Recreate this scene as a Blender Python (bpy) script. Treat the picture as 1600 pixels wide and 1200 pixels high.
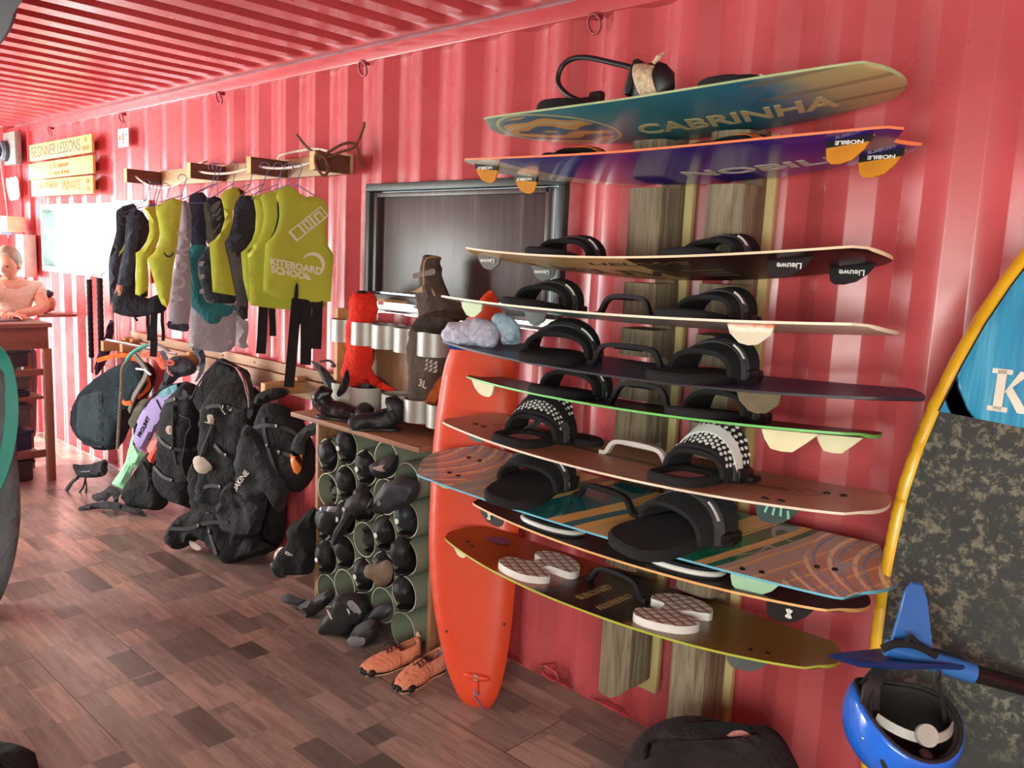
import bpy, bmesh, math, random
import numpy as np
from mathutils import Vector, Matrix, noise
from mathutils.geometry import delaunay_2d_cdt
random.seed(7)
C = bpy.context.scene.collection
for o in list(bpy.data.objects): bpy.data.objects.remove(o)

# ---------------------------------------------------------------- camera
YAW, PIT, ROLL, FPX, CD, CH = -0.74699, -0.14726, 0.04540, 1304.39, 2.522, 1.7097
FW = Vector((math.sin(YAW)*math.cos(PIT), math.cos(YAW)*math.cos(PIT), math.sin(PIT)))
R0 = Vector((math.cos(YAW), -math.sin(YAW), 0)); U0 = R0.cross(FW)
RT = R0*math.cos(ROLL) + U0*math.sin(ROLL); UP = -R0*math.sin(ROLL) + U0*math.cos(ROLL)
CAM = Vector((0, -CD, CH))
cd = bpy.data.cameras.new('camera'); cd.sensor_width = 36; cd.lens = FPX/1600*36; cd.clip_start = .02
cam = bpy.data.objects.new('camera', cd); C.objects.link(cam)
cam.matrix_world = Matrix(((RT.x, UP.x, -FW.x, CAM.x), (RT.y, UP.y, -FW.y, CAM.y), (RT.z, UP.z, -FW.z, CAM.z), (0, 0, 0, 1)))
bpy.context.scene.camera = cam

# ---------------------------------------------------------------- light
SC = bpy.context.scene
SC.view_settings.view_transform = 'Standard'; SC.view_settings.look = 'None'
SC.view_settings.gamma = 1; SC.view_settings.use_curve_mapping = False
SC.view_settings.exposure = 0.45
w = bpy.data.worlds.new('sky'); SC.world = w; w.use_nodes = True
w.node_tree.nodes['Background'].inputs[0].default_value = (.80, .96, 1, 1)
w.node_tree.nodes['Background'].inputs[1].default_value = 5.0
sd = bpy.data.lights.new('sun', 'SUN'); sd.energy = 4.5; sd.color = (1, .93, .80); sd.angle = math.radians(1.0)
so = bpy.data.objects.new('sun', sd); C.objects.link(so)
so.rotation_euler = Vector((.80, .52, -.30)).to_track_quat('-Z', 'Y').to_euler()
def area(name, loc, aim, sx, sy, e, col=(1, 1, 1)):
    l = bpy.data.lights.new(name, 'AREA'); l.shape = 'RECTANGLE'; l.size = sx; l.size_y = sy; l.energy = e; l.color = col
    o = bpy.data.objects.new(name, l); C.objects.link(o); o.location = loc
    o.rotation_euler = (Vector(aim)-Vector(loc)).to_track_quat('-Z', 'Y').to_euler(); return o
area('daylight_front', (-7.05, -3.66, 1.1), (-4.6, 0, 1.6), 2.0, 2.1, 260, (.88, 1, .94))
area('daylight_door', (-8.75, -1.1, 1.2), (-3, -1.3, 1.5), 1.25, 2.2, 70, (.88, 1, .96))
area('fill_right', (.6, -3.66, 1.5), (-1.0, 0, 1.3), 2.0, .9, 56, (.92, 1, .84))  # soft fill lamp, added to lift the right part of the wall

# ---------------------------------------------------------------- helpers
def at(x, y, Y=None, Z=None, X=None, P=None, N=None):
    "point of the place on a given plane, for the coordinates of a picture 1600 wide"
    d = FW + RT*((x-800)/FPX) - UP*((y-600)/FPX)
    if Y is not None: t = (Y-CAM.y)/d.y
    elif Z is not None: t = (Z-CAM.z)/d.z
    elif X is not None: t = (X-CAM.x)/d.x
    else: t = (Vector(P)-CAM).dot(N)/d.dot(N)
    return CAM + d*t

def srgb(c):
    return tuple((v/255/12.92 if v/255 <= .04045 else ((v/255+.055)/1.055)**2.4) for v in c)

MATS = {}
class NT:
    def __init__(s, name, rough=.6, metal=0, spec=.5):
        s.m = bpy.data.materials.new(name); s.m.use_nodes = True; s.t = s.m.node_tree
        s.b = s.t.nodes['Principled BSDF']; s.b.inputs['Roughness'].default_value = rough
        s.b.inputs['Metallic'].default_value = metal; s.b.inputs['Specular IOR Level'].default_value = spec
        MATS[name] = s.m
    def n(s, typ, **kw):
        o = s.t.nodes.new(typ)
        for k, v in kw.items():
            if k.startswith('_'): setattr(o, k[1:], v)
            elif k.startswith('i'):
                key = int(k[1:]) if k[1:].isdigit() else k[1:]
                s.put(o.inputs[key], v)
            else: s.put(o.inputs[k.replace('9', ' ')], v)
        return o
    def put(s, sock, v):
        if isinstance(v, bpy.types.NodeSocket): s.t.links.new(v, sock)
        elif isinstance(v, tuple) and len(v) == 3 and sock.type == 'RGBA': sock.default_value = (*v, 1)
        else: sock.default_value = v
    def co(s, kind='Object', scale=(1, 1, 1), rot=(0, 0, 0)):
        tc = s.n('ShaderNodeTexCoord'); mp = s.n('ShaderNodeMapping', i0=tc.outputs[kind])
        mp.inputs['Scale'].default_value = scale; mp.inputs['Rotation'].default_value = rot
        return mp.outputs[0]
    def noise(s, co, scale=5, detail=4, rough=.55, dist=0):
        return s.n('ShaderNodeTexNoise', Vector=co, Scale=scale, Detail=detail, Roughness=rough, Distortion=dist).outputs[0]
    def ramp(s, f, stops, interp='LINEAR'):
        r = s.n('ShaderNodeValToRGB', i0=f); e = r.color_ramp; e.interpolation = interp
        while len(e.elements) < len(stops): e.elements.new(.5)
        for el, (p, c) in zip(e.elements, stops): el.position = p; el.color = (*c, 1)
        return r.outputs[0]
    def mix(s, f, a, b, mode='MIX'):
        m = s.n('ShaderNodeMix', _data_type='RGBA', _blend_type=mode)
        s.put(m.inputs[0], f); s.put(m.inputs[6], a); s.put(m.inputs[7], b); return m.outputs[2]
    def math(s, op, a, b=0.0, c=0.0):
        return s.n('ShaderNodeMath', _operation=op, i0=a, i1=b, i2=c).outputs[0]
    def xyz(s, co):
        return s.n('ShaderNodeSeparateXYZ', i0=co).outputs
    def col(s, c): s.put(s.b.inputs['Base Color'], c)
    def bump(s, h, strength=.3, dist=.01):
        b = s.n('ShaderNodeBump', Strength=strength, Distance=dist, Height=h)
        s.t.links.new(b.outputs[0], s.b.inputs['Normal'])

def plain(name, c, rough=.6, metal=0, var=.12, scale=12, bump=0, bs=60, spec=.5, c2=None):
    if name in MATS: return MATS[name]
    m = NT(name, rough, metal, spec); c = srgb(c); co = m.co()
    f = m.noise(co, scale)
    lo = tuple(v*(1-var*2.2) for v in c) if c2 is None else srgb(c2)
    hi = tuple(min(1, v*(1+var)) for v in c)
    m.col(m.ramp(f, [(.3, lo), (.7, hi)]))
    if bump: m.bump(m.noise(co, bs, 3), bump, .004)
    return m.m

def fabric(name, c, var=.15, rough=.92, weave=260, bs=.55):
    if name in MATS: return MATS[name]
    m = NT(name, rough, 0, .25); c = srgb(c); co = m.co()
    f = m.noise(co, 9, 5)
    m.col(m.ramp(f, [(.3, tuple(v*(1-var*2) for v in c)), (.7, tuple(min(1, v*(1+var)) for v in c))]))
    m.bump(m.math('ADD', m.math('MULTIPLY', m.noise(co, weave, 2), .12), m.math('ADD', m.noise(co, 30, 3), m.math('MULTIPLY', m.math('ABSOLUTE', m.math('SUBTRACT', m.noise(co, 11, 3, .5, 1.2), .5)), 3.0))), bs, .012)
    return m.m

def woody(name, c1, c2, axis=0, rough=.7, s=1.0, bump=.15):
    if name in MATS: return MATS[name]
    m = NT(name, rough); sc = [14*s]*3; sc[axis] = 1.3*s
    co = m.co(scale=tuple(sc)); f = m.noise(co, 2.2, 6, .6, .6)
    f2 = m.noise(m.co(), 3, 3)
    a = m.ramp(f, [(.28, srgb(c1)), (.72, srgb(c2))])
    m.col(m.mix(m.math('MULTIPLY', f2, .35), a, tuple(v*.55 for v in srgb(c1))))
    m.bump(f, bump, .01); return m.m

class MB:
    "collects shapes into one mesh"
    def __init__(s): s.v = []; s.f = []; s.mi = []; s.sm = []
    def add(s, vs, fs, mi=0, smooth=True):
        o = len(s.v); s.v += [tuple(v) for v in vs]
        for f in fs: s.f.append(tuple(i+o for i in f)); s.mi.append(mi); s.sm.append(smooth)
        return s
    def box(s, c, size, rot=None, mi=0, bev=0.0, seg=2):
        bm = bmesh.new(); bmesh.ops.create_cube(bm, size=1)
        for v in bm.verts: v.co = Vector((v.co.x*size[0], v.co.y*size[1], v.co.z*size[2]))
        if bev: bmesh.ops.bevel(bm, geom=bm.edges[:], offset=min(bev, min(size)*.45), segments=seg, affect='EDGES', profile=.5)
        M = Matrix.Translation(c) @ (rot.to_4x4() if rot is not None else Matrix())
        bm.verts.ensure_lookup_table()
        s.add([M @ v.co for v in bm.verts], [[v.index for v in f.verts] for f in bm.faces], mi, bool(bev)); bm.free(); return s
    def tube(s, pts, r, n=8, mi=0, cap=True, closed=False, flat=1.0, up=None):
        pts = [Vector(p) for p in pts]; m = len(pts); rs = r if hasattr(r, '__len__') else [r]*m
        nrm = None; vs = []
        for i, p in enumerate(pts):
            if closed: t = pts[(i+1) % m]-pts[i-1]
            else: t = pts[min(i+1, m-1)]-pts[max(i-1, 0)]
            if t.length < 1e-9: t = Vector((0, 0, 1))
            t.normalize()
            if up is not None: nrm = Vector(up)
            elif nrm is None: nrm = Vector((0, 0, 1)) if abs(t.z) < .9 else Vector((1, 0, 0))
            nrm = nrm - t*nrm.dot(t)
            if nrm.length < 1e-6: nrm = t.orthogonal()
            nrm.normalize(); b = t.cross(nrm)
            for k in range(n):
                a = 2*math.pi*(k+.5)/n; vs.append(p+b*(math.cos(a)*rs[i])+nrm*(math.sin(a)*rs[i]*flat))
        fs = []
        for i in range(m if closed else m-1):
            j = (i+1) % m
            for k in range(n): fs.append((i*n+k, i*n+(k+1) % n, j*n+(k+1) % n, j*n+k))
        if cap and not closed: fs += [tuple(range(n))[::-1], tuple(range((m-1)*n, m*n))]
        return s.add(vs, fs, mi)
    def strap(s, pts, wdir, wd, th, mi=0, closed=False):
        "flat band along a path; wdir gives the direction of its width (one or one per point)"
        pts = [Vector(p) for p in pts]; m = len(pts); vs = []
        for i, p in enumerate(pts):
            t = (pts[(i+1) % m]-pts[i-1]) if closed else (pts[min(i+1, m-1)]-pts[max(i-1, 0)]); t.normalize()
            w_ = Vector(wdir[i] if isinstance(wdir, list) else wdir); w_ = (w_-t*w_.dot(t)).normalized(); n_ = t.cross(w_)
            W_ = wd[i] if hasattr(wd, '__len__') else wd
            e = th*.35
            for a, b in ((-1, -.0), (-.94, -.5), (.94, -.5), (1, 0), (.94, .5), (-.94, .5)):
                vs.append(p+w_*(a*W_/2)+n_*(b*th))
        fs = []
        for i in range(m if closed else m-1):
            j = (i+1) % m
            for k in range(6): fs.append((i*6+k, i*6+(k+1) % 6, j*6+(k+1) % 6, j*6+k))
        if not closed: fs += [tuple(range(6))[::-1], tuple(range((m-1)*6, m*6))]
        return s.add(vs, fs, mi)
    def lathe(s, prof, M=Matrix(), n=24, mi=0, cap=True):
        vs = []; fs = []
        for r, z in prof:
            for k in range(n):
                a = 2*math.pi*k/n; vs.append(M @ Vector((r*math.cos(a), r*math.sin(a), z)))
        for i in range(len(prof)-1):
            for k in range(n): fs.append((i*n+k, i*n+(k+1) % n, (i+1)*n+(k+1) % n, (i+1)*n+k))
        if cap: fs += [tuple(range(n))[::-1], tuple(range((len(prof)-1)*n, len(prof)*n))]
        return s.add(vs, fs, mi)
    def prism(s, poly, M, th, mi=0, bev=0):
        "polygon (x,y) extruded from z=0 to z=th, placed by M; a small bevel rounds its rim"
        n = len(poly); P = [Vector((x, y)) for x, y in poly]; cen = sum(P, Vector((0, 0)))/n
        def ins(d): return [p+(cen-p).normalized()*d for p in P]
        L = [(ins(bev), 0), (P, bev), (P, th-bev), (ins(bev), th)] if bev else [(P, 0), (P, th)]
        vs = [M @ Vector((p.x, p.y, z)) for ring, z in L for p in ring]; fs = []
        for i in range(len(L)-1):
            for k in range(n): fs.append((i*n+k, i*n+(k+1) % n, (i+1)*n+(k+1) % n, (i+1)*n+k))
        fs += [tuple(range(n))[::-1], tuple(range((len(L)-1)*n, len(L)*n))]
        return s.add(vs, fs, mi)
    def ball(s, c, r, mi=0, n=16, m=10, rot=None, nz=0, ns=4, seed=0, warp=None):
        "ellipsoid with optional lumpy noise"
        r = r if hasattr(r, '__len__') else (r, r, r); vs = []; fs = []
        for i in range(m+1):
            th = math.pi*i/m
            for k in range(n):
                a = 2*math.pi*k/n; d = Vector((math.sin(th)*math.cos(a), math.sin(th)*math.sin(a), math.cos(th)))
                q = 1+nz*noise.noise(d*ns+Vector((seed, seed*.7, 0))) if nz else 1
                p = Vector((d.x*r[0]*q, d.y*r[1]*q, d.z*r[2]*q))
                if warp: p = warp(p)
                if rot is not None: p = rot @ p
                vs.append(Vector(c)+p)
        for i in range(m):
            for k in range(n): fs.append((i*n+k, (i+1)*n+k, (i+1)*n+(k+1) % n, i*n+(k+1) % n))
        return s.add(vs, fs, mi)
    def puff(s, outline, O, ex, ey, T, rim=.03, step=.03, wr=0, ws=7, seed=0, mi=0, back=1.0, curve=None):
        "filled, cushioned sheet with a real thickness; outline in (ex,ey) coordinates about O"
        en = ex.cross(ey).normalized(); P = [Vector(p).to_2d() for p in outline]
        A = np.array([tuple(p) for p in P]); B = np.roll(A, -1, 0)
        dense = []
        for a, b in zip(A, B):
            k = max(1, int(np.hypot(*(b-a))/step))
            for q in range(k): dense.append(a+(b-a)*q/k)
        D = np.array(dense); nb = len(D)
        def dist(p):
            ab = B-A; t = np.clip(((p-A)*ab).sum(1)/np.maximum((ab**2).sum(1), 1e-12), 0, 1); q = A+ab*t[:, None]
            return float(np.sqrt(((p-q)**2).sum(1)).min())
        def inside(p):
            c = False
            for (x1, y1), (x2, y2) in zip(A, B):
                if (y1 > p[1]) != (y2 > p[1]) and p[0] < (x2-x1)*(p[1]-y1)/(y2-y1)+x1: c = not c
            return c
        pts = [Vector(d) for d in D]; lo = A.min(0); hi = A.max(0); row = 0; y = lo[1]+step/2
        while y < hi[1]:
            x = lo[0]+(step/2 if row % 2 else 0)
            while x < hi[0]:
                if inside((x, y)) and dist(np.array((x, y))) > step*.45: pts.append(Vector((x, y)))
                x += step
            y += step*.87; row += 1
        r = delaunay_2d_cdt(pts, [(i, (i+1) % nb) for i in range(nb)], [], 1, 1e-6)
        vv, ff = r[0], r[2]
        def h(p):
            d = min(1, dist(np.array((p[0], p[1])))/rim); return math.sqrt(max(0, 1-(1-d)**2))
        def surf(x, y, lift=0.0, side=1):
            k = h((x, y)); q = .7*noise.noise(Vector((x*ws, y*ws, seed)))+.45-1.5*abs(noise.noise(Vector((x*ws*1.5+.8*y, y*ws*.9, seed+5))))+.3*noise.noise(Vector((x*ws*3.1, y*ws*3.1, seed+9)))
            z = k*(T/2)*(1 if side > 0 else -back)+wr*q+lift*side
            if curve: z += curve(x, y)
            return Vector(O)+ex*x+ey*y+en*z
        V = []; idx = {}
        for i, p in enumerate(vv):
            hh = h(p); idx[i] = (len(V),); V.append(surf(p.x, p.y))
            if hh > .02: idx[i] = (idx[i][0], len(V)); V.append(surf(p.x, p.y, side=-1))
        fs = []
        for f in ff:
            fs.append([idx[i][0] for i in f]); fs.append([idx[i][-1] for i in reversed(f)])
        fs = [f for f in fs if len(set(f)) > 2]
        s.add(V, fs, mi); return surf
    def build(s, name, mats, parent=None, sharp=40):
        me = bpy.data.meshes.new(name); me.from_pydata(s.v, [], s.f)
        mats = mats if isinstance(mats, (list, tuple)) else [mats]
        for m in mats: me.materials.append(m)
        me.polygons.foreach_set('material_index', s.mi); me.polygons.foreach_set('use_smooth', s.sm)
        me.validate(); bm = bmesh.new(); bm.from_mesh(me); bmesh.ops.recalc_face_normals(bm, faces=bm.faces[:]); bm.to_mesh(me); bm.free()
        me.set_sharp_from_angle(angle=math.radians(sharp))
        o = bpy.data.objects.new(name, me); C.objects.link(o)
        if parent is not None: o.parent = parent
        return o

def smooth(pts, n=6, closed=False):
    P = [Vector(p) for p in pts]; m = len(P); out = []
    for i in range(m if closed else m-1):
        p0 = P[i-1] if (i > 0 or closed) else P[0]*2-P[1]; p1 = P[i]; p2 = P[(i+1) % m]
        p3 = P[(i+2) % m] if (i+2 < m or closed) else P[-1]*2-P[-2]
        for k in range(n):
            t = k/n; out.append(.5*((2*p1)+(p2-p0)*t+(2*p0-5*p1+4*p2-p3)*t*t+(3*p1-p0-3*p2+p3)*t**3))
    if not closed: out.append(P[-1])
    return out

def thing(name, label, cat, loc=(0, 0, 0), group=None, M=None):
    o = bpy.data.objects.new(name, None); C.objects.link(o); o.empty_display_size = .05
    if M is not None: o.matrix_world = M
    else: o.location = loc
    o['label'] = label; o['category'] = cat
    if group: o['group'] = group
    return o
def tag(o, label, cat, group=None):
    o['label'] = label; o['category'] = cat
    if group: o['group'] = group
    return o
def struct(o): o['kind'] = 'structure'; return o
def world_parent(o, t):
    "parent keeping the world-space vertices where they are"
    o.parent = t; o.matrix_parent_inverse = Matrix.LocRotScale(t.location, t.rotation_euler, t.scale).inverted() if t.rotation_mode != 'QUATERNION' else t.matrix_basis.inverted(); return o

def text(mb, s, size, place, mi=0, sx=1.0, shear=0.0, th=.0012, bold=0.0, align='CENTER', mirror=False, space=1.0, res=3):
    "raised lettering; place(x,y,lift) gives the point on the surface carrying it"
    cu = bpy.data.curves.new('t', 'FONT'); cu.body = s; cu.size = size; cu.align_x = align; cu.align_y = 'CENTER'
    cu.shear = shear; cu.offset = bold; cu.space_character = space; cu.resolution_u = res
    o = bpy.data.objects.new('t', cu); me = bpy.data.meshes.new_from_object(o)
    vs = [v.co.copy() for v in me.vertices]; fs = [tuple(p.vertices) for p in me.polygons]
    k = -1 if mirror else 1
    n = len(vs); V = [place(v.x*sx*k, v.y, th) for v in vs]+[place(v.x*sx*k, v.y, -.0005) for v in vs]
    from collections import Counter
    ec = Counter(); F = list(fs)+[tuple(i+n for i in reversed(f)) for f in fs]
    for f in fs:
        for a, b in zip(f, f[1:]+f[:1]): ec[frozenset((a, b))] += 1
    for f in fs:
        for a, b in zip(f, f[1:]+f[:1]):
            if ec[frozenset((a, b))] == 1: F.append((a, b, b+n, a+n))
    mb.add(V, F, mi, False)
    bpy.data.objects.remove(o); bpy.data.meshes.remove(me); bpy.data.curves.remove(cu)

# ---------------------------------------------------------------- shell materials
def paint_mat():
    m = NT('red_container_paint', .30, 0, .5); co = m.co()
    base = srgb((196, 82, 86))
    f = m.noise(co, 2.2, 5, .6)
    a = m.ramp(f, [(.3, tuple(v*.86 for v in base)), (.75, tuple(min(1, v*1.10) for v in base))])
    z = m.xyz(co)[2]
    dirt = m.math('MULTIPLY', m.ramp(z, [(0.0, (1, 1, 1)), (.10, (0, 0, 0))]), m.ramp(m.noise(co, 9, 6, .7), [(.42, (0, 0, 0)), (.62, (1, 1, 1))]))
    m.col(m.mix(m.math('MULTIPLY', dirt, .6), a, srgb((90, 50, 38))))
    m.put(m.b.inputs['Roughness'], m.ramp(m.noise(co, 6, 4), [(.3, (.24,)*3), (.7, (.36,)*3)]))
    return m.m
PAINT = paint_mat()

def floor_mat():
    m = NT('wood_look_tile', .36, 0, .5); tc = m.n('ShaderNodeTexCoord').outputs['Object']; x, y, z = m.xyz(tc)
    TW, TH, PX, PY = .893, .315, -2.71, -.825
    yr = m.math('DIVIDE', m.math('SUBTRACT', y, PY), TH); row = m.math('FLOOR', yr); fy = m.math('FRACT', yr)
    sh = m.math('MULTIPLY', m.math('MODULO', m.math('ABSOLUTE', m.math('ADD', row, 1.0)), 2.0), .5)
    xr = m.math('ADD', m.math('DIVIDE', m.math('SUBTRACT', x, PX), TW), sh); colm = m.math('FLOOR', xr); fx = m.math('FRACT', xr)
    def edge(f, size, wdt):
        a = m.math('LESS_THAN', f, wdt/size); b = m.math('GREATER_THAN', f, 1-wdt/size); return m.math('MAXIMUM', a, b)
    gy = edge(fy, TH, .0018); gx = edge(fx, TW, .0018)
    grout = m.math('MAXIMUM', gx, gy)
    # three printed strips per tile, each cut into blocks of random length
    st = m.math('MULTIPLY', fy, 3.0); srow = m.math('FLOOR', st)
    gid = m.math('ADD', m.math('MULTIPLY', row, 3.0), srow)
    rnd = m.n('ShaderNodeTexWhiteNoise', _noise_dimensions='2D', Vector=m.n('ShaderNodeCombineXYZ', X=gid, Y=colm).outputs[0]).outputs[0]
    bx = m.math('ADD', m.math('MULTIPLY', fx, m.math('ADD', 1.6, m.math('MULTIPLY', rnd, 3.0))), m.math('MULTIPLY', rnd, 5.0)); bid = m.math('FLOOR', bx)
    cell = m.n('ShaderNodeCombineXYZ', X=m.math('ADD', bid, m.math('MULTIPLY', colm, 17.0)), Y=gid, Z=colm).outputs[0]
    wn = m.n('ShaderNodeTexWhiteNoise', _noise_dimensions='3D', Vector=cell); v = wn.outputs[0]
    off = m.n('ShaderNodeVectorMath', _operation='MULTIPLY_ADD', i0=wn.outputs[1], i1=(7., 7., 7.), i2=tc).outputs[0]
    mp = m.n('ShaderNodeMapping', i0=off); mp.inputs['Scale'].default_value = (1.6, 22, 1)
    grain = m.noise(mp.outputs[0], 1.6, 7, .62, .8)
    mp2 = m.n('ShaderNodeMapping', i0=off); mp2.inputs['Scale'].default_value = (3, 9, 1)
    blot = m.noise(mp2.outputs[0], 2.2, 5, .6, .4)
    base = m.ramp(v, [(0.0, srgb((92, 88, 82))), (.10, srgb((128, 118, 110))), (.35, srgb((150, 134, 124))), (.7, srgb((166, 146, 134))), (1.0, srgb((188, 158, 140)))])
    c = m.mix(m.ramp(grain, [(.40, (0, 0, 0)), (.66, (.5,)*3)]), base, srgb((78, 60, 52)), 'MIX')
    c = m.mix(m.ramp(blot, [(.5, (0, 0, 0)), (.72, (.4,)*3)]), c, srgb((84, 70, 66)))
    gc = m.mix(m.ramp(m.noise(tc, .8, 2), [(.45, (0, 0, 0)), (.55, (1, 1, 1))]), srgb((64, 46, 40)), srgb((150, 126, 108)))
    m.col(m.mix(grout, c, gc))
    m.put(m.b.inputs['Roughness'], m.ramp(m.noise(tc, 6, 5, .7), [(.3, (.28,)*3), (.7, (.45,)*3)]))
    m.bump(m.math('SUBTRACT', m.math('MULTIPLY', grain, .25), grout), .35, .003); return m.m

# ---------------------------------------------------------------- the setting
PITCH, X0 = .278, -7.964
def wall_prof(x):
    u = (x-X0) % PITCH
    if u < .068: return .041*u/.068
    if u < .140: return .041
    if u < .208: return .041*(1-(u-.140)/.068)
    return 0.
def corr_strip(mb, xa, xb, za, zb, yoff=0, sgn=1, zs=6):
    xs = [xa]; k = math.floor((xa-X0)/PITCH)
    for j in range(k, k+int((xb-xa)/PITCH)+3):
        for u in (0, .068, .140, .208):
            for e in ((-.0025, .0025)):
                x = X0+j*PITCH+u+e
                if xa < x < xb: xs.append(x)
    xs.append(xb); vs = []; fs = []
    ZZ = [za+(zb-za)*i/zs for i in range(zs+1)]
    for x in xs:
        for z in ZZ:
            dent = .0022*noise.noise(Vector((x*1.7, z*1.3, 4)))
            vs.append((x, yoff+sgn*wall_prof(x)+dent, z))
    n = zs+1
    for i in range(len(xs)-1):
        for j in range(zs): fs.append((i*n+j, (i+1)*n+j, (i+1)*n+j+1, i*n+j+1))
    mb.add(vs, fs)
XL, XR, YF, HC = -8.66, 2.2, -3.7, 2.68
W1 = (-3.335, -2.105, 1.43, 2.035); W2 = (-7.86, -6.25, 1.44, 1.995)
mb = MB()
corr_strip(mb, -8.05, W2[0], .0, 2.63); corr_strip(mb, W2[0], W2[1], 0, W2[2]); corr_strip(mb, W2[0], W2[1], W2[3], 2.63)
corr_strip(mb, W2[1], W1[0], 0, 2.63, zs=10); corr_strip(mb, W1[0], W1[1], 0, W1[2]); corr_strip(mb, W1[0], W1[1], W1[3], 2.63)
corr_strip(mb, W1[1], XR, 0, 2.63, zs=10)
wb = struct(mb.build('wall_back', PAINT, sharp=25))
mb = MB(); mb.box(((XL+XR)/2, .03, 2.637), (XR-XL, .09, .064), bev=.006)
struct(mb.build('trim_1', PAINT))
mb = MB(); mb.box(((XL+XR)/2, .022, .003), (XR-XL, .046, .010)); struct(mb.build('trim_3', PAINT))
mb = MB(); mb.box((-8.34, .04, 1.32), (.60, .14, 2.64), bev=.01)
mb.box((-8.06, -.005, 1.32), (.035, .04, 2.62), bev=.006); mb.box((-8.22, -.035, 1.32), (.03, .03, 2.62), bev=.006)
struct(mb.build('trim_2', PAINT))
# left end wall with the bright doorway beyond the frame
mb = MB()
def end_wall(mb, ya, yb, za, zb):
    n = int((yb-ya)/.05)+1; vs = []; fs = []
    for i in range(n+1):
        y = ya+(yb-ya)*i/n; u = (y % .25)/.25; d = .03*min(1, max(0, (abs(u-.5)-.12)/.12))
        vs += [(XL+d, y, za), (XL+d, y, zb)]
    for i in range(n): fs.append((2*i, 2*i+2, 2*i+3, 2*i+1))
    mb.add(vs, fs)
end_wall(mb, -.42, .05, 0, HC); end_wall(mb, YF, -1.75, 0, HC); end_wall(mb, -1.75, -.42, 2.58, HC)
struct(mb.build('wall_left', PAINT, sharp=25))
mb = MB()
corr_strip(mb, XL, -8.1, 0, HC, YF, -1); corr_strip(mb, -8.1, -6.0, 2.42, HC, YF, -1); corr_strip(mb, -6.0, -.6, 0, HC, YF, -1)
corr_strip(mb, -.6, 1.8, 2.0, HC, YF, -1); corr_strip(mb, -.6, 1.8, 0, 1.0, YF, -1); corr_strip(mb, 1.8, XR, 0, HC, YF, -1)
struct(mb.build('wall_front', PAINT, sharp=25))
mb = MB(); mb.box((-9.3, -7.0, 2.4), (.12, 6.4, 4.8)); struct(mb.build('wall_sun_block', PAINT))  # unseen wall added outside to keep the low sun out of the front openings
mb = MB(); mb.box((XR+.03, YF/2, HC/2), (.06, -YF+.1, HC)); struct(mb.build('wall_right', PAINT))
# corrugated roof: grooves run from wall to wall and close with rounded ends
mb = MB(); RP = .2115; XG = -4.199; xs = []
k0 = math.floor((XL-XG)/RP)
for j in range(k0, k0+int((XR-XL)/RP)+2):
    for u in (0, .012, .024, .036, .075, .087, .099, .111, .15): xs.append(XG-.055+j*RP+u)
xs = [x for x in xs if XL-.05 < x < XR+.05]
ys = [.06, -.028, -.034, -.045, -.06, -.08, -.11, -.15]+[-.15-.25*i for i in range(1, 15)]
def roof_h(x):
    u = (x-(XG-.055)) % RP
    if u < .036: return u/.036
    if u < .075: return 1.
    if u < .111: return 1-(u-.075)/.036
    return 0.
vs = []; fs = []
for x in xs:
    for y in ys:
        e = min(1, max(0, (-.03-y)/.11)); e = e*e*(3-2*e) if e < 1 else 1
        vs.append((x+.004*noise.noise(Vector((x*3, y*2, 0))), y, HC-.002+.055*roof_h(x)*e+.006*noise.noise(Vector((x*1.3, y*1.1, 9)))*e))
n = len(ys)
for i in range(len(xs)-1):
    for j in range(n-1): fs.append((i*n+j, (i+1)*n+j, (i+1)*n+j+1, i*n+j+1))
mb.add(vs, fs); struct(mb.build('ceiling', PAINT, sharp=50))
mb = MB(); mb.box(((XL+XR)/2, YF/2+.1, -.05), (XR-XL+.4, -YF+.5, .1)); struct(mb.build('floor', floor_mat()))

# lashing rings under the roof rail, one at the foot of the wall
RINGM = plain('ring_paint', (150, 40, 52), .5)
def ring(x, z, sx, low=False):
    t = None
    mb = MB()
    pts = [(x+.028*math.cos(a)*sx, -.012-.018*math.sin(a)*.6, z-.012+.032*math.sin(a)) for a in [math.pi*2*k/18 for k in range(18)]]
    mb.tube(pts, .0055, 8, closed=True); mb.box((x, .006, z+.014), (.03, .03, .016), bev=.003)
    return mb.build('lashing_ring', RINGM if not low else PAINT)
for (x, z, lab) in ((-7.561, 2.585, 'red painted lashing ring on the wall above the yellow lesson boards'),
    (-6.159, 2.58, 'red painted lashing ring that carries the small white card'),
    (-4.771, 2.585, 'red painted lashing ring above the left half of the vest rail'),
    (-3.384, 2.59, 'red painted lashing ring between the vest rail and the dark shuttered window'),
    (-1.998, 2.585, 'red painted lashing ring above the topmost teal board')):
    tag(ring(x, z, 1), lab, 'ring', 'lashing rings along the roof rail')
tag(ring(-2.04, .045, 1.6, True), 'painted-over lashing ring low on the wall right of the orange board', 'ring', 'lashing rings along the wall')
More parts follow.
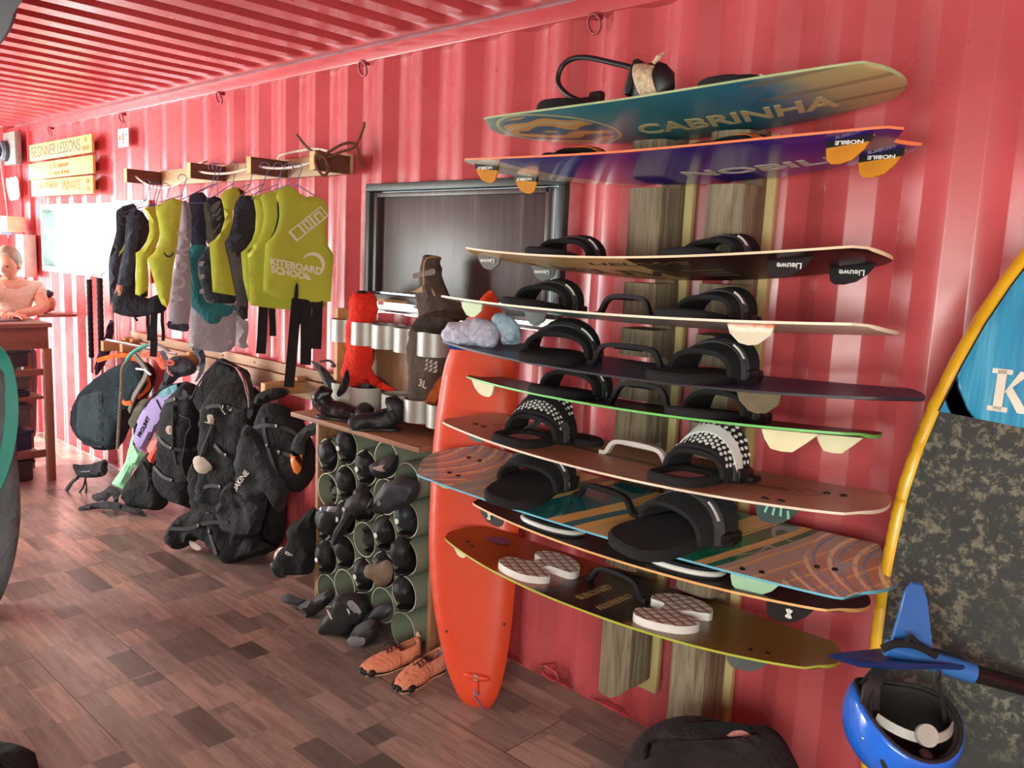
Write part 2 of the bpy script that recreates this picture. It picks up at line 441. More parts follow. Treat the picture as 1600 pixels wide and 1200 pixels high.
# ---------------------------------------------------------------- windows
FRAMEM = plain('dark_green_frame', (52, 60, 56), .45, 0, .2, 8)
def shutter_mat():
    m = NT('stained_shutter', .42); co = m.co(scale=(26, 26, 1.1)); f = m.noise(co, 1.5, 6, .65, .4)
    f2 = m.noise(m.co(scale=(2, 2, 2)), 2, 4)
    a = m.ramp(f, [(.3, srgb((52, 42, 40))), (.6, srgb((84, 70, 68))), (.85, srgb((140, 122, 108)))])
    m.col(m.mix(m.ramp(f2, [(.4, (0, 0, 0)), (.7, (.7,)*3)]), a, srgb((58, 36, 30)))); return m.m
def frame(name, W, t=.035, y0=-.012, y1=.07, parent=None, m=FRAMEM):
    xa, xb, za, zb = W; mb = MB(); yc = (y0+y1)/2; d = y1-y0
    mb.box(((xa+xb)/2, yc, zb-t/2), (xb-xa, d, t), bev=.004); mb.box(((xa+xb)/2, yc, za+t/2), (xb-xa, d, t), bev=.004)
    mb.box((xa+t/2, yc, (za+zb)/2), (t, d, zb-za-2*t), bev=.004); mb.box((xb-t/2, yc, (za+zb)/2), (t, d, zb-za-2*t), bev=.004)
    return mb.build(name, m, parent)
w1 = bpy.data.objects.new('window_1', None); C.objects.link(w1); struct(w1); w1.location = ((W1[0]+W1[1])/2, 0, W1[2])
def wp(o, t): o.parent = t; o.matrix_parent_inverse = Matrix.Translation(-t.location); return o
wp(frame('window_frame', (W1[0]-.01, W1[1]+.01, W1[2]+.055, W1[3]+.005)), w1)
mb = MB(); mb.box((-2.74, .045, 1.765), (1.13, .025, .475), bev=.004)
for (a, b, c, d) in ((-3.29, 1.53, -3.29, 2.0), (-2.19, 1.53, -2.19, 2.0)): mb.box((a, .02, 1.765), (.03, .03, .47), bev=.003)
mb.box((-2.74, .02, 1.988), (1.10, .03, .022), bev=.003)
wp(mb.build('shutter', shutter_mat()), w1)
mb = MB(); mb.box((-2.72, .02, 1.443), (1.23, .07, .010), bev=.002); mb.box((-2.72, .075, 1.475), (1.23, .012, .03))
wp(mb.build('window_sill', plain('bare_steel', (170, 170, 165), .35, .8)), w1)
mb = MB(); mb.box((-3.16, .0, 1.492), (.30, .03, .014), bev=.002); mb.box((-2.65, .0, 1.492), (.55, .03, .014), bev=.002)
wp(mb.build('sill_lath', woody('pale_lath', (160, 120, 84), (205, 170, 125), 0)), w1)
w2 = bpy.data.objects.new('window_2', None); C.objects.link(w2); struct(w2); w2.location = ((W2[0]+W2[1])/2, 0, W2[2])
PALEM = plain('pale_green_frame', (150, 170, 160), .5, 0, .15)
wp(frame('window_frame', W2, .045, -.012, .09, m=PALEM), w2)
mb = MB(); mb.box((-7.1, .30, 2.02), (1.5, .5, .03), Matrix.Rotation(.3, 3, 'X'), bev=.003)
wp(mb.build('flap', PALEM), w2)
mb = MB(); mb.tube([(-7.35, .45, 1.93), (-6.0, .25, 1.70)], .018, 8)
wp(mb.build('flap_stay', plain('grey_steel', (120, 125, 130), .4, .6)), w2)

# ---------------------------------------------------------------- kiteboard rack: two notched log posts on pale battens
LOG = None
def log_mat():
    m = NT('weathered_log', .85); co = m.co(scale=(17, 17, 1.1)); f = m.noise(co, 2, 8, .68, 1.0)
    a = m.ramp(f, [(.30, srgb((72, 58, 44))), (.46, srgb((128, 112, 90))), (.6, srgb((158, 142, 116))), (.72, srgb((96, 78, 58))), (.9, srgb((176, 150, 108)))])
    m.col(m.mix(m.math('MULTIPLY', m.noise(m.co(), 2.5, 4), .5), a, srgb((112, 92, 70)))); m.bump(f, .7, .012); return m.m
LOG = log_mat()
BATT = woody('pale_batten', (196, 170, 112), (222, 200, 142), 2, .6, 1.2, .06)
BOARDS = {
1:(-1.489,-0.287,2.157,1.358,0.012,0.027,-0.132,0.034,0.369,0.409),
2:(-1.496,-0.319,2.006,1.499,0.012,0.007,-0.125,0.044,0.517,0.404),
3:(-1.508,-0.305,1.701,1.440,0.014,0.026,-0.145,0.048,0.420,0.406),
4:(-1.488,-0.362,1.545,1.499,0.017,0.015,-0.103,0.024,0.225,0.414),
5:(-1.446,-0.376,1.390,1.554,0.069,0.001,-0.006,0.030,0.403,0.411),
6:(-1.470,-0.305,1.262,1.401,0.041,0.016,-0.114,0.024,0.392,0.410),
7:(-1.454,-0.375,1.098,1.499,0.017,0.006,-0.019,0.031,0.285,0.416),
8:(-1.466,-0.386,0.937,1.532,0.135,-0.036,0.117,0.019,0.061,0.403),
9:(-1.401,-0.350,0.818,1.323,0.029,0.007,-0.118,0.026,0.291,0.411),
10:(-1.480,-0.385,0.656,1.386,0.063,-0.015,-0.054,0.034,0.458,0.408)}
def post(xc, name_label, bot, top, bbot, btop):
    t = thing('rack_post', name_label, 'rack post', (xc, -.02, bot), 'log posts of the board rack')
    mb = MB(); mb.box((xc+.045, -.032, (bbot+btop)/2), (.085, .026, btop-bbot), bev=.003)
    wp(mb.build('batten', BATT), t)
    # slots: the log is sawn through where each board slides in
    slots = sorted([b[2]+(-.13-b[1])*math.tan(b[6])+(xc-b[0])*math.sin(b[5])+b[7]*((xc-b[0])*2/b[3])**2 for b in BOARDS.values()]); edges = [bot]
    for z in slots:
        if bot+.02 < z < top-.02: edges += [z-.016, z+.020]
    edges.append(top)
    for i in range(0, len(edges), 2):
        za, zb = edges[i], edges[i+1]; 
        if zb-za < .02: continue
        mb = MB(); vs = []; n = 16; m = max(2, int((zb-za)/.05)+1)
        for j in range(m+1):
            z = za+(zb-za)*j/m
            for k in range(n):
                a = 2*math.pi*k/n; sx, sy = math.cos(a), math.sin(a)
                px = max(-.068, min(.068, .090*sx)); py = max(-.092, min(.055, .110*sy))
                q = 1+.05*noise.noise(Vector((k*1.7, z*3+xc, 2)))
                tl = 0
                if i == 0 and j == 0: tl = .07*(px/.068-.2) if px > 0 else 0
                if j == m: tl = -.004
                vs.append((xc+px*q, -.113+py*q, z+tl))
        fs = []
        for j in range(m):
            for k in range(n): fs.append((j*n+k, j*n+(k+1) % n, (j+1)*n+(k+1) % n, (j+1)*n+k))
        fs += [tuple(range(n))[::-1], tuple(range(m*n, (m+1)*n))]
        mb.add(vs, fs); wp(mb.build('log_section', LOG), t)
    mb = MB(); mb.box((xc+.02, -.06, (bot+top)/2+.06), (.075, .035, top-bot-.2), bev=.003)
    wp(mb.build('spine', woody('brown_spine', (96, 78, 60), (140, 118, 92), 2, .8, 1, .3)), t)
    return t
post(-1.60, 'left of the two weathered log posts that hold the kiteboards', .18, 2.22, .17, 2.13)
post(-1.31, 'right of the two weathered log posts that hold the kiteboards', .05, 2.18, .04, 2.13)

# ---------------------------------------------------------------- kiteboards
BLK = fabric('black_eva', (34, 33, 34), .15, bs=.12); RUB = plain('black_rubber', (26, 26, 28), .45, 0, .2); GRY = fabric('grey_webbing', (72, 68, 72))
WHT = plain('white_plastic', (225, 222, 215), .4, 0, .05); BOLT = plain('dark_steel', (70, 62, 58), .35, .8)
def hole_pad(L, Wd, th): pass
def board_surface(p, tipcurve=.03, swallow=0, roundc=.06):
    cx, cy, cz, L, yaw, pit, tilt, rk, tp, wd = p
    M = Matrix.Translation((cx, cy, cz)) @ Matrix.Rotation(yaw, 4, 'Z') @ Matrix.Rotation(-pit, 4, 'Y') @ Matrix.Rotation(tilt, 4, 'X')
    def S(u, s, top=True, th=.010):
        hw = wd/2*(1-tp*abs(u)**2.5)
        ss = s
        if abs(u) > 1-roundc:
            q = (abs(u)-(1-roundc))/roundc; hw *= 1-.16*(1-math.sqrt(max(0, 1-q*q)))*1.6
        x = u*L/2*(1+(tipcurve*(1-s*s)-tipcurve*.4)*abs(u)**8 - swallow*(1-abs(s))*abs(u)**10)
        zc = rk*u*u - .006*(1-s*s)
        e = 1-.75*max(0, abs(s)-.8)/.2
        return Vector((x, ss*hw, zc+(th/2 if top else -th/2)*(.55+.45*e)))
    def xy(x, y, lift=0, top=True):
        "local surface point above deck position x,y"
        u = max(-1, min(1, x/(L/2))); hw = wd/2*(1-tp*abs(u)**2.5); s = max(-1, min(1, y/hw))
        q = S(u, s, top); q.x = x; q.y = y; q.z += lift if top else -lift; return q
    return M, S, xy
def deck_mesh(S, mats, nu=56, ns=12):
    mb = MB(); vs = []; fs = []
    for i in range(nu+1):
        u = -1+2*i/nu
        if i in (0, nu): pass
        for top in (1, 0):
            for j in range(ns+1): vs.append(S(u, -1+2*j/ns, bool(top)))
    n = 2*(ns+1)
    mi = []
    for i in range(nu):
        for j in range(ns):
            fs.append(((i*n+j, i*n+j+1, (i+1)*n+j+1, (i+1)*n+j), 0))
            fs.append(((i*n+ns+1+j, (i+1)*n+ns+1+j, (i+1)*n+ns+2+j, i*n+ns+2+j), 1))
        for j, c in ((0, 2), (ns, 2)):
            fs.append(((i*n+j, i*n+ns+1+j, (i+1)*n+ns+1+j, (i+1)*n+j), 2))
    for i in (0, nu):
        for j in range(ns): fs.append(((i*n+j, i*n+j+1, i*n+ns+2+j, i*n+ns+1+j), 2))
    for c in (0, 1, 2):
        pass
    mb.add(vs, [f for f, c in fs]); mb.mi = [c for f, c in fs]
    return mb

def binding(par, xy, x, y=0.0, ang=0.0, style='black', sc=1.0):
    "foot pad, padded strap arch and its buckles, as one part with sub-parts"
    R = Matrix.Rotation(ang, 3, 'Z')
    def L(px, py, pz): 
        q = R @ Vector((px*sc, py*sc, 0)); b = xy(x+q.x, y+q.y); return Vector((b.x, b.y, b.z+pz*sc))
    mb = MB(); n = 28
    if style == 'ring':
        out = []
        for k in range(n):
            a = 2*math.pi*k/n; out.append((.088*math.copysign(abs(math.cos(a))**.6, math.cos(a)), -.055+.105*math.copysign(abs(math.sin(a))**.6, math.sin(a))))
    else:
        out = []
        for k in range(n):
            a = 2*math.pi*k/n; c, s_ = math.cos(a), math.sin(a)
            out.append((.094*math.copysign(abs(c)**.75, c)*(1-.12*s_), -.04+.135*math.copysign(abs(s_)**.75, s_)))
    h = .026
    vs = [L(px, py, 0) for px, py in out]+[L(px, py, h*.75) for px, py in out]+[L(px*.93, (py+.04)*.95-.04, h) for px, py in out]
    fs = []
    for r in range(2):
        for k in range(n): fs.append((r*n+k, r*n+(k+1) % n, (r+1)*n+(k+1) % n, (r+1)*n+k))
    if style == 'ring':
        vs += [L(px*.72, (py+.055)*.70-.055, h*.95) for px, py in out]+[L(px*.70, (py+.055)*.68-.055, h*.45) for px, py in out]
        for r in (2, 3):
            for k in range(n): fs.append((r*n+k, r*n+(k+1) % n, (r+1)*n+(k+1) % n, (r+1)*n+k))
        mb.add(vs, fs, 0); mb.add(vs[-n:], [tuple(range(n))], 1)
    else:
        vs.append(L(0, -.04, h)); fs += [(2*n+k, 2*n+(k+1) % n, 3*n) for k in range(n)]; mb.add(vs, fs, 0)
    pink = fabric('faded_pink_liner', (196, 160, 150))
    pad = mb.build('foot_pad', [BLK, pink], par)
    if style == 'white_rim':
        mb = MB(); mb.tube([L(px*1.02, (py+.04)*1.02-.04, .012) for px, py in out], .0045, 6, closed=True); mb.build('rim', WHT, pad)
    # base plate behind the strap
    mb = MB(); o2 = [(-.10, .02), (.10, .02), (.125, .07), (.11, .12), (-.07, .13), (-.105, .09)]
    vs = [L(a, b, 0) for a, b in o2]+[L(a, b, .014) for a, b in o2]; k6 = 6
    mb.add(vs, [(k, (k+1) % 6, (k+1) % 6+6, k+6) for k in range(6)]+[tuple(range(6, 12))]); mb.build('base_plate', RUB, pad)
    # strap
    mb = MB(); pts = []; wd_ = []
    m = 18
    for i in range(m+1):
        a = math.pi*i/m; pts.append(L(-.102*math.cos(a), .035+.02*math.sin(a), .008+.090*math.sin(a)**.85)); wd_.append((.125+.02*math.sin(a))*sc)
    WD = R @ Vector((0, 1, -.25))
    lo = list(pts); mb.strap(pts, [R @ Vector((0, 1, .30*math.sin(math.pi*i/m))) for i in range(m+1)], wd_, .016*sc, 0)
    smat = {'dots': fabric('black_shell', (24, 24, 26)), 'orange': fabric('black_shell', (24, 24, 26))}.get(style, BLK)
    st = mb.build('strap', smat, par)
    if style in ('dots',):
        mb = MB()
        for i in range(2, m-1):
            for r in range(-2, 3):
                if abs(r) == 0: continue
                p = pts[i]; t = (pts[i+1]-pts[i-1]).normalized(); wv = R @ Vector((0, 1, -.35*math.sin(math.pi*i/m))); wv = (wv-t*wv.dot(t)).normalized(); nn = t.cross(wv)
                if nn.dot(pts[i]-L(0, .045, .0)) < 0: nn = -nn
                c = p+wv*((r*.021+(.010 if i % 2 else 0))*sc)+nn*(.0085*sc)
                Mx = Matrix((t, wv, nn)).transposed()
                mb.ball(c, (.0062*sc, .0062*sc, .0015), rot=Mx, n=8, m=4)
        mb.build('white_dots', WHT, st)
    mb = MB(); i0, i1 = 2, m-2
    p2 = [p+(p-L(0, .045, 0)).normalized()*.010*sc for p in pts[i0-2:i1+3]]
    col = {'orange': plain('orange_plastic', (240, 120, 40), .4), 'dots': WHT}.get(style, GRY)
    mb.strap(p2, [R @ Vector((0, 1, .30)) for _ in p2], .030*sc if style != 'orange' else .045*sc, .006*sc)
    mb.build('cinch_band', col, st)
    mb = MB(); e = L(.112, .06, .022); mb.box(e, (.022, .05, .03), R, bev=.006); mb.box(L(.105, .10, .02), (.03, .03, .025), R, bev=.006)
    mb.build('buckle', RUB, st)
    if style == 'black':
        mb = MB(); q = [p+(p-L(0, .045, 0)).normalized()*.0115*sc for p in pts[12:16]]
        mb.strap(q, [R @ Vector((0, 1, -.4)) for _ in q], .012, .008); mb.build('label_tab', WHT, st)
    return pad
def grab_handle(par, xy, x=0, y=-.0, ang=0, m=RUB, l=.115, h=.052):
    R = Matrix.Rotation(ang, 3, 'Z')
    def L(a, b, c):
        q = R @ Vector((a, b, 0)); s_ = xy(x+q.x, y+q.y); return Vector((s_.x, s_.y, s_.z+c))
    mb = MB(); P = smooth([L(-l-.012, 0, .006), L(-l+.01, 0, .008), L(-l+.03, 0, h*.75), L(-l+.055, 0, h), L(0, 0, h+.004), L(l-.055, 0, h), L(l-.03, 0, h*.75), L(l-.01, 0, .008), L(l+.012, 0, .006)], 4)
    mb.strap(P, R @ Vector((0, 1, 0)), [.020+.006*abs(2*i/(len(P)-1)-1)**3 for i in range(len(P))], .014)
    for k in range(-4, 5): mb.ball(L(k*.011, 0, h-.005), (.005, .009, .004), n=6, m=4)
    o = mb.build('grab_handle', m, par)
    for s_ in (-1, 1):
        mb = MB(); mb.lathe([(.0085, 0), (.0085, .004), (.004, .005)], Matrix.Translation(L(s_*(l+.002), 0, .010)), 10); mb.build('screw', BOLT, o)
    return o
def fin(par, S_xy, x, y, l=.10, h=.045, m=None, shape=0, sgn=1, mark=None, base=None):
    "fin under the board; sgn=+1: leading edge towards the middle for a fin at positive x"
    mb = MB(); out = [(-.5, 0), (.5, 0), (.5, -.35), (.46, -.75), (.36, -.95), (.15, -1), (-.1, -.9), (-.32, -.55)]
    if shape == 1: out = [(-.5, 0), (.5, 0), (.42, -.5), (.30, -.92), (.1, -1), (-.08, -.98), (-.3, -.5)]
    if shape == 2: out = [(-.5, 0), (.5, 0), (.46, -.5), (.2, -.95), (0, -1), (-.2, -.9), (-.42, -.45)]
    n = len(out); vs = []
    for th in (-1, 1):
        for a, b in out:
            q = S_xy(x+sgn*a*l, y, 0, False); tt = .0042*(1+b*.55); vs.append((q.x, q.y+th*tt, q.z+.002+b*h))
    fs = [tuple(range(n)), tuple(range(n, 2*n))[::-1]]+[(k, (k+1) % n, (k+1) % n+n, k+n) for k in range(n)]
    mb.add(vs, fs, 0, False)
    if base is not None:
        ob = [(-.5, .02), (.5, .02), (.5, -.28), (-.42, -.28)]; vs = []
        for th in (-1, 1):
            for a, b in ob:
                q = S_xy(x+sgn*a*l, y, 0, False); vs.append((q.x, q.y+th*.006, q.z+.002+b*h))
        mb.add(vs, [(0, 1, 2, 3), (7, 6, 5, 4)]+[(k, (k+1) % 4, (k+1) % 4+4, k+4) for k in range(4)], 1, False)
    mats = [m]+([base] if base is not None else [])
    if mark:
        txt, size, dz, sx = mark; q = S_xy(x, y, 0, False); mats.append(WHT)
        text(mb, txt, size, lambda a, b, lift: Vector((q.x-a, q.y-.0065-lift, q.z+dz-b)), len(mats)-1, sx=sx, bold=.0004)
    return mb.build('fin', mats, par)
def bolts(par, xy, pts, r=.009, m=None):
    for x, y in pts:
        mb = MB(); mb.lathe([(r, -.001), (r, .003), (r*.5, .0045)], Matrix.Translation(xy(x, y)), 10); mb.build('fin_screw', m or BOLT, par)

# --- board looks
def mat_board1():
    m = NT('teal_cream_underside', .25); co = m.co(); x, y, z = m.xyz(co)
    f = m.math('ADD', x, m.math('MULTIPLY', m.math('SUBTRACT', m.noise(co, 2.5, 5), .5), .35))
    a = m.ramp(m.math('MULTIPLY_ADD', f, .72, .5), [(.02, srgb((120, 150, 130))), (.12, srgb((70, 130, 140))), (.35, srgb((66, 132, 140))), (.55, srgb((40, 112, 124))), (.78, srgb((52, 112, 140))), (.9, srgb((176, 164, 120))), (1, srgb((186, 168, 116)))])
    # orange swirl disc on the left third
    d = m.n('ShaderNodeVectorMath', _operation='DISTANCE', i0=m.n('ShaderNodeMapping', i0=co).outputs[0], i1=(-.42, .0, .0))
    mp = d.inputs[0].links[0].from_node; mp.inputs['Scale'].default_value = (1, 1.35, 0)
    wv = m.n('ShaderNodeTexWave', _wave_type='RINGS', Vector=co, Scale=3.0, Distortion=9.0, Detail=1.0); wv.inputs['Detail Scale'].default_value = 1.2
    sw = m.ramp(wv.outputs[0], [(.35, srgb((60, 100, 118))), (.45, srgb((214, 170, 96))), (.8, srgb((222, 140, 56))), (.95, srgb((205, 175, 120)))])
    a = m.mix(m.ramp(d.outputs['Value'], [(.205, (1, 1, 1)), (.215, (0, 0, 0))]), a, sw)
    ringf = m.math('COMPARE', d.outputs['Value'], .232, .006); a = m.mix(ringf, a, srgb((214, 196, 140)))
    st = m.math('COMPARE', m.math('FRACT', m.math('MULTIPLY', y, 9.5)), .5, .10)
    a = m.mix(m.math('MULTIPLY', m.math('MULTIPLY', st, m.math('GREATER_THAN', x, .34)), .6), a, srgb((120, 110, 84)))
    m.col(a); return m.m
def grad(name, stops, rough=.3, sc=.72, nz=.2, axis=0):
    m = NT(name, rough); co = m.co(); v = m.xyz(co)[axis]
    f = m.math('ADD', v, m.math('MULTIPLY', m.math('SUBTRACT', m.noise(co, 3, 5), .5), nz))
    m.col(m.ramp(m.math('MULTIPLY_ADD', f, sc, .5), stops)); return m.m
def mat_worn(name, c, c2, rough=.45, sc=30):
    m = NT(name, rough); co = m.co(); f = m.noise(co, 3, 6, .7); g = m.noise(m.co(scale=(3, 6, 6)), sc, 6, .75)
    a = m.ramp(f, [(.3, srgb(c)), (.7, srgb(c2))])
    m.col(m.mix(m.ramp(g, [(.60, (0, 0, 0)), (.66, (.6,)*3)]), a, srgb((150, 140, 135)))); return m.m
def mat_wood7():
    m = NT('bamboo_deck', .4); co = m.co(); x, y, z = m.xyz(co); g = m.noise(m.co(scale=(1.2, 30, 1)), 3, 6, .6)
    a = m.ramp(g, [(.3, srgb((150, 104, 74))), (.7, srgb((190, 142, 106)))])
    ends = m.ramp(m.math('ABSOLUTE', x), [(.42, (0, 0, 0)), (.58, (1, 1, 1))])
    a = m.mix(ends, a, srgb((190, 150, 128)))
    # dark inlaid stripe down the middle, a loop outline near each tip
    st = m.math('MULTIPLY', m.math('LESS_THAN', m.math('ABSOLUTE', m.math('SUBTRACT', y, .03)), .016), m.math('LESS_THAN', m.math('ABSOLUTE', x), .50))
    a = m.mix(m.math('MULTIPLY', st, .8), a, srgb((70, 60, 48)))
    for cx in (-.50, .47):
        e = m.math('SQRT', m.math('ADD', m.math('POWER', m.math('DIVIDE', m.math('SUBTRACT', x, cx), .11), 2.0), m.math('POWER', m.math('DIVIDE', m.math('SUBTRACT', y, .03), .05), 2.0)))
        r_ = m.math('COMPARE', e, 1.0, .10); a = m.mix(m.math('MULTIPLY', r_, .7), a, srgb((150, 92, 60)))
        r2 = m.math('COMPARE', e, .55, .10); a = m.mix(m.math('MULTIPLY', r2, .6), a, srgb((140, 90, 62)))
    m.col(a); return m.m
def mat_board8():
    m = NT('clear_teal_stripes', .12); co = m.co(); x, y, z = m.xyz(co)
    # slanting stripes in the middle
    nz = m.math('MULTIPLY', m.math('SUBTRACT', m.noise(co, 2.0, 2), .5), .06)
    u = m.math('ADD', m.math('ADD', x, m.math('MULTIPLY', y, -.42)), nz)
    f = m.math('MULTIPLY_ADD', u, .625, .5)
    T, G, Wd, O, Pk, Db = srgb((24, 96, 100)), srgb((30, 110, 80)), srgb((206, 172, 112)), srgb((226, 178, 104)), srgb((178, 156, 144)), srgb((60, 112, 120))
    a = m.ramp(f, [(0, Pk), (.10, Pk), (.13, srgb((168, 150, 138))), (.22, Pk), (.27, Wd), (.32, G), (.345, Wd), (.36, T), (.44, T), (.452, O), (.485, Db), (.51, O), (.53, Wd), (.63, G), (.66, Wd), (.71, G), (.755, Wd), (.775, G), (.79, Pk), (.87, srgb((176, 140, 118))), (1, Pk)], 'CONSTANT')
    ln = m.math('COMPARE', m.math('FRACT', m.math('MULTIPLY', u, 13.0)), .5, .055)
    a = m.mix(m.math('MULTIPLY', ln, m.math('GREATER_THAN', m.math('ABSOLUTE', u), .30)), a, O)
    # curved fan lines at the tips
    r1 = m.math('FRACT', m.math('MULTIPLY', m.math('ADD', m.math('ABSOLUTE', x), m.math('ADD', m.math('MULTIPLY', m.math('POWER', y, 2.0), -2.2), m.math('MULTIPLY', y, .35))), 15.0))
    tip = m.math('GREATER_THAN', m.math('ABSOLUTE', x), .56)
    a = m.mix(m.math('MULTIPLY', tip, m.math('COMPARE', r1, .5, .10)), a, srgb((226, 200, 176)))
    a = m.mix(m.math('MULTIPLY', tip, m.math('COMPARE', r1, .85, .07)), a, srgb((120, 140, 160)))
    e = m.noise(m.co(scale=(1, 1, 1)), 6, 1)
    out = m.math('COMPARE', e, .5, .012)
    a = m.mix(m.math('MULTIPLY', m.math('MULTIPLY', out, m.math('GREATER_THAN', m.math('ABSOLUTE', x), .40)), .8), a, srgb((150, 170, 170)))
    m.col(a); m.b.inputs['Coat Weight'].default_value = .6; m.b.inputs['Coat Roughness'].default_value = .08; return m.m
def mat_board10():
    m = NT('amber_carbon', .3); co = m.co(); x, y, z = m.xyz(co)
    ck = m.n('ShaderNodeTexChecker', Vector=m.co(scale=(1, 1, 1), rot=(0, 0, .6)), Scale=110.0)
    a = m.ramp(m.math('MULTIPLY_ADD', x, .7, .5), [(0, srgb((170, 84, 30))), (.35, srgb((160, 62, 24))), (.6, srgb((120, 88, 34))), (1, srgb((132, 104, 46)))])
    a = m.mix(m.math('MULTIPLY', ck.outputs[1], .22), a, srgb((60, 40, 18)))
    nx = m.math('ADD', x, m.math('MULTIPLY', m.math('SUBTRACT', m.noise(co, 14, 4), .5), .12))
    dk = m.math('MULTIPLY', m.math('GREATER_THAN', nx, -.17), m.math('LESS_THAN', nx, .17))
    d2 = m.mix(m.ramp(m.noise(co, 60, 5, .7), [(.55, (0, 0, 0)), (.62, (.5,)*3)]), srgb((40, 30, 24)), srgb((130, 84, 50)))
    m.col(m.mix(dk, a, d2)); return m.m
def mat_board3():
    m = NT('wood_black_underside', .35); co = m.co(); x, y, z = m.xyz(co)
    g = m.noise(m.co(scale=(2, 24, 1)), 3, 5); a = m.ramp(g, [(.3, srgb((176, 136, 84))), (.7, srgb((212, 174, 114)))])
    bl = m.mix(m.noise(co, 6, 3), srgb((24, 12, 12)), srgb((58, 18, 18)))
    m.col(m.mix(m.math('GREATER_THAN', x, .06), a, bl)); return m.m

def make_board(k, label, mats, tipcurve=.03, swallow=0):
    p = BOARDS[k]; M, S, xy = board_surface(p, tipcurve, swallow)
    t = thing('kiteboard', label, 'kiteboard', M=M, group='kiteboards on the log rack')
    mb = deck_mesh(S, mats); return t, mb, xy, p[3], p[9]
# ---- 1 topmost: teal underside, cream rail
t, mb, xy, L, Wd = make_board(1, 'topmost kiteboard of the rack, teal underside with an orange disc and cream lettering', None, .05)
def under(xy, x0, y0): return lambda a, b, lift: xy(x0+a, y0-b, lift, False)
def deckp(xy, x0, y0, rot=0):
    c, s = math.cos(rot), math.sin(rot); return lambda a, b, lift: xy(x0+a*c-b*s, y0+a*s+b*c, lift)
CREAM = plain('cream_print', (196, 178, 128), .5, 0, .08)
text(mb, 'CABRINHA', .128, under(xy, .185, .05), 3, sx=1.0, bold=.003, shear=.3)
mb.build('deck', [plain('grey_deck', (96, 100, 92), .6), mat_board1(), plain('cream_rail', (170, 190, 140), .45, 0, .1), CREAM], t)
bd = bpy.data.objects
def pads(t, xy, xs, st, ang=(.18, -.18), y=-.01, sc=1.0):
    for x, a, s_ in zip(xs, ang, st if isinstance(st, (list, tuple)) else [st]*2): binding(t, xy, x, y, a, s_, sc)
def loc(o, v): return o.matrix_world @ Vector(v)
binding(t, xy, .27, -.06, .1, 'black', .8)
# left foot pad with a loose rubber hose loop and a taped strap bundle
def flat_pad(t, xy, x, y, rx, ry, h=.03, m=BLK):
    mb = MB(); vs = []; fs = []; n = 24
    for r, hh in ((1, 0), (1, h*.7), (.92, h), (0.02, h*1.02)):
        for k in range(n):
            a = 2*math.pi*k/n; q = xy(x+rx*r*math.copysign(abs(math.cos(a))**.8, math.cos(a)), y+ry*r*math.copysign(abs(math.sin(a))**.8, math.sin(a))); vs.append((q.x, q.y, q.z+hh))
    for r in range(3):
        for k in range(n): fs.append((r*n+k, r*n+(k+1) % n, (r+1)*n+(k+1) % n, (r+1)*n+k))
    fs.append(tuple(range(3*n, 4*n))); mb.add(vs, fs); return mb.build('foot_pad', m, t)
fp = flat_pad(t, xy, -.31, -.09, .10, .085, .04)
mb = MB(); mb.box(xy(-.27, -.05, .055), (.13, .06, .04), bev=.015); mb.box(xy(-.22, -.06, .07), (.05, .03, .04), bev=.008); mb.build('heel_block', RUB, fp)
mb = MB(); b0 = xy(-.18, -.10, 0)
P = smooth([xy(-.12, -.10, .015), xy(-.20, -.10, .035), xy(-.30, -.10, .07), xy(-.355, -.10, .12), xy(-.34, -.10, .175), xy(-.27, -.10, .19), xy(-.16, -.09, .165), xy(-.06, -.08, .13), xy(-.02, -.08, .07), xy(-.04, -.08, .02)], 6)
mb.tube(P, .0085, 10); mb.build('rubber_hose_loop', RUB, t)
mb = MB(); mb.ball(xy(-.0, -.08, .075), (.075, .045, .066), rot=Matrix.Rotation(-.5, 3, 'Y'), nz=.18, ns=3, n=18); mb.box(xy(-.055, -.09, .10), (.03, .06, .11), Matrix.Rotation(.25, 3, 'Y'), bev=.012); mb.box(xy(.05, -.08, .03), (.09, .05, .03), Matrix.Rotation(.35, 3, 'Y'), bev=.01)
sb = mb.build('strap_bundle', RUB, t)
mb = MB()
for i in range(9):
    c = xy(-.025+i*.0075, -.083, .085-i*.002); R_ = Matrix.Rotation(math.pi/2-.35+.02*math.sin(i*2), 3, 'Y')
    mb.tube([c+R_ @ Vector((math.cos(a)*.062, math.sin(a)*.056, 0)) for a in [2*math.pi*k/18 for k in range(18)]], .0052, 6, closed=True)
mb.tube([xy(.03, -.13, .12), xy(.045, -.13, .135), xy(.055, -.12, .15)], [.006, .008, .003], 6); mb.build('twine_wrap', plain('raw_twine', (222, 200, 166), .9, 0, .2, 80, .5, 300), sb)
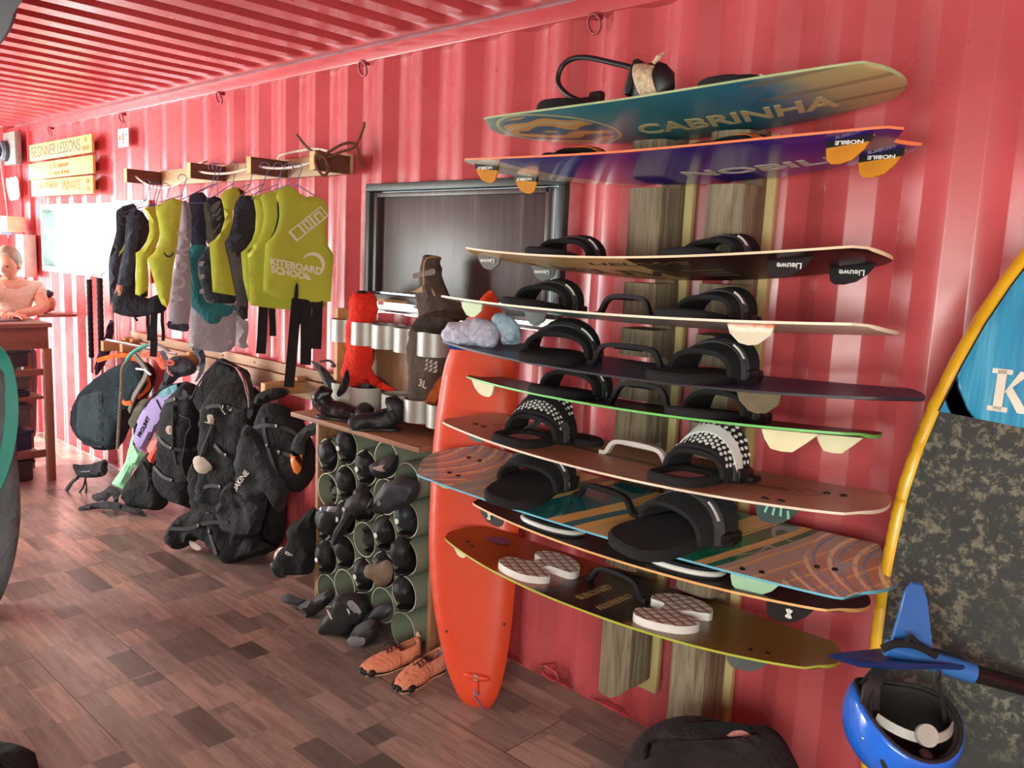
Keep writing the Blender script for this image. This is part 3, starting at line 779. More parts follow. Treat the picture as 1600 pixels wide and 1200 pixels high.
# ---- 2 blue with cream tail
t, mb, xy, L, Wd = make_board(2, 'blue kiteboard with a grey left tail, orange rail and amber fins, second from the top', None, -.01, .05)
text(mb, 'NOBILE', .085, under(xy, .335, .055), 3, sx=1.75, bold=.0022)
def mat2():
    m = NT('blue_grey_underside', .22); co = m.co(); x, y, z = m.xyz(co)
    c = m.mix(m.noise(co, 2.2, 3), srgb((36, 40, 150)), srgb((64, 24, 110)))
    ln = m.math('COMPARE', m.math('FRACT', m.math('MULTIPLY', m.math('ADD', y, m.math('MULTIPLY', x, .12)), 60.0)), .5, .08)
    c = m.mix(m.math('MULTIPLY', m.math('MULTIPLY', ln, m.math('LESS_THAN', m.math('ABSOLUTE', m.math('SUBTRACT', x, .12)), .30)), m.math('LESS_THAN', y, -.08)), c, srgb((30, 26, 84)))
    edge = m.math('ADD', m.math('MULTIPLY', m.math('POWER', m.math('ADD', y, .24), 1.6), 1.5), -.56)
    m.col(m.mix(m.math('LESS_THAN', x, edge), c, srgb((176, 164, 140)))); m.b.inputs['Coat Weight'].default_value = .4; return m.m
ORR = plain('orange_rail', (236, 132, 84), .45, 0, .05)
mb.build('deck', [plain('white_deck', (205, 200, 190), .5), mat2(), ORR, plain('warm_grey_print', (178, 168, 150), .5)], t)
pads(t, xy, (-.30, .25), 'orange', (.2, -.2), 0, .85)
AMB = plain('amber_resin', (226, 150, 40), .3, 0, .08); AMB.node_tree.nodes['Principled BSDF'].inputs['Transmission Weight'].default_value = .25
DKB = plain('fin_base_black', (20, 20, 22), .4)
for x, y, s_ in ((-.64, -.075, -1), (-.60, .09, -1), (.635, -.09, 1), (.66, .07, 1)): fin(t, xy, x, y, .115, .062, AMB, 0, -s_, ('NOBILE', .013, -.010, 1.6), DKB)
# ---- 3 wood and black
t, mb, xy, L, Wd = make_board(3, 'half wood, half black kiteboard with lettered dark fins, third from top', None, .04)
text(mb, 'LIEUWE', .15, under(xy, -.10, .03), 3, sx=1.5, bold=.003, mirror=False)
text(mb, 'LIEUWE', .052, under(xy, .05, -.13), 3, sx=2.0, bold=.0008, shear=.2)
mb.build('deck', [plain('pale_deck', (214, 196, 160), .5), mat_board3(), plain('pale_edge', (232, 214, 180), .45, 0, .06), plain('brown_print', (70, 50, 30), .5)], t)
pads(t, xy, (-.30, .24), 'black', (.15, -.15), -.03, .95)
SMK = plain('smoked_fin', (84, 88, 84), .3); BLF = plain('black_fin', (28, 28, 28), .35)
for x, y, s_ in ((-.625, -.06, -1), (-.50, .10, -1)): fin(t, xy, x, y, .115, .05, SMK, 2, -s_, ('Lieuwe', .022, -.018, 1.1))
for x, y, s_ in ((.52, -.10, 1), (.625, .06, 1)): fin(t, xy, x, y, .125, .05, BLF, 0, -s_, ('Lieuwe', .022, -.018, 1.1))
# ---- 4 white edged
t, mb, xy, L, Wd = make_board(4, 'thin cream-edged kiteboard with one worn orange and white fin, fourth from the top', None, .03)
mb.build('deck', [plain('pinkish_deck', (170, 130, 118), .5), grad('white_to_teal_underside', [(0, srgb((150, 160, 150))), (.4, srgb((90, 120, 116))), (.75, srgb((150, 130, 120))), (1, srgb((215, 195, 175)))]), plain('cream_edge', (238, 228, 204), .45, 0, .04)], t)
pads(t, xy, (-.35, .26), 'black', (.15, -.15), -.04, .95); grab_handle(t, xy, -.03, -.02, 0, RUB, .105, .065)
GRN = plain('pale_green_fin', (190, 205, 160), .35, 0, .05)
fin(t, xy, -.62, -.10, .105, .05, GRN, 2); 
def wfin():
    m = NT('orange_white_fin', .4); co = m.co(); z = m.xyz(co)[2]; f = m.math('ADD', z, m.math('MULTIPLY', m.math('SUBTRACT', m.noise(co, 30, 4), .5), .03))
    m.col(m.ramp(m.math('MULTIPLY_ADD', f, 10.0, .42), [(.25, srgb((214, 204, 180))), (.36, srgb((240, 232, 214))), (.48, srgb((238, 110, 60)))])); return m.m
fin(t, xy, .46, -.16, .13, .055, wfin(), 2); fin(t, xy, -.47, .07, .10, .05, SMK, 2)
bolts(t, xy, ((-.6, .08), (-.55, .08)))
# ---- 5 dark blue, with shirts on it
t5, mb, xy5, L, Wd = make_board(5, 'scuffed dark blue kiteboard with a heap of pale shirts on its left tip', None, .06)
mb.build('deck', [mat_worn('scuffed_navy', (34, 40, 74), (58, 62, 104)), plain('navy_under', (44, 36, 52), .5), plain('dark_edge', (44, 36, 46), .5)], t5)
pads(t5, xy5, (-.30, .22), 'black', (.3, -.2), -.03, 1.05); grab_handle(t5, xy5, -.04, -.02, .05, RUB, .13, .07)
fin(t5, xy5, .45, -.17, .12, .055, mat_worn('worn_dark_fin', (60, 62, 48), (110, 96, 70)), 2)
# ---- 6 green edge
t, mb, xy, L, Wd = make_board(6, 'dark kiteboard with a bright green edge and long cream fins, sixth from the top', None, .02)
mb.build('deck', [mat_worn('speckled_dark_deck', (60, 36, 34), (88, 50, 44)), plain('dark_under', (70, 50, 44), .5), plain('green_edge', (110, 196, 96), .45, 0, .06)], t)
pads(t, xy, (-.28, .26), 'black', (.15, -.15), -.03, 1.0); grab_handle(t, xy, -.01, -.02, 0, RUB, .115, .07)
CRF = plain('cream_fin', (228, 218, 176), .4, 0, .04)
fin(t, xy, .52, -.11, .16, .058, CRF, 1, -1); fin(t, xy, .615, .0, .13, .052, CRF, 1, -1); fin(t, xy, -.615, -.10, .11, .05, CRF, 0, 1)
# ---- 7 bamboo
t, mb, xy, L, Wd = make_board(7, 'bamboo-topped kiteboard with black-and-white dotted straps and a white handle', None, .03)
mb.build('deck', [mat_wood7(), plain('pale_under', (190, 160, 130), .5), plain('white_worn_edge', (226, 210, 188), .5, 0, .1)], t)
pads(t, xy, (-.39, .24), 'ring', (.1, -.1), -.03, 1.0)
for i, pad in enumerate([o for o in t.children if o.name.startswith('foot_pad')]):
    for ch in list(pad.children):
        if ch.name.startswith('strap'):
            for g in list(ch.children): bpy.data.objects.remove(g)
            bpy.data.objects.remove(ch)
def dotted(t, xy, x, ang):
    R = Matrix.Rotation(ang, 3, 'Z')
    def Lc(px, py, pz):
        q = R @ Vector((px, py, 0)); b = xy(x+q.x, -.03+q.y); return Vector((b.x, b.y, b.z+pz))
    m = 20; pts = [Lc(-.10*math.cos(math.pi*i/m), .05, .008+.125*math.sin(math.pi*i/m)**.85) for i in range(m+1)]
    W = [R @ Vector((0, 1, .75*math.sin(math.pi*i/m))) for i in range(m+1)]
    mb = MB(); mb.strap(pts, W, [.11+.03*math.sin(math.pi*i/m) for i in range(m+1)], .014); st = mb.build('strap', BLK, t)
    mb = MB()
    for i in range(2, m-1):
        tt = (pts[i+1]-pts[i-1]).normalized(); wv = (W[i]-tt*W[i].dot(tt)).normalized(); nn = tt.cross(wv)
        if nn.dot(pts[i]-Lc(0, .05, 0)) < 0: nn = -nn
        Mx = Matrix((tt, wv, nn)).transposed()
        for r in range(-3, 4):
            if abs(r) < 1: continue
            c = pts[i]+wv*(r*.0165+(.008 if i % 2 else 0))+nn*.0078
            mb.ball(c, (.0065, .0065, .0015), rot=Mx, n=8, m=4)
    mb.build('white_dots', WHT, st)
    mb = MB(); p2 = [p+(p-Lc(0, .05, 0)).normalized()*.011 for p in pts]; mb.strap(p2, W, .034, .006); mb.build('cinch_band', WHT if x > 0 else BLK, st)
    mb = MB(); mb.box(Lc(.108, .07, .02), (.028, .07, .045), R, bev=.007); mb.box(Lc(.10, .10, .01), (.08, .05, .016), R, bev=.004); mb.build('buckle', RUB, st)
dotted(t, xy, -.39, .25); dotted(t, xy, .24, -.1)
binding_small = flat_pad(t, xy, -.27, .10, .07, .05, .02, BLK)
mb = MB(); P = smooth([xy(-.52, -.02, .012), xy(-.46, .0, .02), xy(-.42, .02, .05), xy(-.40, .03, .09)], 5); mb.strap(P, Vector((.2, 1, 0)), .035, .006); mb.build('loose_strap', GRY, t)
grab_handle(t, xy, -.01, .03, 0, plain('off_white_handle', (214, 204, 196), .4, 0, .04), .125, .05)
bolts(t, xy, ((-.65, -.05), (-.61, -.05), (-.60, .10), (-.56, .10), (.50, -.13), (.545, -.13), (.59, .06), (.635, .06)), .010, DKB)
TLF = plain('dark_fin_teal_print', (60, 78, 76), .35); MINT = plain('mint_print', (120, 190, 160), .4)
for x, y, s_ in ((-.66, -.05, 1), (.54, -.13, -1)):
    f = fin(t, xy, x, y, .12, .055, TLF, 0, s_); q = xy(x, y, 0, False); mb = MB()
    for i in range(4): mb.box((q.x-.03+i*.020, q.y-.006, q.z-.016-.003*(i % 2)), (.006, .002, .022), Matrix.Rotation(.3-.15*i, 3, 'Y'))
    mb.build('print', MINT, f)
# ---- 8 big clear striped
t, mb, xy, L, Wd = make_board(8, 'large kiteboard with teal, green and wood stripes and a light blue edge', None, .10)
mb.build('deck', [mat_board8(), plain('teal_under', (60, 100, 108), .3), plain('light_blue_edge', (110, 184, 206), .4, 0, .05)], t)
binding(t, xy, -.345, -.03, .1, 'black', 1.08); binding(t, xy, .205, -.075, -.35, 'black', 1.2)
grab_handle(t, xy, -.07, -.0, -.1, RUB, .115, .055)
MNF = plain('mint_fin', (170, 205, 170), .35, 0, .05)
fin(t, xy, -.66, -.11, .11, .05, MNF, 2); fin(t, xy, .49, -.17, .14, .06, MNF, 0, -1)
bolts(t, xy, ((-.68, .06), (-.63, .06), (-.64, -.10), (-.60, -.10), (.45, -.17), (.50, -.16), (.61, -.04), (.655, -.03)), .008)
# ---- 9 dark with orange edge
t, mb, xy, L, Wd = make_board(9, 'dark kiteboard with a tan edge tucked under the large striped board', None, .05)
mb.build('deck', [mat_worn('speckled_charcoal', (40, 32, 32), (70, 54, 48), .5, 60), plain('brown_under', (110, 70, 48), .5), plain('tan_edge', (226, 170, 104), .45, 0, .08)], t)
for x in (-.33, .17): binding(t, xy, x, -.06, 0, 'white_rim', .55) if False else None
for x in (-.30, .20):
    fp = flat_pad(t, xy, x, -.10, .105, .075, .032); n = 24
    mb = MB(); mb.tube([xy(x+.109*math.copysign(abs(math.cos(a))**.8, math.cos(a)), -.10+.079*math.copysign(abs(math.sin(a))**.8, math.sin(a)), .018) for a in [2*math.pi*k/n for k in range(n)]], .008, 8, closed=True, flat=1.0); mb.build('white_rim', WHT, fp)
for x, y, s_ in ((-.58, -.10, 1), (.53, -.13, -1)):
    f = fin(t, xy, x, y, .13, .055, BLF, 0, s_); q = xy(x, y, 0, False); mb = MB()
    for a in (.6, -.6, 0): mb.box((q.x, q.y-.006, q.z-.026), (.006 if a else .004, .002, .026), Matrix.Rotation(a, 3, 'Y'))
    mb.build('print', WHT, f)
# ---- 10 amber
t, mb, xy, L, Wd = make_board(10, 'amber kiteboard with an olive edge and cream quilted foot pads, lowest on the rack', None, .04)
text(mb, 'SUBOARD', .045, deckp(xy, -.055, -.04, math.pi/2), 3, sx=.9, bold=.0008)
text(mb, 'ALLDESTRO', .040, deckp(xy, .035, -.06, math.pi/2), 3, sx=.9, bold=.0006)
mb.build('deck', [mat_board10(), plain('olive_under', (90, 84, 30), .4), plain('olive_edge', (170, 176, 60), .4, 0, .06), plain('faded_gold_print', (150, 120, 76), .5)], t)
QLT = None
def quilt():
    m = NT('quilted_cream', .8); co = m.co(rot=(0, 0, .55)); x, y, z = m.xyz(co)
    s = 60.0; a = m.math('ABSOLUTE', m.math('SINE', m.math('MULTIPLY', x, s*1.6))); b = m.math('ABSOLUTE', m.math('SINE', m.math('MULTIPLY', y, s*1.6)))
    h = m.math('MINIMUM', a, b); m.col(m.ramp(h, [(.05, srgb((150, 112, 100))), (.4, srgb((206, 178, 164))), (.8, srgb((226, 212, 198)))])); m.bump(h, .5, .004); return m.m
QLT = quilt()
def cut_pad(t, xy, x, y, ang):
    R = Matrix.Rotation(ang, 3, 'Z'); out = [(-.085, -.125), (-.03, -.15), (.05, -.14), (.09, -.10), (.095, -.055), (.03, -.03), (.03, .01), (.10, .03), (.10, .075), (.06, .12), (-.01, .14), (-.07, .12), (-.095, .08), (-.085, .045), (-.04, .03), (-.045, -.03), (-.095, -.06)]
    out = [tuple(p.to_2d()) for p in smooth([(a, b, 0) for a, b in out], 3, True)]
    mb = MB(); n = len(out)
    def Lc(a, b, c): 
        q = R @ Vector((a, b, 0)); return xy(x+q.x, y+q.y, c)
    # cushion built as stacked rings with a fan top made from the inset outline
    r = delaunay_2d_cdt([Vector(p) for p in out], [(i, (i+1) % n) for i in range(n)], [], 1, 1e-6); V, F = r[0], r[2]
    vs = [Lc(p.x, p.y, .024) for p in V]; mb.add(vs, F, 0, False)
    vs = [Lc(a, b, c) for c in (0, .024) for a, b in out]; mb.add(vs, [(k, (k+1) % n, (k+1) % n+n, k+n) for k in range(n)], 1)
    return mb.build('foot_pad', [QLT, WHT], t)
cut_pad(t, xy, -.28, -.03, -.15); cut_pad(t, xy, .22, -.02, .2)
grab_handle(t, xy, -.02, .03, -.1, RUB, .115, .055)
bolts(t, xy, ((-.60, -.06), (-.56, -.08), (.50, -.10), (.545, -.09)), .007)
mb = MB(); mb.lathe([(.045, 0), (.045, .0015)], Matrix.Translation(xy(-.56, .06, .001)) @ Matrix.Diagonal((1.25, .8, 1, 1)), 24)
mb.build('round_sticker', grad('purple_sticker', [(.0, srgb((70, 60, 110))), (.5, srgb((190, 170, 190))), (1, srgb((90, 60, 90)))], .3, 10, .2), t)
fin(t, xy, -.60, -.09, .08, .045, CRF, 2); fin(t, xy, .50, -.10, .13, .055, SMK, 0, -1)
# ---------------------------------------------------------------- traced, cushioned shapes on a real plane
def basis(N):
    N = Vector(N).normalized(); ex = Vector((0, 0, 1)).cross(N).normalized(); return ex, N.cross(ex), N
def trace(pts, P0, N, k=1.0, ox=0, oy=0):
    ex, ey, en = basis(N); P0 = Vector(P0); out = []
    for x, y in pts:
        q = at(ox+x/k, oy+y/k, P=P0, N=en)-P0; out.append((q.dot(ex), q.dot(ey)))
    return out, ex, ey
def sm2(out, n=3): return [tuple(p.to_2d()) for p in smooth([(a, b, 0) for a, b in out], n, True)]
def puffy(name, mat, parent, pts, P0, N, T, rim=.04, step=.03, wr=.006, ws=6, seed=0, k=1.0, ox=0, oy=0, sm=3, back=1.0, curve=None):
    out, ex, ey = trace(pts, P0, N, k, ox, oy)
    if sm: out = sm2(out, sm)
    mb = MB(); s = mb.puff(out, Vector(P0), ex, ey, T, rim, step, wr, ws, seed, 0, back, curve)
    o = mb.build(name, mat, parent)
    if parent is not None: o.parent = parent; o.matrix_parent_inverse = Matrix.Translation(-parent.location)
    return o, s
def part(mb, name, mat, t): return wp(mb.build(name, mat), t)

# ---------------------------------------------------------------- orange hard board standing on its tail
ORM = plain('orange_shell', (226, 74, 40), .48, 0, .05, 3); ORM.node_tree.nodes['Principled BSDF'].inputs['Coat Weight'].default_value = .12
NB = Vector((0, -1, -.0)); lean = math.atan2(.27, 1.6); NB = Vector((.45, -.89, .20)).normalized()
PB = Vector((-2.10, -.36, 0)); cen = at(745, 1108, P=PB, N=NB)
t = thing('hard_board', 'glossy orange-red hard board standing on its tail between the pipe rack and the kiteboards', 'board', (cen.x, cen.y, 0))
left = [(765,453),(748,470),(733,494),(712,528),(697,562),(687,610),(677,690),(672,780),(670,850),(673,905),(678,950),(686,995),(697,1040),(710,1075),(724,1098),(742,1110)]
right = [(758,1110),(772,1098),(784,1068),(795,1010),(804,930),(809,860),(812,780),(812,700),(809,620),(803,570),(794,525),(784,486),(775,464)]
body, surf = puffy('shell', ORM, t, left+right, PB, NB, .085, .09, .028, 0, sm=2)
exB, eyB, enB = basis(NB)
def onb(px, py): q = at(px, py, P=PB, N=NB)-PB; return q.dot(exB), q.dot(eyB)
x, y = onb(750, 1053); mb = MB()
mb.ball(surf(x, y, -.004), (.056, .016, .022), rot=Matrix((exB, eyB, enB)).transposed() @ Matrix.Rotation(0, 3, 'Z'), n=20)
mb.tube([surf(*onb(750, 1060), .0), surf(*onb(750, 1082), .003)], [.012, .009], 10); part(mb, 'moulded_boss', ORM, t)
mb = MB(); Mx = Matrix.Translation(surf(x, y, .006)) @ Matrix((exB, eyB, enB)).transposed().to_4x4()
mb.lathe([(.013, 0), (.013, .008), (.010, .011)], Mx, 18); part(mb, 'vent_plug', plain('grey_plug', (170, 160, 150), .6), t)
mb = MB(); mb.tube(smooth([surf(*onb(747, 1070), .012), surf(*onb(752, 1078), .016), surf(*onb(757, 1078), .014), surf(*onb(748, 1080), .014), surf(*onb(753, 1092), .008), surf(*onb(759, 1107), .004)], 5), .0028, 6)
part(mb, 'tail_cord', plain('blue_grey_cord', (120, 120, 160), .7), t)
for q in ((703, 983), (791, 973)):
    mb = MB(); mb.lathe([(.006, -.003), (.006, .001), (.003, .001)], Matrix.Translation(surf(*onb(*q))) @ Matrix((exB, eyB, enB)).transposed().to_4x4(), 10); part(mb, 'insert', plain('dark_insert', (90, 30, 24), .6), t)
# grey fin leaning behind it
f0 = at(678, 1022, Z=0.0); mb = MB(); outl = [(0, 0), (.02, .10), (.05, .17), (.085, .20), (.10, .12), (.09, 0)]
mb.prism(outl, Matrix.Translation((-2.44, -.27, 0)) @ Matrix.Rotation(math.pi/2, 4, 'X'), .012, bev=.004)
tag(mb.build('surf_fin', plain('grey_fin', (110, 112, 120), .4)), 'grey curved fin standing behind the lower left edge of the orange board', 'fin')

# ---------------------------------------------------------------- pipe rack for booties
PLY = woody('worn_ply', (130, 88, 64), (184, 134, 98), 0, .6, .8, .1); PLYV = woody('worn_ply_upright', (130, 88, 60), (190, 140, 100), 2, .6, .8, .1)
t = thing('bootie_rack', 'low wooden rack filled with grey-green plastic pipes holding booties', 'rack', (-2.97, -.15, 0))
mb = MB(); mb.box((-3.018, -.172, .921), (.955, .30, .023), bev=.003); top = part(mb, 'top_board', PLY, t)
mb = MB(); mb.box((-3.352, -.145, .455), (.023, .24, .909), bev=.002); part(mb, 'side_panel', PLYV, t)
mb = MB(); mb.box((-2.545, -.13, .455), (.023, .21, .909), bev=.002); part(mb, 'side_panel', PLYV, t)
mb = MB(); mb.box((-2.95, -.022, .455), (.77, .010, .905)); part(mb, 'back_panel', PLYV, t)
PIPE = plain('grey_green_pipe', (138, 146, 128), .42, 0, .06, 5); RIM = plain('pipe_cut_rim', (196, 196, 172), .6, 0, .08)
cols = [-3.250, -3.104, -2.959, -2.814, -2.670]; r0 = .0822
pipes = {}
for ci, X in enumerate(cols):
    for ri in range(5):
        Z = (.754 if ci % 2 == 0 else .822)-.168*ri
        n = 28; mb = MB(); M = Matrix.Translation((X, -.27, Z)) @ Matrix.Rotation(-math.pi/2, 4, 'X')
        th = .0045; L = .235
        mb.lathe([(r0-th, .0), (r0-th, L), (r0, L), (r0, .0)], M, n, 0, cap=False)
        vs = []
        for rr in (r0, r0-th):
            for k in range(n): a = 2*math.pi*k/n; vs.append(M @ Vector((rr*math.cos(a), rr*math.sin(a), -.0012)))
        mb.add(vs, [(k, (k+1) % n, (k+1) % n+n, k+n) for k in range(n)], 1)
        part(mb, 'pipe', [PIPE, RIM], t); pipes[(ci, ri)] = (X, Z)

# ---------------------------------------------------------------- booties
NEO = plain('black_neoprene', (30, 31, 33), .55, 0, .25, 20, .25, 120); NEO2 = plain('dark_slate_neoprene', (46, 50, 56), .5, 0, .2, 20, .25, 120)
SOLE = plain('bootie_sole', (22, 22, 23), .5); LOGO = plain('white_disc_logo', (222, 222, 214), .5, 0, .03)
SILV = plain('silver_patch', (150, 152, 158), .35, .3)
def bootie(M, label, group=None, shaft=.11, logo=True, patch=None, m=None, seed=0, sc=1.0, cat='bootie', tilt=0):
    "foot along local -x (toe) to +x (heel), shaft going up +z"
    loc, rot, s_ = M.decompose(); t = thing('neoprene_bootie', label, cat, M=M, group=group)
    m = m or NEO; mb = MB(); mb2 = MB()
    P = smooth([(-.135*sc, 0, .026*sc), (-.11*sc, 0, .034*sc), (-.06*sc, 0, .04*sc), (0, 0, .048*sc), (.045*sc, 0, .055*sc), (.075*sc, 0, .075*sc), (.085*sc, 0, (.10 if shaft >= .06 else .085)*sc), ((.085+tilt)*sc, 0, (.11 if shaft >= .06 else .085)*sc+shaft)], 4)
    R_ = [.018, .036, .043, .043, .043, .050, .047, .050]; rs = []
    n = len(P)
    for i in range(n):
        q = i/(n-1)*(len(R_)-1); a = int(q); b = min(a+1, len(R_)-1); rs.append((R_[a]+(R_[b]-R_[a])*(q-a))*sc)
    rnd = random.Random(seed)
    closed = shaft < .06
    if closed: P = P+[P[-1]+Vector((-.02, 0, .022))*sc, P[-1]+Vector((-.05, 0, .026))*sc]; rs = rs+[rs[-1]*.75, rs[-1]*.35]
    mb.tube(P, rs, 14, up=(0, 1, 0))
    mb.v = [tuple(Vector(v)+Vector((1, 1, .6))*(.009*noise.noise(Vector(v)*26+Vector((seed, 0, 0))))) for v in mb.v]
    mb.v = [(x, y, max(z, .004)) for x, y, z in mb.v]
    # open collar
    top_ = P[-1]; up_ = mb.build('upper', m, t)
    if not closed: mb2.tube([top_+Vector((math.cos(a)*rs[-1]*.98, math.sin(a)*rs[-1]*.98, .002)) for a in [2*math.pi*k/14 for k in range(14)]], .005, 6, closed=True)
    if not closed: mb2.build('collar', SOLE, t)
    mb = MB(); out = [(-.15, 0), (-.12, .035), (-.06, .046), (.02, .038), (.09, .044), (.125, .02), (.125, -.02), (.09, -.044), (.02, -.036), (-.06, -.044), (-.12, -.033)]
    mb.prism([(a*sc*.9, b*sc*.85) for a, b in sm2(out, 3)], Matrix(), .012*sc, bev=.004); mb.build('sole', SOLE, t)
    if logo:
        mb = MB(); mb.lathe([(.012, 0), (.012, .003), (.009, .004)], Matrix.Translation((.132*sc, 0, .075*sc)) @ Matrix.Rotation(math.pi/2, 4, 'Y'), 14); mb.build('disc_logo', LOGO, t)
    if patch:
        mb = MB(); mb.box((.02*sc, 0, .093*sc), (.07*sc, .065*sc, .012), Matrix.Rotation(-.25, 3, 'Y'), bev=.005); mb.build('strap', patch, t)
    return t
def inpipe(ci, ri, label, out=.02, roll=0, pitch=0, yaw=0, **k):
    X, Z = pipes[(ci, ri)]
    # heel towards the room: local +x -> -Y
    M = Matrix.Translation((X, -.27+.10-out, Z-.072)) @ Matrix.Rotation(-math.pi/2+yaw, 4, 'Z') @ Matrix.Rotation(roll, 4, 'X') @ Matrix.Rotation(pitch, 4, 'Y')
    return bootie(M, label, 'booties in the pipe rack', sc=.98, **k)
cn = ['leftmost', 'second', 'middle', 'fourth', 'rightmost']; rn = ['top', 'second', 'third', 'fourth', 'fifth', 'lowest']
fill = {(0,0):dict(shaft=.02, logo=False, seed=1), (1,0):dict(shaft=.03, seed=2), (2,0):dict(shaft=.02, seed=3), (1,1):dict(shaft=.015, logo=False, seed=4),
 (2,1):dict(shaft=.03, out=.03, seed=5), (0,2):dict(shaft=.03, out=.03, seed=6, logo=False), (4,1):dict(shaft=.02, seed=7, m=NEO2), (3,2):dict(shaft=.02, seed=8), (1,3):dict(shaft=.01, seed=9, logo=False),
 (0,3):dict(shaft=.02, out=.03, seed=10), (4,2):dict(shaft=.03, out=.04, seed=11, logo=False), (2,3):dict(shaft=.02, out=.02, seed=12), (3,3):dict(shaft=.02, out=.02, seed=13, logo=False),
 (4,3):dict(shaft=.01, seed=14, logo=False), (1,2):dict(shaft=.02, out=.02, seed=15), (0,1):dict(shaft=.0, out=-.04, logo=False, seed=17), (2,2):dict(shaft=.0, out=-.02, logo=False, seed=18)}
for (ci, ri), kw in fill.items():
    inpipe(ci, ri, 'black neoprene bootie in the %s column of pipes, %s pipe from the top' % (cn[ci], {'top': 'first'}.get(rn[ri], rn[ri])), **kw)
def lump(name, label, cat, pxc, P0, sz, m, group=None, seed=0, rot=None, nz=.25):
    c = at(*pxc, P=Vector(P0), N=Vector((.5, -.87, 0))); t = thing(name, label, cat, (c.x, c.y, c.z-sz[2]), group)
    mb = MB(); mb.ball(c, sz, nz=nz, ns=2.6, seed=seed, n=22, m=14, rot=rot); part(mb, 'body', m, t); return t, c
# big booties hanging out of the front
NR = (.45, -.89, 0)
def flatboot(label, pts, P0, T, m, k, ox, oy, extras=(), seed=0, name='neoprene_bootie', cat='bootie', group='booties hanging out of the pipe rack'):
    out, ex, ey = trace(pts, P0, NR, k, ox, oy); c = Vector(P0)+ex*(sum(a for a, b in out)/len(out))+ey*min(b for a, b in out)
    t = thing(name, label, cat, tuple(c), group)
    mb = MB(); s = mb.puff(sm2(out, 3), Vector(P0), ex, ey, T, .04, .02, .006, 16, seed); part(mb, 'upper', m, t)
    for nm, mat, ps, th in extras:
        o2, _, _ = trace(ps, P0, NR, k, ox, oy); mb = MB(); s2 = mb.puff(sm2(o2, 2), Vector(P0)+basis(NR)[2]*(T/2), ex, ey, th, .01, .02, 0, 5); part(mb, nm, mat, t)
    return t, s
K4 = 6.315; P4 = (-2.7, -.37, .7)
flatboot('black high bootie stretched across the two right pipe columns near the top', [(610,820),(650,760),(720,660),(760,600),(860,560),(950,535),(1030,560),(1100,580),(1110,680),(1060,770),(960,830),(840,880),(720,905),(640,880)], P4, .085, NEO2, K4, 480, 660,
    [('tread', SOLE, [(625,830),(680,720),(700,760),(660,880)], .03), ('heel_cap', SILV, [(730,770),(765,700),(770,780),(740,800)], .012)], 1)
flatboot('black bootie lying sideways in the top pipe of the fourth column, pale lining showing', [(610,430),(680,385),(780,350),(890,320),(900,400),(870,480),(800,540),(720,560),(650,520),(625,470)], (-2.8, -.33, .8), .07, NEO, K4, 480, 660,
    [('lining', plain('pale_lining', (170, 150, 140), .8), [(670,430),(740,410),(810,400),(815,440),(790,470),(720,455)], .02)], 2)
flatboot('black bootie with a wide grey strap in front of the leftmost pipes', [(100,920),(150,860),(170,810),(330,810),(360,860),(440,930),(420,1000),(300,1020),(250,1120),(190,1110),(150,1060),(110,1075)], (-3.2, -.33, .6), .07, NEO, K4, 480, 660,
    [('grey_strap', SILV, [(155,850),(175,812),(320,812),(325,850),(280,875),(150,868)], .02)], 3)
flatboot('long black bootie hanging diagonally over the second pipe column', [(370,800),(440,720),(560,690),(640,760),(640,860),(560,900),(470,950),(400,1060),(300,1200),(230,1190),(270,1060),(330,960)], (-3.0, -.35, .65), .07, NEO, K4, 480, 660,
    [('grey_tab', SILV, [(215,1130),(255,1090),(262,1110),(225,1145)], .012), ('disc_logo', LOGO, [(380,820),(400,820),(410,845),(395,860),(380,845)], .012)], 4)
K5 = 4.615
flatboot('muddy pale-soled bootie in the fourth pipe column, low', [(590,290),(620,240),(690,235),(760,205),(800,250),(800,330),(770,380),(700,395),(650,350),(600,330)], (-2.85, -.34, .4), .06, mat_worn('muddy_sole', (70, 62, 56), (150, 128, 100), .7, 20), K5, 440, 830, [], 5)
flatboot('black booties with a grey patch heaped at the foot of the pipe rack', [(365,500),(440,450),(530,450),(600,470),(640,540),(640,620),(600,660),(540,680),(500,740),(440,745),(340,740),(285,725),(280,660),(320,590),(375,540)], (-3.0, -.41, .1), .12, NEO, K5, 440, 830,
    [('grey_patch', SILV, [(515,485),(555,462),(620,545),(575,565)], .014), ('white_mark', LOGO, [(515,530),(525,525),(560,590),(552,595)], .008), ('white_mark', LOGO, [(372,535),(380,530),(410,590),(402,596)], .008)], 6)
flatboot('black bootie with a grey rubber toe lying lowest in front of the rack', [(490,770),(520,700),(600,650),(680,640),(700,700),(690,760),(640,820),(560,830),(500,800)], (-2.85, -.47, .03), .09, NEO, K5, 440, 830,
    [('toe_patch', plain('grey_rubber', (120, 120, 128), .4), [(500,765),(530,730),(600,725),(636,745),(625,790),(560,800),(510,785)], .02)], 7)
flatboot('limp black neoprene glove spilling from the fourth pipe column', [(520,700),(600,610),(680,550),(760,530),(800,560),(780,610),(720,640),(650,670),(580,690),(540,730)], (-2.85, -.37, .2), .05, NEO2, K5, 440, 830, [], 8, 'neoprene_glove', 'glove')
flatboot('dark crumpled neoprene sock at the bottom left of the pipe rack', [(100,560),(180,500),(260,460),(340,420),(380,440),(370,490),(300,560),(200,630),(130,630),(180,580)], (-3.2, -.38, .05), .07, NEO, K5, 440, 830, [], 9, 'neoprene_sock', 'sock')
flatboot('grey foam roll lying on the floor left of the pipe rack', [(0,470),(50,450),(130,480),(180,500),(150,540),(80,530),(10,510)], (-3.4, -.42, .02), .05, plain('slate_foam', (62, 70, 74), .8), K5, 440, 830, [], 10, 'foam_roll', 'roll', None)
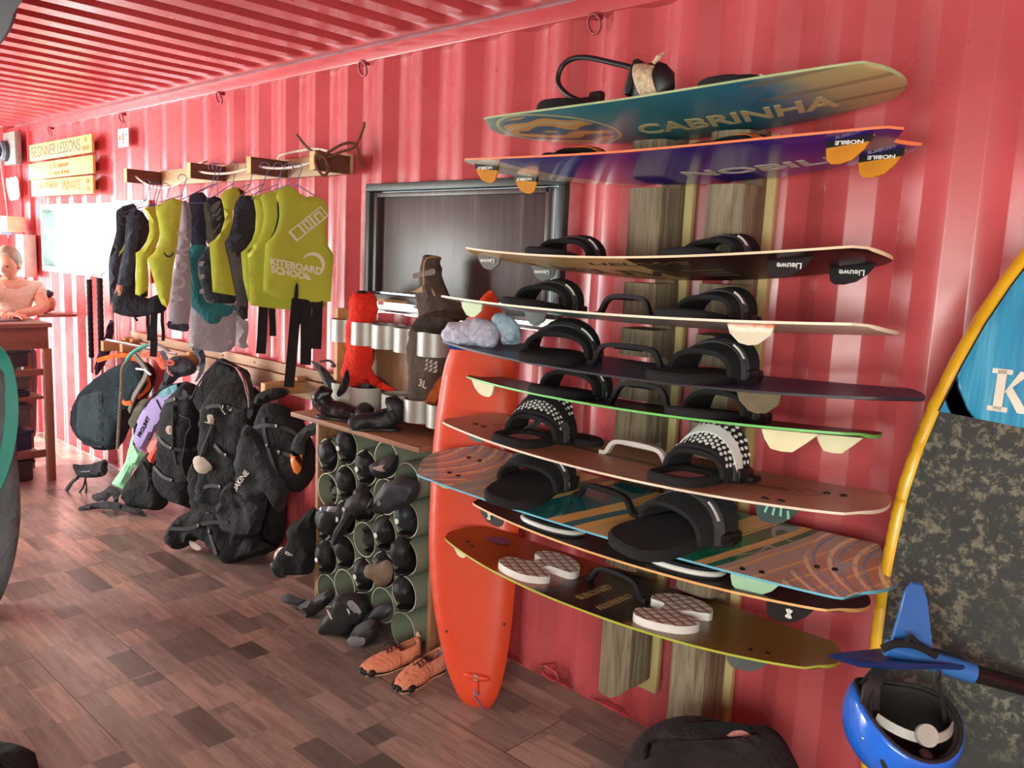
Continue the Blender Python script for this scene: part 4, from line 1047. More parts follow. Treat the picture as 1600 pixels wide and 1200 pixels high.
# ---------------------------------------------------------------- booties on top of the rack
def on(px, py, z): return at(px, py, Z=z)
TOP = 'booties on top of the pipe rack'
def put_boot(px, py, yaw, label, **k):
    c = on(px, py, .934); return bootie(Matrix.Translation((c.x, c.y, .934)) @ Matrix.Rotation(yaw, 4, 'Z'), label, TOP, **k)
put_boot(525, 655, 3.5, 'black rubber-soled bootie on the left end of the rack top', shaft=.02, logo=False, sc=.95, m=plain('glossy_rubber', (24, 24, 26), .35))
put_boot(590, 672, .9, 'black bootie at the front right of the rack top, toe to the room', shaft=.03, sc=.92, m=NEO, patch=BLK)
put_boot(570, 655, 2.4, 'black bootie with a wide ankle strap in the middle of the rack top', shaft=.05, logo=False, sc=1.0, patch=NEO2)
P6 = (-3.05, -.30, 1.0)
def shape(name, label, cat, pts, P0, T, m, k=1, ox=0, oy=0, rim=.04, step=.025, wr=.005, ws=12, seed=0, N=NR, group=None, sm=3, base=None, part_name='body', curve=None):
    out, ex, ey = trace(pts, P0, N, k, ox, oy); c = Vector(P0)+ex*(sum(a for a, b in out)/len(out))+ey*min(b for a, b in out)
    t = thing(name, label, cat, tuple(c), group); mb = MB()
    s = mb.puff(sm2(out, sm) if sm else out, Vector(P0), ex, ey, T, rim, step, wr, ws, seed, curve=curve); part(mb, part_name, m, t)
    def F(px, py): q = at(ox+px/k, oy+py/k, P=Vector(P0), N=basis(N)[2])-Vector(P0); return q.dot(ex), q.dot(ey)
    def sub(nm, mat, ps, th=.012, lift=None, rim=.008, sm_=2, par=None, wr=0):
        o2 = [F(*q) for q in ps]; o2 = sm2(o2, sm_) if sm_ else o2; cx = sum(a for a, b in o2)/len(o2); cy = sum(b for a, b in o2)/len(o2)
        L0 = (s(cx, cy)-(Vector(P0)+ex*cx+ey*cy)).dot(basis(N)[2]) if lift is None else lift
        mb = MB(); mb.puff(o2, Vector(P0)+basis(N)[2]*L0, ex, ey, th, rim, .03, wr, 8); return part(mb, nm, mat, t)
    return t, s, F, sub
t, s, F, sub = shape('neoprene_bootie', 'tall black bootie flap sticking up at the left of the rack top', 'bootie', [(180,735),(230,750),(290,800),(335,860),(355,920),(350,990),(300,1000),(270,960),(270,900),(250,840),(215,780)], (-3.4, -.20, .95), .035, NEO, 4, 440, 380, group=TOP, part_name='upper')
mb = MB(); mb.strap(smooth([at(440+a/4, 380+b/4, P=Vector((-3.4, -.20, .95)), N=basis(NR)[2]) for a, b in ((240,740),(300,735),(335,770),(310,765))], 4), Vector((0, 0, 1)), .012, .004); part(mb, 'pull_strap', NEO, t)
t, s, F, sub = shape('ankle_strap', 'black ankle strap with loops resting on the booties of the rack top', 'strap', [(360,900),(400,800),(420,800),(425,870),(400,930),(360,960),(345,940)], (-3.2, -.20, .97), .03, BLK, 4, 440, 380)

# ---------------------------------------------------------------- pipe-ring holder on the wall with bags
t = thing('ring_holder', 'wall holder of ten cut silver pipe rings on a worn plywood board', 'holder', (-3.0, -.02, .98))
PL2 = woody('stained_ply', (120, 84, 56), (182, 146, 108), 2, .6, .5, .1)
mb = MB(); mb.box((-2.98, -.025, 1.18), (.80, .016, .42), bev=.002); part(mb, 'back_board', PL2, t)
mb = MB(); mb.box((-3.41, -.08, 1.21), (.03, .09, .46), bev=.002); part(mb, 'end_lath', plain('pale_pine_end', (200, 150, 96), .6), t)
SIL = plain('brushed_silver_pipe', (168, 166, 158), .42, .45, .06)
for X in (-3.335, -3.175, -3.015, -2.855, -2.695):
    mb = MB(); mb.lathe([(.0775, 1.285), (.0775, 1.392), (.072, 1.392), (.072, 1.285), (.0775, 1.285)], Matrix.Translation((X, -.115, 0)), 30, cap=False); part(mb, 'ring', SIL, t)
for i, X in enumerate((-3.335, -3.175, -2.93, -2.775, -2.62)):
    mb = MB(); mb.lathe([(.0775, .985), (.0775, 1.085), (.072, 1.085), (.072, .985), (.0775, .985)], Matrix.Translation((X, -.115, 0)), 30, cap=False); part(mb, 'ring', SIL if i > 2 else plain('dull_white_pipe', (176, 172, 160), .5), t)
RED = fabric('red_ripstop', (232, 52, 34), .12, .8)
P7 = (-3.2, -.115, 1.25); NW = (.35, -.94, 0)
t, s, F, sub = shape('kite_bag', 'crumpled bright red bag standing in the left pipe rings', 'bag', [(455,310),(500,298),(570,310),(590,350),(605,420),(590,480),(570,560),(580,640),(575,720),(560,780),(590,830),(640,870),(700,910),(690,930),(600,900),(540,880),(470,900),(430,890),(385,820),(400,720),(410,640),(415,560),(420,480),(430,400),(440,340)], P7, .13, RED, 4, 440, 380, rim=.07, wr=.016, ws=9, N=NW, part_name='sack')
mb = MB(); c = s(*F(520, 305)); mb.tube([c+Vector((math.cos(a)*.018, math.sin(a)*.018, 0)) for a in [2*math.pi*k/10 for k in range(10)]], .006, 6, closed=True); part(mb, 'drawstring', BLK, t)
BRN = fabric('brown_ripstop', (88, 74, 66), .15, .8); OG = fabric('orange_ripstop', (190, 92, 40), .12, .8); TAN = fabric('tan_cloth', (196, 160, 116), .12)
P8 = (-2.78, -.12, 1.2)
t, s, F, sub = shape('kite_bag', 'tall brown and orange rolled bag standing in the middle pipe rings', 'bag', [(880,80),(940,75),(995,88),(985,130),(1000,170),(1005,220),(1020,280),(1060,340),(1180,420),(1170,450),(1100,500),(1060,560),(1035,640),(1030,740),(1020,820),(1000,900),(980,1000),(880,1010),(800,980),(795,860),(790,700),(800,560),(810,520),(860,460),(850,380),(835,310),(860,280),(865,180)], P8, .12, BRN, 4, 440, 380, rim=.06, wr=.014, ws=9, N=NW, part_name='sack')
sub('tan_flap', TAN, [(850,300),(880,290),(950,255),(1000,330),(940,305),(880,308)], .02, par=t)
sub('grey_tie', fabric('grey_cloth', (140, 130, 124)), [(868,190),(930,175),(998,160),(1000,195),(940,205),(872,222)], .03)
sub('orange_panel', OG, [(890,1000),(960,900),(1030,820),(1020,900),(985,1000)], .03)
mb = MB(); mb.tube(smooth([s(*F(945, 260), .01), s(*F(940, 150), .015), s(*F(955, 95), .02), s(*F(990, 85), .01)], 4), .003, 6); part(mb, 'cord', TAN, t)
mb = MB(); fx, fy = F(925, 870)
text(mb, '3L', .045, lambda a, b, l: s(fx+a*.9+b*.3, fy+b-a*.25, l+.004), 0, bold=.001)
fx2, fy2 = F(975, 745)
for q in range(3):
    for w_ in range(3):
        a0 = fx2-.022+.018*q; b0 = fy2+.018-.018*w_-.005*q; mb.add([s(a0, b0, .004), s(a0+.012, b0+.006, .004), s(a0+.008, b0-.009, .004), s(a0-.004, b0-.012, .004)], [(0, 1, 2, 3)], 0, False)
part(mb, 'print', plain('pale_print', (190, 180, 168), .6), t)
t, s, F, sub = shape('folded_bag', 'dark brown folded bag lying on top of the right pipe rings', 'bag', [(810,545),(830,490),(900,440),(1000,420),(1100,425),(1180,435),(1180,460),(1090,500),(1060,545),(1000,570),(900,560)], (-2.72, -.20, 1.42), .12, fabric('dark_brown_cloth', (62, 52, 46), .2, .85), 4, 440, 380, rim=.05, wr=.012, N=NW)
# orange fin cone and grey fin standing on the sill
c = at(765, 478, Y=-.03); mb = MB(); mb.prism([(-.05, -.03), (.055, -.03), (.045, .03), (.012, .085), (-.005, .088), (-.03, .03)], Matrix.Translation((c.x, -.02, c.z)) @ Matrix.Rotation(math.pi/2, 4, 'X'), .022, bev=.006)
# ---------------------------------------------------------------- heap of shirts on the navy board
SH1 = fabric('pale_lilac_cotton', (206, 208, 226), .06); SH2 = fabric('pale_blue_cotton', (176, 198, 214), .06); SH3 = fabric('royal_blue_cotton', (40, 60, 140), .1)
def heap(label, pts, P0, T, m, seed, k=4, ox=440, oy=380, wr=.026):
    return shape('shirt', label, 'shirt', pts, P0, T*.8, m, k, ox, oy, rim=.05, step=.009, wr=wr*.6, ws=19, seed=seed, N=(.5, -.87, .0), group='shirts heaped on the navy board', part_name='cloth', curve=(None if wr < .01 else (lambda x, y: .015*abs(math.sin(62*x+30*y+5*noise.noise(Vector((x*9, y*9, seed)))))+.011*abs(math.sin(88*y-36*x+4*noise.noise(Vector((x*12, y*12, seed+3))))))))
zt = loc(t5, xy5(-.62, -.05)); 
heap('pale lilac shirt crumpled on the left tip of the dark blue board', [(1005,560),(1040,520),(1060,490),(1110,490),(1160,480),(1220,465),(1300,480),(1360,520),(1370,580),(1350,640),(1300,655),(1200,645),(1120,640),(1050,625),(1015,600)], (-2.14, -.50, 1.47), .15, SH1, 3)
heap('pale blue shirt bundled beside the lilac shirt on the dark blue board', [(1315,470),(1350,435),(1410,440),(1460,470),(1495,520),(1505,590),(1490,625),(1420,630),(1380,620),(1370,560),(1330,500)], (-2.03, -.42, 1.48), .11, SH2, 5)
heap('royal blue cloth corner hanging under the lilac shirt', [(1040,625),(1100,620),(1160,640),(1215,650),(1205,668),(1120,668),(1060,662),(1045,645)], (-2.17, -.54, 1.42), .03, SH3, 8, wr=.004)

# ---------------------------------------------------------------- salmon water shoes
SAL = fabric('salmon_mesh', (232, 150, 116), .08); TANR = plain('tan_outsole', (226, 180, 130), .6); SBL = plain('sole_black', (28, 26, 26), .6)
def shoe(c, yaw, label, mir=1):
    M = Matrix.Translation(c) @ Matrix.Rotation(yaw, 4, 'Z'); t = thing('water_shoe', label, 'shoe', M=M, group='salmon water shoes')
    ns, nk = 22, 16; mb = MB(); vs = []; fs = []
    def wdt(s): return .052*math.sin(math.pi*min(1, max(0, (s+.03)/1.06)))**.38*(1-.28*math.exp(-((s-.62)/.20)**2))
    def hgt(s): return .036+.028*min(1, max(0, (s-.12)/.45))+.018*max(0, (s-.55)/.45)**1.2-.018*math.exp(-((s-.0)/.08)**2)
    for i in range(ns+1):
        s = i/ns; w_ = wdt(s)+.004
        for k in range(nk+1):
            a = math.pi*k/nk; e = .75
            y = w_*math.copysign(abs(math.cos(a))**e, math.cos(a)); z = .014+hgt(s)*math.sin(a)**e
            if .60 < s < .97 and z > .03:  # open throat
                pass
            vs.append((-.135+.27*s, y*mir*(1+.08*math.sin(3*s))-.008*math.sin(math.pi*s)*mir, z))
    throat = lambda i, k: (.58 < (i+.5)/ns < .93) and abs(k+.5-nk/2) < 3.3
    for i in range(ns):
        for k in range(nk):
            if not throat(i, k): fs.append((i*(nk+1)+k, (i+1)*(nk+1)+k, (i+1)*(nk+1)+k+1, i*(nk+1)+k+1))
    mb.add(vs, fs); up_ = mb.build('upper', SAL, t)
    sol = up_.modifiers.new('thickness', 'SOLIDIFY'); sol.thickness = .004
    mb = MB(); out = [(-.138+.276*i/20, (wdt(i/20)+.007)*mir) for i in range(21)]+[(-.138+.276*i/20, -(wdt(i/20)+.007)*mir) for i in range(20, -1, -1)]
    out = [(a, b-.008*mir*math.sin(math.pi*(a+.135)/.27)) for a, b in out]
    mb.prism(out, Matrix.Translation((0, 0, .006)), .010, bev=.002); mb.build('midsole', SBL, t)
    mb = MB(); mb.prism([(a*.98, b*.96) for a, b in out], Matrix(), .007, bev=.001); mb.build('outsole', TANR, t)
    mb = MB()
    for q in range(5): mb.ball((-.128+.010*abs(q-1.6)**1.3, (-.040+.020*q)*mir, .014), (.022, .0105, .016), n=12, m=8)
    mb.build('toe_guard', SBL, t)
    mb = MB(); mb.prism([(a*.5+.06, b*.62) for a, b in out], Matrix.Translation((0, 0, .022)), .004); mb.build('insole', plain('dark_insole', (70, 60, 40), .9), t)
    mb = MB()
    for q in range(4):
        x_ = -.03+.02*q; z_ = .014+hgt(.5+.06*(q-1))+.004
        mb.tube(smooth([(x_, -.02, z_-.008), (x_+.008, 0, z_+.003), (x_+.014, .02, z_-.008)], 3), .002, 6); mb.tube(smooth([(x_+.014, -.02, z_-.008), (x_+.006, 0, z_+.004), (x_, .02, z_-.008)], 3), .002, 6)
    mb.tube(smooth([(.03, 0, .08), (.01, .03, .09), (-.015, .035, .075), (-.02, .02, .066)], 4), .002, 6)
    mb.build('laces', SBL, t)
    mb = MB(); mb.strap([(.128, 0, .075), (.138, 0, .10), (.130, 0, .115), (.124, 0, .098)], Vector((0, 1, 0)), .014, .004); mb.build('heel_loop', plain('cream_loop', (232, 214, 184), .7), t)
def between(a, b): p, q = at(*a, Z=0), at(*b, Z=0); return (p+q)/2, math.atan2((q-p).y, (q-p).x)
c, y_ = between((574, 1051), (646, 1029)); shoe((c.x, c.y, 0), y_, 'salmon water shoe nearer the pipe rack, left of its pair', 1)
c, y_ = between((632, 1076), (683, 1048)); shoe((c.x, c.y, 0), y_, 'salmon water shoe nearer the orange board, right of its pair', -1)
# ---------------------------------------------------------------- rail for vests
PINE = woody('pale_pine', (168, 134, 96), (206, 176, 134), 0, .65, .8, .08); DARKW = woody('dark_stained_bracket', (84, 56, 42), (120, 84, 62), 1, .6, .8, .1); ENDG = plain('end_grain', (214, 172, 112), .7)
t = thing('vest_rail', 'long pale wooden wall board with four dark brackets strung with white rope', 'rail', (-4.5, 0, 2.09))
mb = MB(); mb.box((-4.515, -.012, 2.138), (2.12, .022, .096), bev=.002); part(mb, 'back_board', PINE, t)
BX = [-5.54, -4.69, -4.03, -3.475]; BD = [.22, .215, .215, .20]
for X, D in zip(BX, BD):
    mb = MB(); mb.box((X, -.024-D/2, 2.132), (.042, D, .085), bev=.002); br = part(mb, 'bracket', DARKW, t)
    mb = MB(); mb.box((X, -.025-D, 2.132), (.0425, .003, .0855)); o = mb.build('end_grain', ENDG); o.parent = br
ROPE = plain('white_rope', (216, 206, 188), .85, 0, .15, 60, .5, 300); BROPE = plain('brown_rope', (120, 88, 66), .9, 0, .2, 60, .5, 300)
def ropepts(i, sag):
    a = Vector((BX[i]+.02, -.19, 2.13)); b = Vector((BX[i+1]-.02, -.19, 2.135))
    return [a.lerp(b, q/12)+Vector((0, 0, -sag*4*(q/12)*(1-q/12))) for q in range(13)]
sags = [.085, .025, .02]
for i in range(3):
    mb = MB(); mb.tube(ropepts(i, sags[i]), .0065, 8); part(mb, 'rope', ROPE, t)
mb = MB(); mb.tube(smooth([(-5.10, -.03, 2.185), (-5.0, -.05, 2.195), (-4.75, -.10, 2.20), (-4.69, -.16, 2.18)], 4), .006, 8); part(mb, 'rope', ROPE, t)
mb = MB(); mb.tube(smooth([(-4.10, -.03, 2.19), (-4.0, -.06, 2.205), (-3.7, -.08, 2.215), (-3.5, -.12, 2.19)], 4), .006, 8); part(mb, 'rope', ROPE, t)
B4 = Vector((BX[3], -.17, 2.14))
mb = MB(); mb.tube(smooth([(-3.62, -.22, 2.26), (-3.56, -.2, 2.20), (-3.49, -.19, 2.165), (-3.44, -.17, 2.15), (-3.40, -.12, 2.18), (-3.37, -.06, 2.21), (-3.36, -.02, 2.30), (-3.355, -.02, 2.33)], 5), .007, 8)
mb.tube(smooth([(-3.46, -.22, 2.15), (-3.42, -.24, 2.10), (-3.39, -.22, 2.06), (-3.38, -.20, 2.09), (-3.41, -.20, 2.14), (-3.46, -.20, 2.16)], 5), .007, 8)
mb.tube(smooth([(-3.45, -.18, 2.16), (-3.40, -.10, 2.22), (-3.37, -.05, 2.215), (-3.36, -.03, 2.12)], 5), .007, 8)
mb.ball((-3.455, -.205, 2.155), (.026, .024, .026), nz=.3, n=12, m=8); part(mb, 'knotted_rope', BROPE, t)

# ---------------------------------------------------------------- vests on wire hangers
LIME = fabric('lime_neoprene', (174, 182, 62), .05, .85, bs=.14); LIME_EDGE = fabric('lime_edge', (190, 208, 74), .05); NV = fabric('charcoal_neoprene', (44, 46, 52), .15, .85)
SLT = fabric('slate_neoprene', (64, 72, 82), .12); GREYC = fabric('light_grey_lycra', (158, 154, 160), .06, bs=.25); TEAL = fabric('teal_neoprene', (48, 112, 116), .1); WPR = plain('pale_print_white', (220, 214, 190), .6, 0, .04)
DG = fabric('grey_green_neoprene', (96, 100, 92), .1); WIRE = plain('blue_coated_wire', (76, 92, 140), .35, .3)
NVv = Vector((.80, -.60, 0))
def hanger(hook_px, ri, neck, NN=NVv, lab=''):
    pass
def garment(name, label, cat, pts, X, T, m, k=4, ox=160, oy=220, rim=.014, wr=.006, seed=0, sm=1, group='vests and tops on the wall rail', hook=None, straps=(), N=NVv, ws=5, edge=None):
    P0 = Vector((X, -.19, 1.8))
    t, s, F, sub = shape(name, label, cat, pts, P0, T*.62, m, k, ox, oy, rim, .028, wr, ws, seed, N, group, sm, part_name='front_panel' if cat == 'vest' else 'cloth')
    ex, ey, en = basis(N)
    if hook:
        hx, hy, sx0, sx1, sy = hook   # hook top px, shoulder ends px
        hk = at(ox+hx/k, oy+hy/k, P=P0, N=en); nk = at(ox+hx/k, oy+(hy+105)/k, P=P0, N=en)
        a = at(ox+sx0/k, oy+sy/k, P=P0, N=en); b = at(ox+sx1/k, oy+sy/k, P=P0, N=en)
        mb = MB(); hook_ = [hk+ex*(.022*math.cos(q))+ey*(.022*math.sin(q)-.0) for q in [(-.2+1.25*math.pi*j/8) for j in range(9)]]
        mb.tube(smooth(list(reversed(hook_))+[nk+ey*.02, nk], 3), .0022, 6)
        mb.tube([nk, a, a+ey*-.02, b+ey*-.02, b, nk], .0022, 6)
        o = mb.build('wire_hanger', WIRE); tag(o, 'wire hanger of the '+' '.join(label.split()[:11]), 'hanger', 'wire hangers on the ropes')
    for st in straps:
        x0, y0, x1, y1, wpx = st; q0 = at(ox+x0/k, oy+y0/k, P=P0, N=en); q1 = at(ox+x1/k, oy+y1/k, P=P0, N=en); d = (q0-CAM).dot(FW)
        mb = MB(); mb.strap(smooth([q0+ey*.02, q0.lerp(q1, .33)+en*.01, q0.lerp(q1, .66)-en*.008, q1], 4), ex, wpx/k*d/FPX*1.02, .006); part(mb, 'strap', BLK, t)
    return t, s, F, sub
VG = 'lime flotation vests on the rail'
B1 = [(1070,330),(1100,300),(1165,280),(1195,297),(1235,330),(1275,350),(1332,345),(1372,362),(1398,392),(1408,430),(1400,500),(1394,590),(1412,660),(1447,715),(1440,800),(1434,900),(1428,1005),(1330,1015),(1224,1005),(1226,940),(1224,900),(1215,886),(1203,910),(1198,1005),(1100,985),(1005,945),(1008,800),(1018,650),(1032,630),(1060,600),(1085,550),(1103,470),(1102,400),(1085,350)]
t, s, F, sub = garment('flotation_vest', 'front lime vest lettered with KITEBOARD SCHOOL on the right end of the rail', 'vest', B1, -3.56, .045, LIME, seed=1, hook=(1218, 170, 1110, 1330, 345), group=VG, sm=1,
    straps=[(1215, 1010, 1165, 1540, 62), (1275, 1015, 1270, 1400, 66), (1345, 1010, 1335, 1300, 64)])
sub('waist_slit', BLK, [(1214,888),(1205,915),(1200,960),(1199,1000),(1220,1003),(1224,950),(1224,905)], .006, rim=.003)
sub('armhole_edge', NV, [(1100,380),(1108,470),(1088,555),(1060,603),(1050,612),(1078,555),(1096,470),(1092,400)], .012, rim=.004)
def pl(px, py, kx=1): return F(px, py)
def vtext(txt, px, py, size, slope, sx=1.0, bold=.002, rot=0, m=None):
    fx, fy = F(px, py); c_, s_ = math.cos(rot), math.sin(rot); mb = MB()
    text(mb, txt, size, lambda a, b, l: s(fx+(a*c_-b*s_), fy+a*s_+b*c_+a*slope, l+.0015), 0, sx=sx, bold=bold)
    part(mb, 'lettering', m or WPR, t)
vtext('KITEBOARD', 1215, 787, .046, -.16, 1.0, .0016); vtext('SCHOOL', 1178, 828, .046, -.16, 1.0, .0016); vtext('.NL', 1283, 852, .022, -.14, 1.0, .0008)
# crescent emblem
fx, fy = F(1320, 770); mb = MB(); r_o, vs = .055, []
N_ = 22
for i in range(N_+1):
    a = 2.75-3.95*i/N_; wth = .017*math.sin(math.pi*i/N_)**.7+.001
    vs.append(s(fx+(r_o)*math.cos(a), fy+r_o*1.05*math.sin(a), .003)); vs.append(s(fx+(r_o-wth)*math.cos(a)-.0, fy+(r_o-wth)*1.05*math.sin(a), .003))
mb.add(vs, [(2*i, 2*i+1, 2*i+3, 2*i+2) for i in range(N_)], 0, False); part(mb, 'crescent_print', WPR, t)
# slanted logo box
fx, fy = F(1290, 520); mb = MB(); ang = .72
def bx_(x0, x1, y0, y1):
    P = []
    for a, b in ((x0, y0), (x1, y0), (x1, y1), (x0, y1)):
        P.append(s(fx+a*math.cos(ang)-b*math.sin(ang), fy+a*math.sin(ang)+b*math.cos(ang), .005))
    mb.add(P, [(0, 1, 2, 3)], 0, False)
h_ = .030; bx_(-.10, .10, h_-.006, h_); bx_(-.10, .10, -h_, -h_+.006); bx_(-.10, -.088, -h_, h_); bx_(.094, .10, -h_, h_)
bx_(-.045, -.035, -h_, h_); bx_(.02, .030, -h_, h_); bx_(-.018, .004, -.022, -.016); bx_(-.018, .004, .016, .022); bx_(-.022, -.014, -.022, .022); bx_(.002, .010, -.022, .022)
bx_(.042, .050, -.024, .012); bx_(.042, .082, .008, .018); bx_(.074, .082, -.024, .012)
part(mb, 'box_logo', WPR, t)
off = lambda P, dx, dy, sx=1: [(a*sx+dx, b+dy) for a, b in P]
B2 = [(985,350),(1010,325),(1060,312),(1100,320),(1250,400),(1300,700),(1395,760),(1395,1040),(1290,1055),(1180,1058),(1050,1045),(925,1028),(915,860),(908,700),(905,690),(960,640),(995,560),(1010,470),(1000,400)]
t, s, F, sub = garment('flotation_vest', 'lime vest hanging directly behind the lettered vest', 'vest', B2, -3.66, .04, LIME, seed=2, hook=(1165, 170, 1010, 1200, 330), group=VG, straps=[(1250, 1040, 1190, 1180, 55)])
B3 = [(925,335),(950,345),(1000,330),(1080,400),(1100,700),(1180,1000),(1100,1020),(1000,1020),(912,1005),(880,860),(865,700),(900,670),(935,620),(955,560),(960,450),(945,370)]
t, s, F, sub = garment('flotation_vest', 'lime vest third from the right end of the rail, mostly hidden', 'vest', B3, -3.78, .04, LIME, seed=3, hook=(1100, 165, 930, 1080, 340), group=VG, straps=[(1010, 1020, 990, 1330, 58), (1060, 1020, 1065, 1220, 40)])
B4_ = [(820,430),(835,380),(860,350),(905,340),(945,345),(970,380),(985,450),(975,560),(940,630),(905,680),(885,740),(892,850),(905,950),(912,1000),(908,1110),(880,1122),(838,1085),(832,950),(805,800),(775,660),(765,630),(790,590),(812,520)]
t, s, F, sub = garment('sleeveless_wetsuit', 'black sleeveless wetsuit top between the lime vests', 'wetsuit', B4_, -3.92, .045, NV, seed=4, hook=(1015, 160, 850, 950, 350))
sub('grey_side_print', SLT, [(780,620),(820,590),(860,570),(880,600),(830,640),(795,650)], .01)
sub('grey_cuff_piece', GREYC, [(840,1085),(880,1120),(912,1130),(912,1200),(900,1260),(915,1290),(860,1295),(835,1250),(836,1180)], .03, lift=0.0)
sub('camouflage_panel', mat_worn('camouflage_cloth', (40, 42, 44), (92, 94, 92), .8, 14), [(800,700),(860,720),(890,850),(905,1000),(900,1040),(840,1000),(825,880)], .01)
B5 = [(740,345),(762,312),(830,285),(900,322),(880,350),(850,380),(815,440),(812,520),(790,590),(765,640),(790,750),(812,860),(830,968),(760,957),(690,945),(680,800),(668,640),(700,620),(742,570),(765,490),(758,420)]
t, s, F, sub = garment('flotation_vest', 'narrow lime vest in the middle of the rail', 'vest', B5, -4.12, .04, LIME, seed=5, hook=(925, 165, 760, 880, 330), group=VG, sm=1)
B6 = [(640,400),(660,360),(700,345),(740,360),(770,430),(790,560),(840,700),(850,960),(830,1015),(760,1018),(690,1015),(650,995),(625,940),(612,860),(600,740),(640,690),(680,640),(665,560),(655,480)]
t, s, F, sub = garment('impact_vest', 'grey and black striped impact vest behind the middle lime vest', 'vest', B6, -4.26, .05, NV, seed=6, hook=(820, 160, 690, 790, 350), group=None)
for i in range(5): sub('grey_stripe', DG, [(680+8*i,420+45*i), (720+8*i,380+45*i), (745,385+45*i), (700,450+45*i)], .008)
sub('grey_armhole', DG, [(640,380),(665,440),(690,520),(705,600),(690,640),(655,640),(650,520),(636,430)], .012)
for q in (760, 840, 930): sub('buckle_strap', GREYC, [(610,q),(640,q-8),(642,q+16),(612,q+26)], .012)
# long grey and teal suit
P7_ = [(545,345),(580,335),(625,320),(660,355),(650,450),(655,560),(650,640),(700,760),(760,900),(850,1040),(845,1180),(830,1280),(800,1310),(740,1325),(640,1310),(540,1290),(545,1150),(548,1030),(548,900),(520,760),(545,650),(552,520),(545,430)]
t, s, F, sub = garment('long_wetsuit', 'long grey and teal wetsuit with a black chest hanging in the middle', 'wetsuit', P7_, -4.40, .05, GREYC, seed=7, hook=(715, 165, 540, 720, 345))
sub('black_chest', fabric('navy_black_chest', (50, 52, 66), .1), [(548,350),(620,322),(655,360),(648,450),(652,560),(648,650),(560,650),(556,540),(550,440)], .016)
sub('teal_body', TEAL, [(560,652),(650,650),(625,720),(600,760),(620,900),(640,990),(690,1015),(830,1025),(830,1090),(760,1100),(740,1130),(700,1155),(660,1140),(600,1070),(560,1030),(555,880),(525,760)], .018)
SLV = [(500,380),(520,370),(545,400),(560,480),(555,620),(540,700),(552,800),(556,900),(552,1030),(540,1150),(535,1190),(480,1185),(412,1165),(420,1030),(432,900),(450,780),(468,660),(485,520)]
t, s, F, sub = garment('long_sleeve_top', 'light grey long-sleeved top with faded letters down its sleeve', 'top', SLV, -4.34, .05, GREYC, seed=8, hook=(690, 165, 500, 660, 365), N=Vector((.85, -.52, 0)))
sub('dark_cuff', SLT, [(414,1125),(480,1140),(540,1145),(536,1190),(480,1186),(411,1168)], .02)
sub('shoulder_stripe', fabric('mid_grey', (120, 124, 134)), [(515,375),(540,395),(558,480),(556,560),(540,640),(528,560),(530,460),(512,400)], .01)
for ch, px_, py_, r in (('A', 512, 585, 1.35), ('R', 502, 690, 1.35), ('G', 494, 790, 1.35), ('O', 486, 885, 1.35), ('V', 478, 985, 1.35)):
    fx, fy = F(px_, py_); mb = MB(); text(mb, ch, .085, lambda a, b, l: s(fx+a*math.cos(r)-b*math.sin(r), fy+a*math.sin(r)+b*math.cos(r), l+.001), 0, bold=.003); part(mb, 'letter', plain('faded_grey_print', (186, 182, 188), .7), t)
B8 = [(330,410),(375,385),(440,355),(475,368),(515,380),(500,430),(490,520),(478,600),(465,680),(445,780),(432,900),(420,1000),(404,1042),(370,1020),(345,960),(325,880),(298,790),(280,738),(320,700),(350,650),(362,600),(350,510),(335,450)]
t, s, F, sub = garment('flotation_vest', 'lime vest left of the grey long-sleeved top, second from the left', 'vest', B8, -4.62, .045, LIME, seed=9, hook=(500, 235, 350, 480, 385), group=VG, sm=1)
mb = MB(); fx, fy = F(418, 700); vs = []
for i in range(13):
    a = math.pi+math.pi*i/12*1.05; vs += [s(fx+.026*math.cos(a), fy+.026*math.sin(a), .003), s(fx+.020*math.cos(a), fy+.019*math.sin(a)+.003, .003)]
mb.add(vs, [(2*i, 2*i+1, 2*i+3, 2*i+2) for i in range(12)], 0, False); part(mb, 'small_mark', NV, t)
B9 = [(262,420),(300,408),(328,410),(348,470),(362,560),(355,620),(320,690),(282,738),(292,860),(285,982),(245,975),(205,960),(210,830),(206,700),(235,685),(272,640),(296,560),(290,480)]
t, s, F, sub = garment('flotation_vest', 'leftmost lime vest on the rail', 'vest', B9, -4.80, .04, LIME, seed=10, hook=(395, 290, 275, 340, 415), group=VG, sm=1)
B10 = [(150,470),(200,420),(250,440),(290,500),(295,580),(270,640),(232,690),(210,720),(206,960),(285,985),(345,960),(395,1030),(405,1050),(380,1075),(345,1080),(270,1095),(200,1105),(120,1092),(62,1070),(60,980),(90,930),(100,860),(120,760),(140,640)]
t, s, F, sub = garment('harness_vest', 'black vest with hanging straps at the left end of the rail', 'vest', B10, -4.98, .06, NV, seed=11, hook=(340, 290, 170, 270, 430), group=None, straps=[(325, 1070, 318, 1350, 42), (286, 1090, 290, 1250, 22), (375, 1070, 380, 1250, 20), (205, 1100, 215, 1125, 14)])
SL2 = [(165,560),(205,530),(232,540),(225,620),(205,720),(195,830),(180,900),(150,912),(100,905),(95,860),(115,760),(140,650)]
t, s, F, sub = garment('grey_jacket', 'grey neoprene jacket whose sleeve crosses the black vest, far left of rail', 'jacket', SL2, -4.93, .05, SLT, seed=12, hook=(318, 290, 130, 230, 450), group=None)
sub('tan_cuff', TAN, [(95,905),(130,908),(120,960),(98,965)], .02)
B11 = [(90,450),(110,420),(150,402),(195,392),(215,410),(190,470),(165,560),(150,640),(120,740),(105,850),(60,1000),(50,1040),(42,900),(38,780),(45,720),(68,640),(88,560)]
